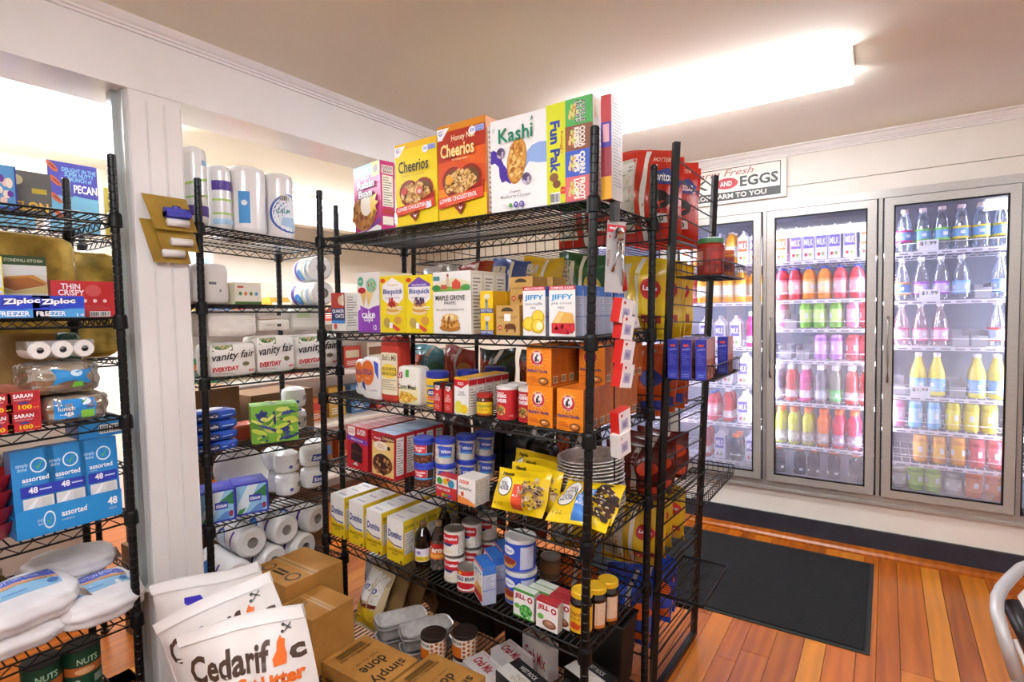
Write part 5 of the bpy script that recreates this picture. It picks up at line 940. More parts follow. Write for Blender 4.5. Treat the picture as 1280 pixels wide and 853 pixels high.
p = Vector((XA-.30, .25, 1.468)); s = Soft(.93, .1, .28, GOLD, 7, 14, .012, 3); putx(s, p, .1, 'paper_bag_pack', 'wide gold film wrapped pack across the back of the second shelf', 'pack')
# ---- rack A, third shelf: cling film, lunch bags, rolls
def saran(xl, xr, yb, lv, lab, v=.012):
    p, W, H = onX(RA, 2, xl, xr, yb, v); W, H, D = .074, .056, .31; c = Carton(W, D, H, '#c8202a', top='#b9604a', left='#7a1c1c'); f = c.front; f.poly([(.05, .5), (.1, .42), (.9, .42), (.96, .5), (.96, .92), (.9, .97), (.05, .97)], '#b01a24'); f.text('SARAN', .2, .68, .78, .88, '#ffffff', .03); f.text('PREMIUM WRAP', .22, .54, .74, .62, '#f0c8c8', 0.); f.ell(.5, .42, .18, .05, '#2a3a8a', 10); f.text('100', .34, .1, .74, .32, '#f2d21c', .03); f.text('sq ft', .78, .1, .94, .2, '#f2d21c', 0.)
    return putx(c, p, D, 'cling_film_box', lab, 'wrap box', 'red cling film boxes', dz=lv*(H+.001))
saran(15, 48, 541, 0, 'lower red cling film box of the right hand stack'); saran(15, 48, 541, 1, 'upper red cling film box of the right hand stack'); saran(-20, 12, 546, 0, 'lower red cling film box at the photo edge'); saran(-20, 12, 546, .98, 'upper red cling film box at the photo edge')
FILM = film_mat('clear_film', '#f4f2ee', .62, .08, .10)
def lunch(xl, xr, yb, dz, lab, seed, h, crumple):
    p, W, H = onX(RA, 2, xl, xr, yb, .02); p.z += dz; t = thing('lunch_bag_pack', lab, 'bag pack', (p.x-.09, p.y, p.z), (0, 0, RY), 'packs of brown lunch bags')
    s = Soft(W*.8, .15, h*.9, noise_mat('kraft_stack', '#8f7650', '#b39a6c', 60, .7, (1, 1, 14)), 9, 8, .004, seed); s.mb.build('paper_bags', t)
    s = Soft(W, .18, h, FILM, 4.2, 12, .022, seed+2); f = s.front
    if crumple: f.poly([(.3, .28), (.52, .4), (.86, .25), (.74, .5), (.9, .78), (.6, .66), (.42, .74), (.28, .8), (.36, .54)], '#2a8cd0'); f.ell(.62, .62, .08, .1, '#d0e8f4', 12); f.poly([(.55, .2), (.72, .2), (.7, .36), (.58, .36)], '#6ab83a')
    else: f.rect(.18, .2, .74, .84, '#2088d0'); f.text('lunch\nbags', .24, .26, .46, .6, '#ffffff', .02); f.ell(.58, .72, .1, .13, '#e4f0f8', 14); f.poly([(.54, .74), (.58, .66), (.64, .84), (.58, .72)], '#3a9a3a'); f.rect(.54, .16, .72, .42, '#7ab83c'); f.text('100', .57, .22, .7, .36, '#e0f0d0', .02)
    s.mb.build('wrapper', t); return t
lunch(50, 144, 536, .0, 'lower pack of brown lunch bags with a flat blue label', 3, .09, 0); lunch(38, 134, 536, .091, 'upper pack of brown lunch bags with a crumpled blue label', 6, .1, 1)
p, W, H = onX(RA, 2, 53, 115, 536, .04); t = thing('paper_roll_pack', 'silver wrapped row of three small paper rolls on the lunch bags', 'roll pack', (p.x-.06, p.y, p.z+.198), (0, 0, RY))
b = MB(); r = .027
for i in range(3):
    cx = (i-1)*2*r; b2 = MB(); b2.lathe([(.009, -.06), (r-.003, -.06), (r, -.055), (r, .055), (r-.003, .06), (.009, .06), (.008, .03)], M('#ece8e2', .6), 20, cap=False); b2.v = [(x+cx, z, y+r) for x, y, z in b2.v]; b2.build('paper_roll', t)
b = MB(); b.tube([(-2*r, -.02, r), (0, -.02, r), (2*r, -.02, r)], r*.2, PLAS, 6); b = MB(); b.box(-3*r, 3*r, -.05, .055, r*1.02, r*2.0, film_mat('silver_film', '#c8ccd0', .5, .1, .25)); b.build('wrapper', t)
for i, (y, w, lab) in enumerate(((.37, .2, 'left kraft paper bag standing behind the lunch bag packs'), (.585, .17, 'right kraft paper bag standing behind the lunch bag packs'))):
    s = Pouch(w, .27, .08, noise_mat('kraft_bag', '#8a6c38', '#a3854a', 12, .5, bump=.2), None, 10, 12, 4+i, .004, .1); s.front.text('FREE RANGE' if i else 'FAIR TRADE', .3, .45, .85, .6, '#6a5420', .0); s.build('kraft_bag', lab, 'paper bag', (XA-.33, y, 1.148), (R_(-4), 0, RY), 'kraft paper bags')
s = Soft(.07, .07, .27, M('#0f4a34', .3), 6, 8, .004, 2); s.build('green_bottle', 'dark green container at the right end behind the lunch bags', 'container', (XA-.36, .685, 1.148), (0, 0, RY))
# ---- rack A, fourth shelf: assorted cutlery boxes in a tray
p, W, H = onX(RA, 3, 25, 157, 650, .0); yl, yr = at_x(25, 668, XA).y, at_x(157, 634, XA).y
def cutlery(y, dz, tilt, lab, win=True, v=.05):
    c = Carton(.098, .062, .185, '#1f86cc', left='#1a6cae', top='#2a92d8'); f = c.front; f.ell(.62, .74, .2, .12, '#e8f2f8', 18); f.ell(.62, .74, .165, .098, '#1f86cc', 18); f.poly([(.53, .75), (.6, .68), (.76, .84), (.6, .72)], '#5ab83a'); f.text('simply\ndone', .1, .68, .38, .8, '#d8ecf8', .0); f.text('assorted', .22, .5, .84, .58, '#ffffff', .02); f.text('cutlery', .22, .455, .42, .485, '#d8ecf8', 0.); f.rect(.16, .26, .94, .43, '#2438b0'); f.text('48', .34, .31, .56, .41, '#ffffff', .03); f.lines(.6, .34, .9, .4, 1, '#c8d0f0'); f.rect(.2, .06, .92, .24, '#dcdcd8'); f.poly([(.24, .06), (.5, .22), (.56, .22), (.4, .06)], '#f4f4f2'); f.rect(.62, .08, .86, .22, '#cfcfca')
    return c.build('cutlery_box', lab, 'cutlery box', (XA-v, y, p.z+dz), (tilt, 0, RY), 'blue cutlery boxes')
for i, (x, lab) in enumerate(((47, 'left blue cutlery box standing in the display tray'), (88, 'middle blue cutlery box standing in the display tray'), (130, 'right blue cutlery box standing in the display tray'))):
    cutlery(at_x(x, 640, XA-.03).y, .062, R_(-4), lab, True, .066)
t = Carton(yr-yl, .1, .06, '#1f86cc'); t.mb.box(-(yr-yl)/2, (yr-yl)/2, -.052, -.048, 0, .082, M('#2490d8')); t.mb.box(-(yr-yl)/2, (yr-yl)/2, .048, .052, 0, .12, M('#1f80c4')); f = flat(t.mb, (-(yr-yl)/2, -.052, 0), (yr-yl, 0, 0), (0, 0, .082), (0, -1, 0))
f.ell(.29, .5, .055, .32, '#e8f2f8', 18); f.ell(.29, .5, .044, .26, '#2490d8', 18); f.poly([(.265, .52), (.285, .36), (.33, .75), (.285, .45)], '#5ab83a'); f.text('simply\ndone', .18, .36, .24, .62, '#d8ecf8', 0.); f.text('assorted', .4, .5, .64, .72, '#ffffff', .02); f.text('cutlery', .4, .32, .52, .42, '#d8ecf8', 0.); f.text('48', .85, .48, .95, .78, '#ffffff', .03); f.text('count', .86, .3, .94, .4, '#d8ecf8', 0.)
t.build('display_tray', 'bright blue display tray holding the cutlery boxes', 'tray', (XA-.066, (yl+yr)/2-.004, p.z), (0, 0, RY))
a = at_x(128, 560, XA-.08); c = Carton(.13, .12, .05, '#2a90d4', top='#3a9ad8', left='#1a6cae'); c.front.bars(.4, .2, .9, .75); c.build('cutlery_box', 'blue box lying on top of the standing cutlery boxes, with a barcode', 'cutlery box', (XA-.12, a.y, p.z+.25), (0, 0, RY))
r = .085
for i in range(4):
    b = MB(); b.lathe([(.03, .0), (.055, .001), (r, .05), (r+.004, .055), (r, .054), (.053, .006), (0, .005)], M('#b01c1e', .2, spec=.7), 26); a = at_x(-24, 640, XA-.1)
    tag(b.build('paper_bowl', None, (XA-.11, a.y, p.z+.001+.045*i)), 'red bowl, '+['lowest', 'second', 'third', 'topmost'][i]+' of the stack at the left edge', 'bowl', 'stack of red bowls')
for i, (y, lab) in enumerate(((.2, 'dark navy pack left of the blue boxes at the back'), (.6, 'dark navy pack at the back right of the fourth shelf'))):
    s = Soft(.24, .12, .2, M('#1c2438', .4), 7, 8, .01, 5+i); s.build('wrapped_pack', lab, 'pack', (XA-.33, y, p.z), (0, 0, RY), 'navy packs on the left rack')
# ---- rack A, fifth shelf: bags of cotton balls and olive pack
COT = noise_mat('cotton', '#e2dee0', '#f2f0f0', 9, .5, bump=.6)
def cotton(x, y, dz, rz, lab, seed, w=.27, d=.19, h=.09, art=True, tx=0.):
    s = Soft(w, d, h, COT, 2.9, 14, .02, seed)
    for f in ((s.top,) if art else ()): f.rect(.1, .34, .9, .8, '#8fbfe0'); f.poly([(.1, .6), (.3, .64), (.5, .66), (.7, .64), (.9, .6), (.9, .86), (.7, .88), (.5, .88), (.3, .88), (.1, .86)], '#4a5cc8'); f.poly([(.1, .53), (.3, .57), (.5, .59), (.7, .57), (.9, .53), (.9, .6), (.7, .64), (.5, .66), (.3, .64), (.1, .6)], '#d8a070'); f.text('COTTON BALLS', .34, .7, .74, .8, '#c8d4f4', .02); f.text('100', .18, .4, .32, .5, '#3a6ab8', .02, .2); f.lines(.34, .42, .56, .48, 1, '#5a90c8'); f.ell(.8, .45, .06, .06, '#4a78b8', 10)
    t = s.build('cotton_ball_bag', lab, 'cotton bag', (x, y, .51+dz), (tx, 0, rz), 'bags of cotton balls'); q = MB()
    for sg in (-1, 1):
        q = MB(); q.add([(sg*w*.44, -d*.3, h*.5), (sg*w*.44, d*.3, h*.5), (sg*w*.56, d*.42, h*.42), (sg*w*.56, -d*.42, h*.42), (sg*w*.44, -d*.3, h*.47), (sg*w*.44, d*.3, h*.47), (sg*w*.56, d*.42, h*.41), (sg*w*.56, -d*.42, h*.41)], [(0, 1, 2, 3), (4, 7, 6, 5), (0, 3, 7, 4), (3, 2, 6, 7), (2, 1, 5, 6)], FILM); q.build('film_end', t)
    return t
a = at_x(130, 778, XA-.02); a2 = at_x(38, 800, XA-.02)
cotton(XA-.085, a.y, .012, RY+.06, 'cotton ball bag with a blue and orange band, at the front right', 3, .25, .2, .1, True, R_(14)); cotton(XA-.085, a2.y-.01, .082, RY+.1, 'cotton ball bag with a blue band, upper one at the left', 5, .27, .2, .095, True, R_(14)); cotton(XA-.09, a2.y-.02, .0, RY+.1, 'plain white cotton ball bag under the left one', 8, .27, .2, .085, False); cotton(XA-.22, a.y-.02, .105, RY-.2, 'cotton ball bag lying on top at the back of the pile', 11, .24, .16, .085, False)
s = Soft(.55, .2, .18, noise_mat('olive_film', '#4a3e0c', '#6a5c18', 9, .3, bump=.5), 7, 10, .012, 4); s.build('wrapped_pack', 'large olive film wrapped pack behind the cotton balls', 'pack', (XA-.32, .2, .508), (0, 0, RY))
# ---- rack A, bottom shelf: green cans and blue pack
def a_can(f): f.rect(0, .4, 1, .62, '#b8642c'); f.text('NUTS', .3, .68, .72, .84, '#a8c8a8', .02); f.ell(.45, .5, .2, .08, '#d8a878', 10); f.ell(.3, .22, .06, .08, '#a8b8a8', 8); f.rect(.62, .1, .95, .3, '#8a9a8a')
g0 = None
for i, (y, x, z, lab) in enumerate(((.50, XA-.1, .15, 'dark green can, lower left at the bottom of the left rack'), (.60, XA-.1, .15, 'dark green can, lower right at the bottom of the left rack'), (.60, XA-.1, .292, 'dark green can with a brown band, upper right in the stack'), (.50, XA-.1, .292, 'dark green can with a brown band, upper left in the stack'))):
    if g0 is None: c = Can(.049, .14, '#12402a', 24, [(.048, 0), (.05, .004), (.049, .008), (.049, .132), (.051, .135), (.05, .14), (.0, .139)], [SIL, M('#12402a'), M('#12402a'), M('#1c1c1c'), M('#1c1c1c'), M('#2a2a2a')]); a_can(c.canvas(.01, .13)); g0 = c.build('nut_can', lab, 'can', (x, y, z+.003), (0, 0, RY), 'dark green cans')
    else: dup(g0, (x, y, z+.003), None, lab)
c = Carton(.2, .2, .2, '#2a3a6a', top='#2a3450'); c.front.rect(.0, .5, 1, .9, '#a8c0d8'); c.front.rect(.0, .62, 1, .8, '#3a58b0'); c.build('paper_box', 'navy and pale blue box at the bottom of the left rack', 'box', (XA-.13, .29, .153), (0, 0, RY))
# ================================================================== rack B, paper goods
WRAP = M('#e9e7e4', .2, spec=.7)
def rolls(w, d, h, nr, mat, seed=1):
    """upright pack of rolls: lobed outline, pinched top and bottom"""
    b = MB(); n = 28
    def out(a):
        x, y = math.cos(a), math.sin(a)
        if nr == 1: return 1.
        return .93+.07*math.cos(2*a*nr/2*1.0)
    lv = [(.55, 0), (.93, .012), (1, .03), (1, .5*h), (1, h-.03), (.93, h-.012), (.55, h), (.1, h+.002)]
    rings = [[(w/2*s_*out(2*math.pi*i/n)*math.cos(2*math.pi*i/n), d/2*s_*out(2*math.pi*i/n)*math.sin(2*math.pi*i/n), z) for i in range(n)] for s_, z in lv]
    for a in range(len(lv)-1): b.add(rings[a]+rings[a+1], [(i, (i+1) % n, n+(i+1) % n, n+i) for i in range(n)], mat, True)
    b.add(rings[0], [tuple(range(n))[::-1]], mat)
    def fn(x, y, l): t = -math.pi/2+(x-.5)*2.5; o = out(t); mg = min(.03, .12*h); return ((w/2*1.004*o+l)*math.cos(t), (d/2*1.004*o+l)*math.sin(t), mg+(h-2*mg)*y)
    return b, Canvas(b, fn, 12, .0003, .0006)
def towel(xl, xr, yb, yt, v, art, lab, d=.15, hh=None):
    p, W, H = onX(RB, 0, xl, xr, yb, v, yt); H = hh or H; b, f = rolls(W, d, H, 1, WRAP); art(f)
    return tag(b.build('paper_towel_roll', None, (p.x-d/2, p.y, p.z), (0, 0, RY)), lab, 'paper towels', 'wrapped paper towel rolls')
def t1(f): f.rect(.55, .82, .95, .9, '#8fb8d8'); f.poly([(.1, .5), (.9, .62), (.9, .66), (.1, .54)], '#a8cc6a'); f.poly([(.1, .3), (.9, .36), (.9, .39), (.1, .33)], '#a8cc6a'); f.rect(.1, .04, .92, .2, '#4a2f8c')
def t2(f): f.rect(.1, .64, .9, .82, '#4a2f8c'); f.lines(.3, .7, .7, .76, 1, '#a89cd0'); f.rect(.1, .44, .9, .48, '#a8cc6a'); f.rect(.1, .18, .9, .22, '#a8cc6a'); f.rect(.1, .0, .8, .1, '#a8d0e8')
def t3(f): f.rect(.14, .08, .36, .64, '#2a8cd0'); f.ell(.25, .44, .06, .05, '#e8f4fa', 12); f.ell(.9, .35, .12, .27, '#4a58a8', 18); f.ell(.92, .35, .1, .24, '#f0f0f0', 18)
def t4(f): f.ell(.55, .36, .5, .36, '#3a5ca8', 24); f.ell(.57, .36, .46, .33, '#e6ecf0', 24); f.bars(.3, .58, .55, .7, 8); f.text('CALM', .2, .36, .55, .44, '#3a8a8a', .02); f.poly([(.3, .14), (1, .04), (1, .3), (.35, .28)], '#a8c8e0')
towel(236, 270, 283, 186, .03, t1, 'tall paper towel roll with a purple base band, beside the column', hh=.30); towel(270.5, 299, 287, 206, .06, t2, 'paper towel roll with a purple band near its top', hh=.265); towel(300, 344, 292, 203, .04, t3, 'paper towel roll with a bright blue stripe', hh=.285, d=.16); towel(344.5, 377, 297, 212, .03, t4, 'paper towel roll with a blue oval, rightmost', hh=.285, d=.16)
b, f = rolls(.14, .14, .27, 1, WRAP); t3(f); p, _, _ = onX(RB, 0, 290, 310, 290, .2); tag(b.build('paper_towel_roll', None, (p.x-.07, p.y, p.z), (0, 0, RY)), 'paper towel roll in the second row behind the striped ones', 'paper towels', 'wrapped paper towel rolls')
# second shelf
p, W, H = onX(RB, 1, 241, 289, 378, .02, 327); s = Soft(W, .15, H, M('#dcd8d2', .35), 7, 10, .012, 4); s.front.rect(.42, .48, .62, .54, '#6a6e78'); s.front.rect(.7, .3, .75, .36, '#6a6e78'); putx(s, p, .15, 'napkin_pack', 'plain white wrapped napkin pack beside the column on the second shelf', 'napkin pack')
p, W, H = onX(RB, 1, 294, 327, 378, .02, 353); c = Carton(W, .09, H, '#e2dccc', left='#d8d0b0', top='#e8e2d4'); f = c.front; f.rect(0, 0, 1, .14, '#4a6a2a'); 
for i, q in enumerate(('#5a8a4a', '#d8743a', '#6a7a4a', '#4a9ac0')): f.ell(.2+.2*i, .5, .06, .09, q, 10)
f.rect(.1, .76, .32, .84, '#d8502c'); putx(c, p, .09, 'napkin_box', 'small cream box with four coloured dots', 'paper box')
def tproll(w, r, mat):
    b = MB(); n = 24
    prof = [(.02, -w/2+.012), (.022, -w/2), (r*.8, -w/2-.002), (r*.97, -w/2+.01), (r, -w/2+.025), (r, w/2-.025), (r*.97, w/2-.01), (r*.8, w/2+.002), (.022, w/2), (.02, w/2-.012)]
    m = [M('#8a8680'), mat, mat, mat, mat, mat, mat, mat, M('#8a8680')]; b.lathe(prof, mat, n, cap=True, mats=m)
    b.v = [(z, -x, y+r) for x, y, z in b.v]      # axis along x
    def fn(x, y, l): a = .2+y*2.4; q = r*1.004+l; return ((x-.5)*(w-.05), -q*math.sin(a), r-q*math.cos(a)+0*r)
    return b, Canvas(b, fn, 10, .0003, .0005)
def tp(rk, k, xl, xr, yb, v, dz, yaw, lab, w=.2, r=.062, art=1):
    b, f = tproll(w, r, WRAP)
    if art: f.rect(.1, .1, .26, .9, '#4a2f8c'); f.ell(.42, .35, .16, .22, '#2a7ac8', 14); f.text('C', .38, .28, .46, .42, '#8fe0f0', .02); f.rect(.6, .05, .64, .95, '#b8d890'); f.rect(.8, .1, .9, .9, '#a8c8e0')
    p, _, _ = onX(rk, k, xl, xr, yb, v); return tag(b.build('paper_towel_roll', None, (p.x-w/2+.02, p.y, p.z+dz), (0, 0, yaw)), lab, 'paper towels', 'paper towel rolls lying down')
tp(RB, 1, 385, 425, 381, .02, 0, -.12, 'wrapped roll with a blue oval lying at the bottom of the second shelf', .24, .055); tp(RB, 1, 384, 428, 381, .03, .112, -.25, 'wrapped roll lying on top of the blue oval one', .22, .055)
# third shelf: printed napkin packs and loose packs on top
def vf(xl, xr, yb, yt, v, lab, yaw=0.):
    p, W, H = onX(RB, 2, xl, xr, yb, v, yt); s = Soft(W, .15, H, M('#ebe7df', .3), 8, 9, .006, 3); f = s.front; f.rect(.08, .78, .5, .98, '#7a8a5a'); f.ell(.28, .86, .2, .11, '#f0ece4', 14); f.ell(.28, .89, .16, .07, '#3f6a2c', 12); f.blobs(14, .28, .89, .13, .05, ['#a83a2c', '#5a8a3a', '#c8b080'], .03, 4)
    f.slant('vanity fair', .08, .42, .94, .7, .1, '#141212', .012, .25); f.slant('EVERYDAY', .08, .18, .6, .31, .04, '#c8282c', .04, .1); f.lines(.12, .12, .5, .18, 1, '#b0a898'); f.ell(.74, .38, .07, .06, '#6a6440', 10); f.text('40', .78, .14, .92, .22, '#c8282c', .02)
    return putx(s, p, .15, 'napkin_pack', lab, 'napkin pack', 'white dinner napkin packs', yaw-.14)
vf(263, 321, 477, 431, .012, 'napkin pack with red lettering, left of three under the loose stack'); vf(323, 369, 470, 421, .012, 'napkin pack with red lettering, middle of three'); vf(372, 424, 464, 420, .03, 'napkin pack with red lettering, right of three beside the post')
p, W, H = onX(RB, 2, 262, 326, 477, .012)
zt = .155
s = Soft(W, .16, .105, noise_mat('napkin_folds', '#d8d2c6', '#ece8e0', 30, .6, (1, 1, 20)), 9, 8, .004, 3); putx(s, p, .16, 'napkin_stack', 'plain stack of folded napkins in film on the left pack', 'napkin pack', dz=zt)
p, W, H = onX(RB, 2, 327, 366, 470, .02)
for i in range(2):
    c = Soft(W, .14, .045, M('#e4ded2', .4), 10, 6, .002, i); c.front.text('napkins', .2, .4, .45, .6, '#8a8478', 0.); c.front.rect(.55, .35, .68, .6, '#4a463e'); putx(c, p, .14, 'napkin_pack', ('lower' if i == 0 else 'upper')+' small folded napkin pack on the middle napkin pack', 'napkin pack', 'small napkin packs', dz=.175+.046*i)
p, W, H = onX(RB, 2, 368, 412, 464, .03); s = Soft(.17, .14, .1, M('#e0dcd0', .3), 6, 8, .012, 6); s.front.rect(.1, .6, .5, .8, '#c8d8a8'); putx(s, p, .14, 'napkin_pack', 'loose white pack leaning on the right napkin pack', 'napkin pack', dz=.168)
# fourth shelf: wipes, green tissue box, roll pack
for i in range(4):
    p, W, H = onX(RB, 3, 246, 298, 569, .02); s = Soft(.19, .12, .04, M('#2a54b8', .25, spec=.6), 4, 9, .012, 5+i); f = s.front; f.rect(.1, .2, .55, .8, '#1a2a5a'); f.text('cottonelle', .14, .36, .52, .62, '#e8f0fa', .02); f.lines(.6, .4, .86, .6, 1, '#a8c8f0'); s.top.ell(.5, .5, .3, .3, '#d0dcea', 14); putx(s, p, .12, 'wipes_pack', 'blue wipes pack, '+['lowest', 'second', 'third', 'topmost'][i]+' of the stack beside the column', 'wipes pack', 'stack of blue wipes packs', dz=.04*i, yaw=.04*(i % 2))
p, W, H = onX(RB, 3, 321, 371, 554, .015, 511); c = Carton(W, .12, H, '#7fb83c', top='#6aa832', left='#5a8a2c'); f = c.front; rd = random.Random(5)
for i in range(46): f.ell(rd.uniform(.08, .92), rd.uniform(.1, .9), rd.uniform(.03, .07), rd.uniform(.08, .2), ['#d8dc6a', '#2a3470', '#5a9a2c', '#c8d84a', '#3a4a8a'][i % 5], 10, rd.uniform(0, 3))
f = c.top
for i in range(14): f.ell(rd.uniform(.1, .9), rd.uniform(.1, .9), .07, .1, ['#d8dc6a', '#2a3470', '#4a8a2c'][i % 3], 8, rd.uniform(0, 3))
putx(c, p+Vector((-.01, 0, 0)), .12, 'tissue_box', 'green tissue box with a lemon and navy leaf pattern', 'tissue box', None, -.45)
def scott(rk, k, xl, xr, yb, v, dz, lab, art=1, r=.054, h=.1, sk=0):
    p, _, _ = onX(rk, k, xl, xr, yb, v); b, f = rolls(2*r, 2*r, h, 1, WRAP)
    if art == 1: f.poly([(.24, .28), (.78, .22), (.82, .62), (.3, .7)], '#32489a'); f.text('Scott', .3, .34, .76, .58, '#ffffff', .03, .2)
    elif art == 2: f.ell(.4, .3, .06, .1, '#3a4a9a', 10); f.bars(.6, .3, .85, .7, 7)
    return tag(b.build('toilet_roll', None, (p.x-r, p.y, p.z+dz), (0, 0, RY+.4*sk)), lab, 'toilet roll', 'wrapped toilet rolls')
scott(RB, 3, 358, 396, 548, .18, 0, 'toilet roll behind the green tissue box, lower', 2); scott(RB, 3, 358, 396, 548, .18, .101, 'toilet roll behind the green tissue box, upper', 2); s = Soft(.16, .1, .07, M('#a8402c', .35), 5, 8, .015, 4); p, _, _ = onX(RB, 3, 300, 325, 552, .16); putx(s, p, .1, 'wrapped_pack', 'small red and grey pack behind the wipes', 'pack')
# fifth shelf: blue tissue boxes, plates, toilet rolls
for i, (xl, xr, yb, yt) in enumerate(((255, 291, 660, 610), (296, 335, 652, 604))):
    p, W, H = onX(RB, 4, xl, xr, yb, .03, yt); W, H = .125, .125; c = Carton(W, .125, H, '#3038a8', top='#3a40b0', left='#2a2c8c'); f = c.front; f.rect(.06, .06, .94, .94, '#8fc0e0'); f.poly([(.06, .3), (.4, .94), (.7, .94), (.3, .06), (.06, .06)], '#d8e4ea'); f.poly([(.5, .6), (.94, .9), (.94, .5)], '#2f7a4a'); f.poly([(.4, .06), (.8, .06), (.94, .3), (.7, .3)], '#5a88c8'); f.rect(.42, .4, .78, .62, '#3038a8'); f.text('tissue', .45, .45, .75, .57, '#ffffff', .02, .2); f.ell(.86, .22, .06, .1, '#8a2a4a', 10); f.poly([(.06, .06), (.2, .06), (.34, .24), (.14, .2)], '#3a8a4a'); c.top.ell(.5, .5, .28, .2, '#5a60c0', 14)
    putx(c, p, .125, 'tissue_box', ('left' if i == 0 else 'right')+' of two blue cube tissue boxes with a leaf print', 'tissue box', 'blue cube tissue boxes', yaw=-.3-.05*i)
b = MB(); b.lathe([(.03, 0), (.07, .002), (.105, .016), (.108, .018), (.104, .016)], M('#e8e5e0', .4), 36); b.v = [(x, y, z) for x, y, z in b.v]; p, _, _ = onX(RB, 4, 288, 325, 600, .24); o = tag(b.build('paper_plate', None, (p.x-.02, p.y, p.z+.118), (R_(62), 0, RY)), 'white paper plate at the front of the tilted stack', 'paper plate', 'tilted stack of paper plates')
for i in range(1, 5): dup(o, o.location+Vector((-.012*i, 0, -.002*i)), label='white paper plate, %s behind the front plate of the tilted stack' % ORD[i-1], group='tilted stack of paper plates')
for i, (xl, xr, yb, v, dz, art, lab) in enumerate(((352, 386, 632, .10, 0, 2, 'toilet roll, lower left by the tissue boxes'), (352, 386, 632, .10, .101, 2, 'toilet roll with a barcode, upper left'), (384, 416, 626, .12, 0, 1, 'toilet roll with a blue logo, lower right'), (384, 416, 626, .12, .101, 1, 'toilet roll with a blue logo, upper right'), (392, 418, 622, .235, 0, 1, 'toilet roll with a blue logo, furthest right below'), (392, 418, 622, .235, .101, 1, 'toilet roll with a blue logo, furthest right above'), (340, 366, 634, .2, 0, 0, 'plain toilet roll in the back row'), (340, 366, 634, .2, .101, 0, 'plain toilet roll on top in the back row'))):
    scott(RB, 4, xl, xr, yb, v, dz, lab, art)
b = MB(); b.lathe([(.03, 0), (.05, .02), (.045, .07), (.02, .08)], M('#d8641c', .2, 0, .0), 16); p, _, _ = onX(RB, 4, 262, 280, 620, .36); tag(b.build('amber_jar', None, (p.x, p.y+.02, p.z)), 'small amber jar behind the left blue tissue box', 'jar')
# sixth shelf: towel packs lying
for i, (x, yy, dz, lab) in enumerate(((-.10, 1.14, 0, 'lying towel roll with a blue oval nearest the column'), (-.10, 1.28, 0, 'lying towel roll with a blue oval, second from the column'), (-.12, 1.42, 0, 'lying towel roll with a purple band, third from the column'), (-.13, 1.21, .109, 'lying towel roll in the upper layer, left'), (-.14, 1.35, .109, 'lying towel roll in the upper layer, middle'), (-.13, 1.49, .109, 'lying towel roll in the upper layer, right, showing its core'))):
    b, f = tproll(.27, .064, WRAP); f.ell(.4, .5, .2, .36, '#3a58b0', 16); f.ell(.41, .5, .17, .3, '#c8dcea' if i % 2 else '#2a86d0', 16); f.rect(.8, .1, .86, .9, '#4a2f8c'); tag(b.build('paper_towel_roll', None, (XB_-.17+x*.3, yy, .358+dz+.002), (0, 0, RY*0+.12*(i % 3)-.1)), lab, 'paper towels', 'paper towel rolls on the sixth shelf')
# ================================================================== floor: cartons and litter bags
CARD = noise_mat('cardboard', '#a9742f', '#b8833c', 9, .75, detail=6)
def carton(x0, x1, y0, y1, z0, z1, lab, kind):
    w, d, h = x1-x0, y1-y0, z1-z0; c = Carton(w, d, h, CARD); t = c.top; f = c.front; K = '#3a2a16'
    if kind != 1: t.rect(0, .43, 1, .57, M('#b98a48', .3)); t.rect(0, .492, 1, .508, '#7a5020')
    if kind == 1: t.text('simply', .74, .12, .94, .86, K, .02, rot=-90); t.text('done', .52, .2, .7, .74, K, .02, rot=-90); t.text('ready for life', .42, .25, .47, .78, K, 0., rot=-90); t.bars(.08, .1, .2, .9, 12, K, bg='#a9742f'); t.text('0041-0140-0000', .22, .15, .26, .85, K, .01, rot=90); f.bars(.08, .5, .25, .9, 6, K, bg='#a9742f')
    if kind == 2: f.text('simply\ndone', .12, .3, .92, .62, K, .02); f.text('BEST BY', .1, .82, .4, .87, K, .01); f.lines(.1, .7, .9, .8, 2, K, .2); f.rect(.6, .86, .94, .92, K); t.text('RECYCLE\nTHIS BOX', .1, .12, .42, .38, K, .01, rot=90); c.right.text('simply\ndone', .1, .3, .9, .6, K, .02)
    if kind == 3: t.ell(.2, .24, .1, .12, K, 14); t.ell(.2, .24, .075, .09, CARD, 14); t.lines(.36, .18, .66, .34, 2, K, .55); t.ell(.82, .24, .12, .12, K, 16); t.ell(.82, .24, .09, .085, CARD, 16); f.rect(.2, .55, .75, .72, K)
    return c.build('cardboard_carton', lab, 'carton', ((x0+x1)/2, (y0+y1)/2, z0))
carton(-1.99, -1.745, 1.09, 1.335, .251, .5, 'brown carton with round stamps on top, beside the paper rack', 3); carton(-1.99, -1.745, 1.09, 1.335, 0, .25, 'brown carton on the floor under the stamped one', 2)
carton(-1.735, -1.555, 1.06, 1.23, 0, .45, 'tall brown carton with large lettering on its front', 2); carton(-1.548, -1.28, 1.085, 1.27, 0, .30, 'brown carton with a barcode on top, left of the front pair', 1); carton(-1.268, -1.04, 1.135, 1.325, 0, .30, 'brown carton with a barcode on top, right of the front pair', 1)
from mathutils import Euler
LIT = noise_mat('litter_bag', '#dcd6d0', '#e8e3de', 6, .32, bump=.25, bscale=14)
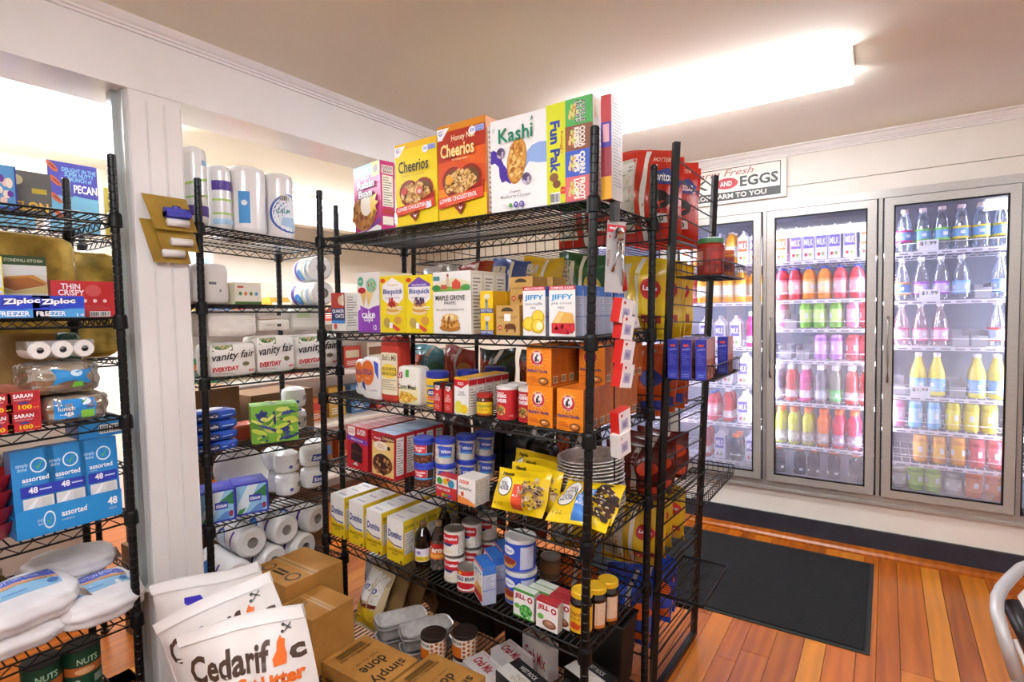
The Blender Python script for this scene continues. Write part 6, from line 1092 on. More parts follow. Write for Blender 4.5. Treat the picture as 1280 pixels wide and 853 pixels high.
def litter(top, rx, ry, rz, h, w, lab, kind, seed):
    s = Pouch(w, h, .13, LIT, None, 18, 26, seed, .008, .035, M('#ece8e4', .4)); f = s.front; BR, OR = '#4a3428', '#e06a1c'
    if kind != 2:
        f.text('Cedarif', .06, .80, .735, .905, BR, .03); f.text('c', .865, .812, .97, .868, BR, .05)
        f.poly([(.755, .808), (.75, .835), (.78, .86), (.785, .89), (.81, .912), (.82, .9), (.845, .895), (.84, .87), (.85, .84), (.84, .808)], OR); f.slant('Soft Cat Litter', .2, .735, .95, .79, .0, OR, .05); f.text('Odor Control!', .5, .69, .9, .72, '#c8342c', .01)
        f.slant('x', .84, .92, .9, .942, .006, '#2a2a2a', -.01); f.ell(.83, .921, .013, .006, '#2a2a2a', 8); f.ell(.835, .944, .013, .006, '#2a2a2a', 8); f.lines(.4, .2, .7, .45, 6, '#a89888')
    else: f.poly([(.3, .8), (.44, .84), (.48, .9), (.44, .92), (.3, .92)], '#3428b0'); f.text('Eco-friendly', .3, .42, .6, .45, '#5a5450', 0., .15)
    R = Euler((rx, ry, rz)).to_matrix(); loc = Vector(top)-R @ Vector((0, 0, h)); o = s.build('cat_litter_bag', lab, 'litter bag', loc, (rx, ry, rz), 'white cat litter bags')
    b = MB(); b.grid(lambda u, v: s.P(u, .955+.045*v, -1, .004), 16, 2, M('#efece8', .45)); b.grid(lambda u, v: s.P(u, .955+.045*v, 1, .004), 16, 2, M('#efece8', .45), flip=True); b.build('fold_strip', o); return o
def cpt(x, y, d): return CO+ray(x, y)*d
litter((cpt(228, 797, 1.42)+cpt(372, 751, 1.42))/2, R_(-6), R_(-13), R_(36), .65, .325, 'white cat litter bag with full brown and orange lettering, frontmost', 0, 3)
litter((cpt(186, 792, 1.56)+cpt(340, 703, 1.56))/2, R_(-8), R_(-25), R_(36), .66, .36, 'white cat litter bag half hidden behind the frontmost bag', 1, 7)
litter((cpt(178, 742, 1.72)+cpt(335, 692, 1.72))/2, R_(-4), R_(-14), R_(36), .66, .36, 'white cat litter bag with a purple flag, at the back by the column', 2, 12)

for i, (x, y, z, w_, d_, h_, lab) in enumerate(((-2.78, 1.22, 0, .42, .3, .42, 'added dark carton on the floor darkening the gap behind the paper rack, left'), (-2.78, 1.68, 0, .42, .3, .42, 'added dark carton on the floor darkening the gap behind the paper rack, right'), (-2.78, 1.23, .421, .4, .28, .36, 'added dark carton stacked second, darkening the gap behind the paper rack, left'), (-2.78, 1.67, .421, .4, .28, .34, 'added dark carton stacked second, darkening the gap behind the paper rack, right'), (-2.79, 1.25, .782, .4, .28, .34, 'added dark carton on top of the stack, darkening the gap behind the paper rack'), (-2.79, 1.69, .762, .36, .28, .3, 'added dark carton on top of the right stack, darkening behind the paper rack'))):  # added cartons, coloured dark so the gap behind the rack reads as shade
    c = Carton(w_, d_, h_, noise_mat('shade_cardboard', '#5a3c1c', '#6a4824', 8, .8)); c.front.rect(0, .47, 1, .53, '#4a3418'); c.front.lines(.1, .1, .5, .35, 3, '#3a2814'); c.build('cardboard_carton', lab, 'carton', (x, y, z), (0, 0, RY), 'added dark cartons behind the paper rack')

s = Soft(.5, .12, .44, GOLD, 7, 12, .012, 9); s.build('paper_bag_pack', 'gold film wrapped pack standing behind the red cracker boxes', 'pack', (-2.72, .72, 1.303), (0, 0, RY))
# ================================================================== SNACK RACK GOODS
def chip(col, col2, seed, kind, w=.225, h=.29, d=.085):
    m = M(col, .25, spec=.7); s = Pouch(w, h, d*1.1, m, m, 14, 18, seed, .009, .05, M(col, .3), .17); f = s.front
    if kind == 0:
        f.rect(.02, .1, .4, .9, '#b9b3ac'); f.lines(.05, .14, .37, .56, 10, '#7d7872'); f.rect(.05, .6, .37, .86, '#d6d2cc'); f.lines(.07, .62, .35, .84, 6, '#8d8882'); f.rect(.52, .02, .6, .98, '#dcd8d4'); f.poly([(.68, .72), (.9, .8), (1, .7), (.96, .62), (.72, .62)], '#2a3a8c'); f.text('Doritos', .7, .65, .96, .75, '#ffffff', .02); f.text('HOTTER', .68, .86, .92, .91, '#f0c8b8', .01); f.ell(.84, .45, .12, .1, '#1c1414', 12); f.poly([(.78, .44), (.9, .44), (.84, .36)], '#d8301c'); f.rect(.74, .2, .92, .3, '#efece8'); f.text('10', .78, .22, .88, .28, '#2a2a2a', .02)
    elif kind == 1:
        f.rect(.04, .1, .42, .9, '#cfcabc'); f.lines(.07, .14, .39, .86, 14, '#8d8878'); f.rect(.56, .02, .64, .98, '#e6e2d0'); f.ell(.82, .62, .14, .13, col2, 14); f.text("Lays", .72, .58, .92, .66, '#ffffff', .03, .1); f.rect(.7, .2, .96, .3, '#a8341c'); f.lines(.72, .22, .92, .28, 1, '#f2e0b0')
    else:
        f.rect(.56, .02, .66, .98, '#b8aca0'); f.rect(.06, .3, .4, .8, '#a83c14'); f.lines(.09, .34, .37, .76, 8, '#d88a50'); f.ell(.84, .6, .14, .14, col2, 12); f.poly([(.7, .1), (.98, .1), (.98, .26), (.7, .22)], col2)
    return s
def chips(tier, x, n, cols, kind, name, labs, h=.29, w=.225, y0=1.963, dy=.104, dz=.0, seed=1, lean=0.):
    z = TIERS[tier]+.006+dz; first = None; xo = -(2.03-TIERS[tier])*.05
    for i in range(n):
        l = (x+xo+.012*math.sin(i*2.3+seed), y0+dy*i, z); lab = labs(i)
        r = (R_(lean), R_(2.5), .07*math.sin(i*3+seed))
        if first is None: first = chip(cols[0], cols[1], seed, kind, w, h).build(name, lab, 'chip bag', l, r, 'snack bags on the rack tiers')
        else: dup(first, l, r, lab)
ordn = ['nearest', 'second', 'third', 'furthest']
chips(0, -.735, 4, ('#c02a1c', '#2a3a8c'), 0, 'tortilla_chip_bag', lambda i: 'red tortilla chip bag on the top tier, %s from the middle rack' % ordn[i], seed=3, h=.33, w=.24)
chips(0, -.985, 1, ('#b8281c', '#2a3a8c'), 0, 'tortilla_chip_bag', lambda i: 'red tortilla chip bag half hidden behind the cereal boxes', seed=8, h=.31)
chips(1, -.735, 4, ('#e0bc1c', '#c0281c'), 1, 'potato_chip_bag', lambda i: 'yellow potato chip bag on the second tier, %s from the middle rack' % ordn[i], seed=5, h=.30)
for i, (x, c1, c2, k, lab) in enumerate(((-.97, '#1f5a34', '#c8b040', 1, 'green chip bag behind the baking mixes'), (-1.15, '#d8b41c', '#c0281c', 1, 'yellow chip bag behind the kraft boxes'), (-1.33, '#2a4aa8', '#7a2c1c', 1, 'blue chip bag behind the waffle mix'), (-1.53, '#a83a24', '#c8a040', 1, 'rust coloured chip bag behind the pancake mix'), (-1.74, '#b8b4b0', '#4a5a4a', 2, 'pale grey chip bag behind the ice cream cones'))):
    chips(1, x, 1, (c1, c2), k, 'potato_chip_bag', lambda i_, lab=lab: lab, seed=11+i, h=.335, w=.21)
chips(2, -.73, 4, ('#d0541c', '#2a3a9a'), 2, 'cheese_puff_bag', lambda i: 'orange cheese snack bag on the third tier, %s from the middle rack' % ordn[i], seed=4, h=.235)
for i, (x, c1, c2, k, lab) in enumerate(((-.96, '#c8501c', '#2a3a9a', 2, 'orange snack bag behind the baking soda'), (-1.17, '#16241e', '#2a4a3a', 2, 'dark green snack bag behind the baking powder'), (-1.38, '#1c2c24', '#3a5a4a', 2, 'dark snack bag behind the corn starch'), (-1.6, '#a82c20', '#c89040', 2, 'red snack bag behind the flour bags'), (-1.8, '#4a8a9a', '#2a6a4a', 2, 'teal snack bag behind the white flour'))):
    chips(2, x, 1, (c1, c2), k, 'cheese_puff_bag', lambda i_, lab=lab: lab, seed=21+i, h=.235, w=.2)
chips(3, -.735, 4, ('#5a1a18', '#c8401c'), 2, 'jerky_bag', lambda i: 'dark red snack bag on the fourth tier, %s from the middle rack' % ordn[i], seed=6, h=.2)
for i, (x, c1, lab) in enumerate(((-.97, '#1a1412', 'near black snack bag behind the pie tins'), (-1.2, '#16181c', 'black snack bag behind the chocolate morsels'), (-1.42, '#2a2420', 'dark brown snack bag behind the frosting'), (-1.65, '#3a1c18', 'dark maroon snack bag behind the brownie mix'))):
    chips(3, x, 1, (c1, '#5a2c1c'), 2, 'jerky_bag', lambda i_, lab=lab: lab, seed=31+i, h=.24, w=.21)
chips(4, -.745, 4, ('#d8b024', '#c0281c'), 1, 'corn_chip_bag', lambda i: 'yellow corn chip bag on the fifth tier, %s from the middle rack' % ordn[i], seed=7, h=.235)
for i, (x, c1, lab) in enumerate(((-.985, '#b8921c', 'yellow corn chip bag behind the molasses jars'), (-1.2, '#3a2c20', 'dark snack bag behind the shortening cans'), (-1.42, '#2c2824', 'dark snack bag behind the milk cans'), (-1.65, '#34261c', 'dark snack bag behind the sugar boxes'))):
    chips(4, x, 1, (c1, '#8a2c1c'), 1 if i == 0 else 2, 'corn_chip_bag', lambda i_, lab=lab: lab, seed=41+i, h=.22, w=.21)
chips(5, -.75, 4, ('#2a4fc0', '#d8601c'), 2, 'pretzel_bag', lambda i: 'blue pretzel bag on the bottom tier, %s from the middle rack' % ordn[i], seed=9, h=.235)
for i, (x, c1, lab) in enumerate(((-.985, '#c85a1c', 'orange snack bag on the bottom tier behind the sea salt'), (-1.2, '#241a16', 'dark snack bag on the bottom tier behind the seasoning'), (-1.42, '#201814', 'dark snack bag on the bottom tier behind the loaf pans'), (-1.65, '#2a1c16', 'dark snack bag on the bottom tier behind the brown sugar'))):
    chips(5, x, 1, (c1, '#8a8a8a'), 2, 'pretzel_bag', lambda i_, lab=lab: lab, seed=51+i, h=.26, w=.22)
# end trays: salsa jars and blue boxes
def a_sal(f): f.rect(.02, .2, .38, .85, '#c88a74'); f.lines(.06, .25, .34, .8, 7, '#8a3a2c'); f.rect(.6, .2, .98, .8, '#a8281c')
z1 = TRAYS[0][4]+.003
for i, (px, py, yy, lid, q, lab, r, h) in enumerate(((893, 338, 1.965, '#3f7a4a', '#9c2416', 'red salsa jar with a green lid on the top end tray', .045, .125), (918, 338, 2.16, '#c8641c', '#c8741c', 'orange salsa jar with an orange lid at the back of the top end tray', .036, .1))):
    a = at_y(px, py, yy); p = Vector((min(a.x, -.505), yy, z1)); G_ = M(q, .12, spec=.7)
    bottle([(r*.92, 0), (r, .006), (r, h*.8), (r*.9, h*.86), (r*.9, h*.88)], [G_]*4, (.02, h*.74), r, 'salsa_jar', lab, (M('#8e2416'), a_sal if i == 0 else (lambda f: f.rect(.2, .2, .8, .5, '#3a1c14'))), p, cap=([(r*.94, h*.87), (r*.97, h*.88), (r*.97, h), (r*.9, h+.002)], M(lid, .4)), cat='jar')
z2 = TRAYS[1][4]+.003; k0 = None; G = 'blue boxes on the second end tray'
for i, (x, y, lab) in enumerate(((-.605, 1.90, 'blue snack box, leftmost on the second end tray'), (-.56, 1.90, 'blue snack box, second from the post on the tray'), (-.51, 1.90, 'blue snack box at the near corner of the tray'), (-.585, 2.03, 'blue snack box in the second row, left'), (-.535, 2.03, 'blue snack box in the second row, middle'), (-.495, 2.13, 'blue snack box furthest along the tray'))):
    if k0 is None:
        c = Carton(.036, .095, .135, '#2a30a8', right='#b88a80', top='#6a6a9a'); f = c.front; f.rect(.25, .82, .75, .88, '#d8503c'); f.slant('crackers', .14, .72, .86, .78, .02, '#a8b8f0', .01); f.lines(.16, .36, .84, .68, 7, '#5a68c8'); f.rect(.0, .0, 1, .22, '#3a48c0'); f.lines(.2, .06, .8, .16, 2, '#8a98e0'); c.right.rect(0, 0, 1, .5, '#a85c40'); c.right.blobs(16, .5, .25, .4, .2, ['#c88a60', '#8a4a30'], .08, 3); k0 = c.build('cracker_box', lab, 'snack box', (x, y+.0, z2), (0, 0, .03), G)
    else: dup(k0, (x, y, z2), None, lab)
# ================================================================== hanging strip on the right end of the middle rack
XH = -.628
def hp(x, y): return at_x(x, y, XH)
b = MB(); a = hp(770, 250); e = hp(768, 605); t = thing('clip_strip', 'black clip strip hanging from the top shelf end', 'clip strip', a)
b = MB(); b.box(-.012, .004, -.018, .018, -.06, .008, M('#2a2c2c', .4)); b.build('clip', t); b = MB(); b.tube([(-.012, 0, 0), (-.012, .004, -.35), (-.014, 0, e.z-a.z)], .0022, BLK2, 5); b.build('strip', t)
c = MB(); p0 = hp(767, 277); GR = M('#b9b5b2', .35)
def hang_card(px, py, w, h, lab, name, art, tilt=0., dx=0.):
    p = hp(px, py); m = MB(); m.box(-w/2, w/2, -.0012, .0012, -h, 0, GR); f = flat(m, (-w/2, -.0012, -h), (w, 0, 0), (0, 0, h), (0, -1, 0)); art(f, m, w, h)
    return tag(m.build(name, None, (p.x+dx, p.y, p.z), (0, tilt, RY-.62)), lab, 'kitchen tool', 'kitchen tools on the clip strip')
def a_gc(f, m, w, h):
    f.rect(0, .84, 1, .95, '#c82c34'); f.text('goodcook', .1, .865, .92, .93, '#ffffff', .03); f.text('PEELER', .05, .36, .2, .6, '#8a6a64', .02, rot=90); f.ell(.15, .78, .06, .025, '#c8504a', 8)
    CH = M('#d8d8d8', .15, 1.); m.tube([(0, -.01, -h*.28), (.0, -.012, -h*.45), (-.012, -.012, -h*.72)], .005, CH, 8); m.lathe([(.004, -h*.3), (.016, -h*.26), (.012, -h*.2), (.018, -h*.16), (.006, -h*.1)], CH, 12, cy=-.014); m.tube([(.012, -.01, -h*.3), (.02, -.012, -h*.55), (.024, -.01, -h*.9)], .004, CH, 6)
hang_card(771, 277, .058, .2, 'can opener on a grey card with a red header', 'can_opener_card', a_gc, R_(4))
def a_red(f, m, w, h): f.rect(0, 0, 1, 1, '#b9b5b2'); m.tube([(0, -.006, -h*.1), (0, -.01, -h*.4), (.002, -.01, -h*.9)], .009, M('#c81c20', .25), 8)
hang_card(788, 337, .03, .07, 'red handled tool hanging behind the grey card', 'red_handle_tool', a_red, R_(-4), -.03)
def a_tag(f, m, w, h): f.rect(.08, .06, .92, .94, '#d4d0cc'); f.ell(.5, .4, .26, .1, '#7a8090', 10); f.lines(.2, .12, .8, .28, 3, '#4a4844')
hang_card(786, 376, .03, .085, 'small grey card hanging at a slant', 'tool_card', a_tag, R_(-16))
first = None
for i, (px, py, col, lab) in enumerate(((771, 404, 'r', 'topmost red box on the clip strip, under the grey card'), (773, 424, 'r', 'second red box on the clip strip'), (773, 455, 'r', 'third red box on the clip strip'), (772, 484, 'r', 'fourth red box on the clip strip'), (772, 540, 'r', 'lowest red box on the clip strip'), (772, 568, 'w', 'white box at the bottom of the clip strip'))):
    c = Carton(.056, .03, .068, '#f0ecea', left='#d8241c' if col == 'r' else '#e8e6e2', top='#c8342c' if col == 'r' else '#dcd8d2', bottom='#c02018' if col == 'r' else '#d0ccc8'); f = c.front; f.rect(.2, .2, .76, .62, '#b8b0cc'); f.ell(.46, .4, .18, .12, '#9286b4', 12); f.ell(.25, .84, .1, .07, '#c8342c' if col == 'r' else '#c8c4bc', 8)
    p = hp(px, py); c.build('thermometer_box', lab, 'small box', (p.x+.008, p.y+.006, p.z), (R_(6), R_(8 if i < 4 else -12), RY-.22), 'small boxes on the clip strip')
# ================================================================== cards on the column
KG = noise_mat('gold_card', '#8f6f20', '#b08d34', 8, .45); BLU = M('#3a3ab0', .15, spec=.7)
for i, (pa, lab, dx, roll) in enumerate((((172, 243), 'lowest gold card with white rolls on the column', .004, 0), ((184, 246), 'middle gold card with a white roll on the column', .014, 1), ((176, 241), 'front gold card with a blue dispenser on the column', .024, 2))):
    dz = (.035, .02, 0)[i]; a = at_x(pa[0], pa[1], XB+dx); w, h = (.15, .15, .165)[i], (.145, .13, .115)[i]; p = a+Vector((0, 0, -dz*2.2))
    t = thing('waste_bag_card', lab, 'blister card', p, (0, 0, RY), 'gold cards on the column'); m = MB(); m.add([(0, -.001, 0), (w*.85, -.001, -.0), (w, -.02, -h), (.03, -.02, -h), (0, .001, 0), (w*.85, .001, 0), (w, -.018, -h), (.03, -.018, -h)], [(0, 1, 2, 3), (4, 7, 6, 5), (0, 3, 7, 4), (3, 2, 6, 7), (2, 1, 5, 6), (1, 0, 4, 5)], KG); m.build('card', t)
    cx = w*.58
    m = MB(); m.tube([(cx-.032, -.028, -h*.78), (cx+.036, -.028, -h*.78)], .0135, M('#e6e2de', .5), 14); m.build('roll', t)
    if i == 2: m = MB(); m.tube([(cx-.038, -.026, -h*.5), (cx+.04, -.026, -h*.5)], .018, BLU, 14); m.box(cx-.038, cx+.04, -.045, -.012, -h*.62, -h*.48, BLU); m.tube([(cx-.01, -.022, -h*.36), (cx+.012, -.022, -h*.36)], .01, BLU, 10); m.build('dispenser', t)
# ================================================================== sign
sx0, sx1, sz0, sz1 = -1.36, -.515, 2.142, 2.38; t = MB(); SY = YW-.022
t.box(sx0, sx1, SY, YW-.004, sz0, sz1, M('#e8e2d8', .4)); f = flat(t, (sx0, SY, sz0), (sx1-sx0, 0, 0), (0, 0, sz1-sz0), (0, -1, 0)); u = lambda px: (at_y(px, 215, SY).x-sx0)/(sx1-sx0)
f.rect(.03, .08, .965, .94, '#2c2e2c'); f.rect(.036, .1, .959, .92, '#eae5da'); f.rect(.03, .08, .965, .3, '#3a3c3a'); f.text('DIRECT FROM FARM TO YOU', .12, .13, u(958), .26, '#f2eee4', .02)
f.text('MILK', .08, .42, u(886), .68, '#3a3c3a', .02); f.ell((u(896)+u(921))/2, .53, (u(921)-u(893))/2, .15, '#b8343c', 20); f.text('AND', u(900), .46, u(915), .6, '#f4ece4', .03); f.text('EGGS', u(925), .4, u(973), .68, '#3a4240', .03); f.text('Farm Fresh', .34, .73, u(942), .9, '#a04a48', .0, .35)
tag(t.build('milk_and_eggs_sign', None), 'white board sign reading MILK AND EGGS above the cooler', 'sign')
# ================================================================== drinks in the cooler
def clr(name, tint): return film_mat('bottle_'+name, tint, .78, .06, .10)
def drink(name, body, lab_c, edge_c, cap_c, shape='water', h=.235, r=.034):
    t = thing(name, None, None); 
    if shape == 'water': pf = [(r*.85, 0), (r, .008), (r, h*.5), (r*.96, h*.56), (r*.8, h*.72), (r*.42, h*.88), (r*.4, h*.93)]; lz = (h*.22, h*.5); cp = [(r*.46, h*.92), (r*.46, h), (r*.4, h)]
    elif shape == 'slim': pf = [(r*.85, 0), (r, .008), (r, h*.45), (r*.9, h*.58), (r*.5, h*.8), (r*.36, h*.9), (r*.36, h*.94)]; lz = (h*.12, h*.42); cp = [(r*.42, h*.93), (r*.42, h), (r*.36, h)]
    elif shape == 'can': pf = [(r*.8, 0), (r, .01), (r, h-.016), (r*.82, h-.003), (r*.78, h)]; lz = (h*.1, h*.88); cp = None
    elif shape == 'sport': pf = [(r*.9, 0), (r, .01), (r, h*.3), (r*.93, h*.36), (r*.93, h*.5), (r, h*.58), (r*.96, h*.7), (r*.55, h*.85), (r*.55, h*.88)]; lz = (h*.06, h*.36); cp = [(r*.62, h*.87), (r*.62, h), (r*.55, h)]
    elif shape == 'jug': pf = [(r*.95, 0), (r, .01), (r, h*.7), (r*.8, h*.82), (r*.42, h*.92), (r*.42, h*.95)]; lz = (h*.15, h*.62); cp = [(r*.5, h*.94), (r*.5, h), (r*.44, h)]
    b = MB(); b.lathe(pf, body, 14); b.build('bottle_body' if shape != 'can' else 'can_body', t)
    if lab_c:
        b = MB(); q = (lz[1]-lz[0])*.16; b.lathe([(r*1.012, lz[0]), (r*1.012, lz[0]+q), (r*1.012, lz[1]-q), (r*1.012, lz[1])], M(lab_c), 14, cap=False, mats=[M(edge_c), M(lab_c), M(edge_c)])
        for k in range(4):
            a = k*1.57; cv = Canvas(b, lambda x, y, l, a=a: ((r*1.016+l)*math.cos(a+x*.9), (r*1.016+l)*math.sin(a+x*.9), lz[0]+q+(lz[1]-lz[0]-2*q)*y), 4); cv.rect(.2, .3, .8, .7, '#eef0f4')
        b.build('label', t)
    if cp: b = MB(); b.lathe(cp, M(cap_c), 12); b.build('cap', t)
    return t
PROTO = {}
WC, CT = '#f0eef0', '#e4ecf4'
KIND = {
 'w_mag': ('water_bottle', clr('a', '#d8e4f0'), '#7aa0d8', '#d8348c', '#e8d4d4', 'water', .24, .0395, 'clear water bottle with magenta label'),
 'w_grn': ('water_bottle', clr('a', '#d8e4f0'), '#7aa8d8', '#7ac848', '#e8d4d4', 'water', .24, .0395, 'clear water bottle with green label'),
 'w_yel': ('water_bottle', clr('a', '#d8e4f0'), '#7ab0dc', '#ecd42c', '#e8d4d4', 'water', .24, .0395, 'clear water bottle with yellow label'),
 's_org': ('sparkling_water_bottle', clr('b', '#e0e6f0'), '#6a9ae0', '#e89a4c', WC, 'slim', .24, .0385, 'slim clear bottle with orange label'),
 's_pur': ('sparkling_water_bottle', clr('b', '#e0e6f0'), '#c8b0e0', '#9a4ac0', WC, 'slim', .24, .0385, 'slim clear bottle with purple label'),
 's_blu': ('sparkling_water_bottle', clr('b', '#e0e6f0'), '#a0c4ec', '#78a8e0', WC, 'slim', .24, .0385, 'slim clear bottle with pale blue label'),
 's_pnk': ('sparkling_water_bottle', clr('c', '#f0e0ec'), '#e8c4d8', '#d8548c', WC, 'slim', .24, .0385, 'slim bottle with pink label'),
 's_red': ('sparkling_water_bottle', clr('b', '#e0e6f0'), '#b8c8ec', '#e0483c', WC, 'slim', .24, .0385, 'slim bottle with red edged label'),
 's_lem': ('lemonade_bottle', M('#e6d84a', .1), '#8ac0e8', '#70b0e0', WC, 'slim', .24, .0395, 'yellow lemonade bottle with pale blue label'),
 'c_pnk': ('drink_can', M('#f0a8c8', .25, .3), '#f0c0d8', '#e87aa8', '', 'can', .155, .0345, 'pink drink can'),
 'c_blu': ('drink_can', M('#8ac0e0', .25, .3), '#a8d4ec', '#60a8d8', '', 'can', .155, .0345, 'pale blue drink can'),
 'c_yel': ('drink_can', M('#e8dc3c', .25, .3), '#f0e458', '#d8c41c', '', 'can', .155, .0345, 'yellow drink can'),
 'c_org': ('drink_can', M('#e8a42c', .25, .3), '#f0b840', '#d88a1c', '', 'can', .155, .0345, 'orange drink can'),
 'c_red': ('drink_can', M('#d83c4c', .25, .3), '#e85868', '#b82434', '', 'can', .155, .0345, 'red drink can'),
 'c_grn': ('drink_can', M('#8ac840', .25, .3), '#c4e480', '#68b028', '', 'can', .155, .0345, 'green and white drink can'),
 'c_lil': ('drink_can', M('#c890d8', .25, .3), '#dcb0e8', '#a860c0', '', 'can', .155, .0345, 'lilac drink can'),
 'j_red': ('juice_bottle', M('#d8404c', .12), '#f0b4bc', '#e87a84', '#3a62c8', 'jug', .2, .036, 'red juice bottle with pale label'),
 'j_org': ('juice_bottle', M('#e8882c', .12), '#f4d4a8', '#f0a858', '#3a62c8', 'jug', .2, .036, 'orange juice bottle with cream label'),
 'o_jce': ('orange_juice_bottle', M('#f0a424', .12), '#f8ecd0', '#f0b040', '#f0e8d8', 'jug', .21, .037, 'bright orange juice bottle with white label'),
 'g_lim': ('sports_drink_bottle', M('#c8cc2c', .12), '#d0c8b0', '#b0a890', '#f0742c', 'sport', .235, .036, 'lime sports drink, orange cap'),
 'g_org': ('sports_drink_bottle', M('#f0782c', .12), '#d0b8b0', '#b09890', '#f0742c', 'sport', .235, .036, 'orange sports drink, orange cap'),
 'g_red': ('sports_drink_bottle', M('#e0345c', .12), '#d0a8c0', '#b088a0', '#f0742c', 'sport', .235, .036, 'red sports drink, orange cap'),
 'g_drk': ('sports_drink_bottle', M('#2a3454', .12), '#3a4054', '#2a3044', '#f0742c', 'sport', .175, .036, 'dark blue sports drink, orange cap'),
 'k_red': ('soft_drink_bottle', M('#c83838', .12), '#e8c8c8', '#c83838', WC, 'sport', .235, .034, 'red soft drink bottle with white cap'),
 'k_pnk': ('soft_drink_bottle', M('#d8408c', .12), '#f0d8e8', '#d8408c', WC, 'sport', .235, .034, 'pink soft drink bottle with white cap'),
 'k_gry': ('soft_drink_bottle', M('#7a7484', .12), '#d8d4e0', '#a8a4b0', WC, 'sport', .235, .034, 'grey violet soft drink bottle with white cap'),
 'k_grn': ('soft_drink_bottle', M('#8a8a7c', .12), '#78d878', '#4ab84a', WC, 'sport', .235, .034, 'soft drink bottle with green label'),
 'l_grn': ('tea_bottle', M('#8ac834', .12), '#b0d868', '#68a828', '#58902c', 'can', .14, .038, 'lime green can on the cooler floor'),
 'l_org': ('tea_bottle', M('#e0641c', .12), '#e88848', '#c84c14', '#c84c14', 'can', .14, .038, 'orange can on the cooler floor'),
 'l_wht': ('tea_bottle', M('#a8a8a8', .2), '#c8c8c8', '#989898', '#888888', 'can', .12, .038, 'white and grey can on the cooler floor'),
 'y_cup': ('milk_carton', None, '', '', '', '', 0, 0, 'white milk carton with purple print'), 'y_cupo': ('milk_carton', None, '', '', '', '', 0, 0, 'white carton with red and yellow print'),
}
def carton_proto(kd):
    b = MB(); w, h = .066, .16; b.box(-w/2, w/2, -w/2, w/2, 0, h, M('#ece8f2', .4)); b.prism([(-w/2, h), (w/2, h), (0, h+.035)], -w/2, w/2, M('#e4e0ee', .4)); b.box(-.003, .003, -w/2, w/2, h+.03, h+.05, M('#e4e0ee', .4)); b.v = [(x, y, z) for x, y, z in b.v]
    f = flat(b, (-w/2, -w/2, 0), (w, 0, 0), (0, 0, h), (0, -1, 0)); q = '#7a6ac0' if kd == 'y_cup' else '#d8703c'; f.rect(.08, .45, .92, .9, q); f.text('MILK', .14, .55, .86, .8, '#ffffff', .02); f.ell(.3, .2, .12, .08, '#d84a3c', 8); f.ell(.65, .2, .12, .08, '#a8c848', 8); return b.build('milk_carton')
doors = {1: 'left', 2: 'middle', 3: 'right', 4: 'far right'}; rown = ['top', 'second', 'third', 'fourth', 'fifth', 'sixth']
LOWER = []
def stock(kd, door, row, x, back, z, pos):
    k = KIND[kd]; lab = '%s, %s on %s shelf, %s cooler door' % (k[8], pos, rown[row] if row < 6 else 'bottom', doors[door]) if not back else '%s, behind %s on %s shelf, %s cooler door' % (k[8], pos, rown[row] if row < 6 else 'bottom', doors[door])
    l = (x, YW+FY+.05+(.0 if not back else .085*back), z+.002); r = (0, 0, random.Random(int(x*997)+row).uniform(-.5, .5)) if 'carton' not in k[0] else (0, 0, 0)
    g = '%s %s %d' % (k[0].replace('_', ' '), 'front' if not back else 'rear line', door*10+row)
    if kd not in PROTO:
        o = carton_proto(kd) if 'carton' in k[0] else drink(k[0], k[1], k[2], k[3], k[4], k[5], k[6], k[7]); PROTO[kd] = o; o.location = l; o.rotation_euler = r; tag(o, lab, 'carton' if 'carton' in k[0] else ('can' if 'can' in k[0] else 'bottle'), g)
    else: dup(PROTO[kd], l, r, lab, g)
def row(door, r, items, rear=1, z=None):
    """items: (kind, fraction across the door)"""
    x0, w = DX[door]+.035, DWD-.07; zz = SHELVES[door][r]+.003 if z is None else z; n = len(items)
    names = ['first', 'second', 'third', 'fourth', 'fifth', 'sixth', 'seventh', 'eighth']
    for i, (kd, u) in enumerate(items):
        stock(kd, door, r, x0+w*u, 0, zz, names[i])
        for b_ in range(1, rear+1): stock(kd, door, r, x0+w*u+.004*b_, b_, zz, names[i])
E6 = [.03, .2, .37, .55, .73, .92]
row(3, 0, list(zip(['w_mag', 'w_grn', 'w_grn', 'w_yel', 'w_yel', 'w_yel'], [.12, .29, .46, .63, .8, .97]))+[]); row(3, 1, [('s_org', .1), ('s_pur', .28), ('s_pur', .46), ('s_blu', .64), ('s_blu', .97)]); row(3, 2, [('s_pnk', .1), ('s_pnk', .28), ('s_pnk', .46), ('s_red', .95)])
row(3, 3, [('s_lem', .27), ('s_lem', .44), ('s_lem', .79), ('s_lem', .96)]); row(3, 4, list(zip(['c_pnk', 'c_blu', 'c_blu', 'c_yel', 'c_yel', 'c_yel'], [.08, .25, .42, .59, .75, .9]))); row(3, 5, list(zip(['c_org', 'c_org', 'c_org', 'c_red', 'c_red'], [.3, .47, .64, .8, .96]))); row(3, 6, list(zip(['l_wht', 'l_grn', 'l_grn', 'l_wht', 'l_org', 'l_org'], [.1, .26, .42, .6, .78, .95])), 0, .381)
row(2, 0, list(zip(['y_cupo', 'y_cup', 'y_cup', 'y_cup', 'y_cup', 'y_cup', 'y_cupo'], [.05, .22, .36, .5, .64, .8, .97]))); row(2, 1, list(zip(['j_red', 'j_red', 'j_org', 'j_org', 'j_red', 'j_red'], [.05, .2, .36, .53, .7, .87]))); row(2, 2, list(zip(['c_pnk', 'c_grn', 'c_grn', 'c_grn', 'c_pnk', 'c_red'], [.04, .33, .48, .66, .84, .98]))); row(2, 3, list(zip(['c_lil', 'c_lil', 'c_red', 'c_red'], [.5, .67, .84, .98])))
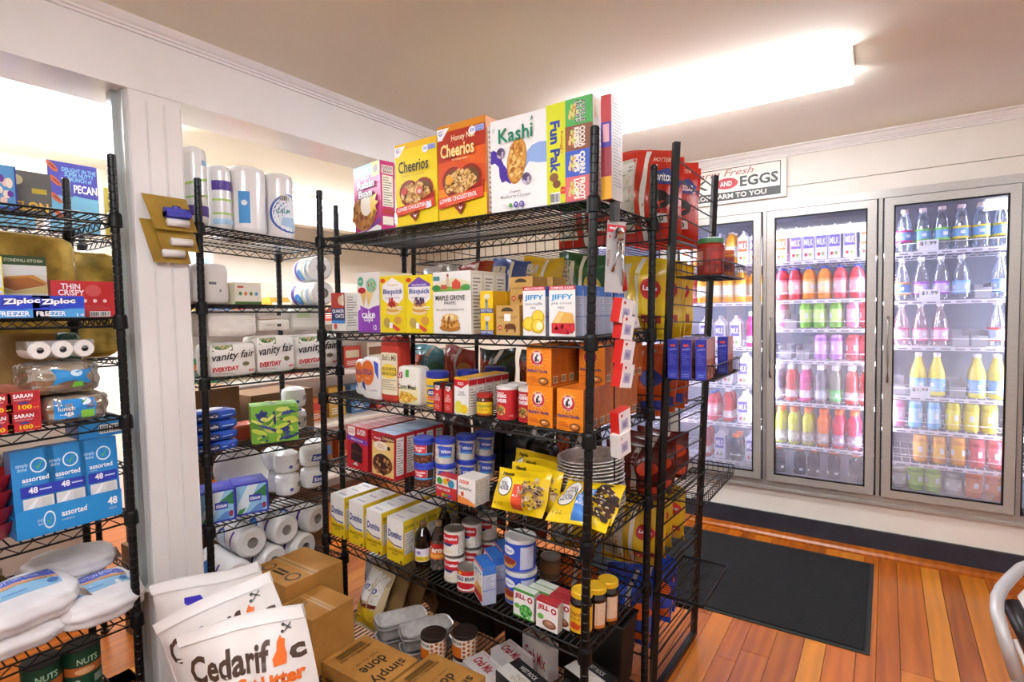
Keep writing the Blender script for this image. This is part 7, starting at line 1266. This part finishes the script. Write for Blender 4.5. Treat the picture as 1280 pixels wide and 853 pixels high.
row(2, 4, list(zip(['k_gry', 'k_red', 'k_pnk', 'k_gry', 'k_grn', 'k_red', 'k_red'], [.02, .17, .33, .5, .66, .83, .98]))); row(2, 5, list(zip(['g_lim', 'g_lim', 'g_lim', 'g_org', 'g_red', 'g_red'], [.05, .2, .36, .53, .7, .86]))); row(2, 6, list(zip(['g_drk']*5, [.03, .27, .43, .65, .88])), 0, .381)
row(1, 0, list(zip(['y_cupo', 'j_org', 'y_cupo', 'y_cup', 'o_jce', 'y_cupo', 'y_cup'], [.04, .2, .36, .5, .64, .8, .95]))); row(1, 1, list(zip(['j_red', 'o_jce', 'o_jce', 'o_jce', 'o_jce', 'o_jce'], [.08, .26, .44, .6, .76, .94]))); row(1, 2, list(zip(['y_cup', 'y_cup', 'k_pnk', 'y_cup'], [.3, .5, .9, .7]))); row(1, 3, list(zip(['y_cup']*4, [.2, .4, .6, .8]))); row(1, 4, list(zip(['j_red', 'k_red', 'y_cup'], [.4, .6, .8]))); row(1, 5, list(zip(['k_red', 'y_cup', 'g_drk', 'y_cup'], [.3, .5, .7, .9])))
E5 = [.1, .28, .46, .64, .82]
for r_, ks in enumerate((['w_yel', 'w_grn', 'w_mag', 'w_grn', 'w_yel'], ['s_blu', 's_pur', 's_org', 's_blu', 's_pur'], ['s_red', 's_red', 's_pnk', 's_pnk', 's_pnk'], ['s_lem']*5, ['c_blu', 'c_blu', 'c_pnk', 'c_yel', 'c_yel'], ['c_red', 'c_red', 'c_org', 'c_org', 'c_grn'])):
    row(4, r_, list(zip(ks, E5)), 0)
BINM = film_mat('bin_plastic', '#eef0f6', .55, .2, .35)
for i, (dr, rw, u, lab) in enumerate(((2, 2, .16, 'clear plastic bin on the third shelf of the middle cooler door'), (2, 3, .1, 'clear plastic bin, left on the fourth shelf of the middle cooler door'), (2, 3, .3, 'clear plastic bin, right on the fourth shelf of the middle cooler door'), (3, 1, .82, 'clear plastic bin on the second shelf of the right cooler door'), (3, 2, .64, 'clear plastic bin, left on the third shelf of the right cooler door'), (3, 2, .8, 'clear plastic bin, right on the third shelf of the right cooler door'), (3, 3, .62, 'clear plastic bin on the fourth shelf of the right cooler door'), (3, 3, .08, 'clear plastic bin at the left of the fourth shelf, right cooler door'))):
    w_, d_, h_ = .072, .3, .085; b = MB(); t_ = .002
    b.box(-w_/2, w_/2, 0, t_, 0, h_*.7, BINM); b.box(-w_/2, -w_/2+t_, 0, d_, 0, h_, BINM); b.box(w_/2-t_, w_/2, 0, d_, 0, h_, BINM); b.box(-w_/2, w_/2, 0, d_, 0, t_, BINM); b.box(-w_/2, w_/2, d_-t_, d_, 0, h_, BINM)
    tag(b.build('clear_bin', None, (DX[dr]+.035+(DWD-.07)*u, YW+FY+.025, SHELVES[dr][rw]+.003)), lab, 'bin', 'clear bins in the cooler')
# price cards on the shelf fronts
for i, (x, zz, tx) in enumerate(((.19, SHELVES[3][0]-.0, '1.99'), (.20, SHELVES[3][1], '1.99'), (.165, SHELVES[3][3], '1.99'))):
    b = MB(); b.box(-.046, .046, -.001, .001, 0, .062, M('#f0eef4', .4)); f = flat(b, (-.046, -.001, .02), (.092, 0, 0), (0, 0, .042), (0, -1, 0)); f.text('$'+tx, .1, .25, .9, .8, '#2a2a34', .02); tag(b.build('price_card', None, (x+.0, YW+FY-.003, zz-.002)), 'small white price card clipped to the %s shelf of the right cooler door' % rown[(0, 1, 3)[i]], 'price card', 'price cards in the cooler')
# ================================================================== cart at the right edge
t = thing('utility_cart', 'grey tube framed cart at the right edge of the photo', 'cart', (1.3, 2.1, 0)); O = Vector((1.3, 2.1, 0)); TG = M('#bdbab8', .4, .25)
pts = [cpt(1272, 850, 1.86), cpt(1256, 800, 1.9), cpt(1246, 765, 1.95), cpt(1246.5, 748, 1.99), cpt(1252, 736, 2.03), cpt(1264, 722, 2.08), cpt(1276, 711, 2.12), cpt(1284, 708, 2.14), cpt(1310, 711, 2.13), cpt(1380, 735, 2.05)]
b = MB(); b.tube([q-O for q in pts], .021, TG, 10); b.build('frame', t)
q0 = pts[0]; q9 = pts[-1]
for i, q in enumerate((q0, q9)):
    b = MB(); b.tube([q-O, Vector((q.x, q.y, .05))-O], .0165, TG, 8); b.build('leg', t); b = MB(); b.lathe([(.0, -.012), (.025, -.012), (.025, .012), (0, .012)], BLK2, 14); b.v = [(z, x, y+.025) for x, y, z in b.v]; b.v = [tuple(Vector(v)+Vector((q.x, q.y, 0))-O) for v in b.v]; b.build('wheel', t)
b = MB(); b.tube([cpt(1262, 752, 2.02)-O, cpt(1310, 850, 1.86)-O], .03, M('#2a2628', .35), 12); b.build('roller', t)
b = MB(); b.tube([cpt(1268, 800, 1.92)-O, cpt(1290, 850, 1.84)-O], .008, M('#d8d4d0', .4), 6); b.build('rail', t)
a, e, g, h_ = cpt(1272, 745, 2.1), cpt(1290, 726, 2.13), cpt(1350, 760, 2.05), cpt(1310, 850, 1.9); b = MB(); dn = Vector((0, 0, -.004)); b.add([v-O for v in (a, e, g, h_)]+[v+dn-O for v in (a, e, g, h_)], [(0, 3, 2, 1), (4, 5, 6, 7), (0, 1, 5, 4), (1, 2, 6, 5), (2, 3, 7, 6), (3, 0, 4, 7)], M('#e8e4e2', .4)); b.build('panel', t)
# ================================================================== the room behind
t = thing('metal_cabinet', 'white metal cabinet with dark slots in the room behind', 'cabinet', (-3.45, .62, 0), (0, 0, RY)); c = Carton(.7, .4, 1.42, '#e2ddd2'); 
for i in range(2):
    for j in range(3): c.front.rect(.12+.4*i, .90-.05*j, .42+.4*i, .905-.05*j+.008, '#2a2826')
c.mb.build('body', t)
b = MB(); b.box(-.02, .02, -.02, .02, 0, 1.6, M('#d8641c', .5)); tag(b.build('orange_post', None, (-3.02, .3-.05, 0)), 'orange upright post seen through the left rack', 'post')
t = thing('wall_shelf_unit', 'white shelf unit with packets in the room behind the paper rack', 'shelving', (-3.75, 2.5, 0), (0, 0, RY)); c = Carton(2.2, .04, 1.75, '#e6e0d6'); c.mb.v = [(x, y+.2, z) for x, y, z in c.mb.v]; c.mb.build('back_panel', t)
for k, z in enumerate((.2, .6, 1.0, 1.4)): b = MB(); b.box(-1.1, 1.1, -.2, .18, z, z+.025, M('#ebe6dc', .4)); b.build('shelf_board', t)
rd = random.Random(3); COLS = ['#c8a03c', '#4a7ab0', '#c83a2c', '#e8e0d0', '#3f8a4a', '#d8c8a8', '#8a5a3a', '#d86a2c']; i = 0
for z in (.225, .625, 1.025, 1.425):
    y = 1.5; j_ = 0
    while y < 3.5:
        w_ = rd.uniform(.12, .2); h_ = rd.uniform(.14, .26); q = COLS[i % 8]; c = Carton(w_, .12, h_, q); c.front.rect(.1, .45, .9, .8, COLS[(i+3) % 8]); c.front.lines(.15, .1, .85, .35, 3, '#f0ece4')
        c.build('food_packet', 'packet, %s from the left on the %s board of the rear white shelf unit' % (ORD[j_], 'lowest' if z < .3 else 'second' if z < .7 else 'third' if z < 1.1 else 'top'), 'packet', (-3.83, y+w_/2, z+.001), (0, 0, RY), 'packets on the board at %d cm' % int(z*100)); y += w_+rd.uniform(.02, .08); i += 1; j_ += 1
b = MB(); b.box(-.25, .25, -.004, .004, 0, .32, M('#f0ece4', .5)); f = flat(b, (-.25, -.004, 0), (.5, 0, 0), (0, 0, .32), (0, -1, 0)); f.rect(.06, .1, .94, .6, '#8aa858'); f.rect(.06, .5, .94, .9, '#a8c0d8'); f.ell(.35, .5, .12, .12, '#5a6ab0', 10); f.ell(.62, .46, .1, .12, '#a85a3c', 10); tag(b.build('flyer', None, (-3.92, 1.75, 1.6), (0, 0, RY)), 'white flyer with a green and blue picture on the shelf unit', 'flyer')
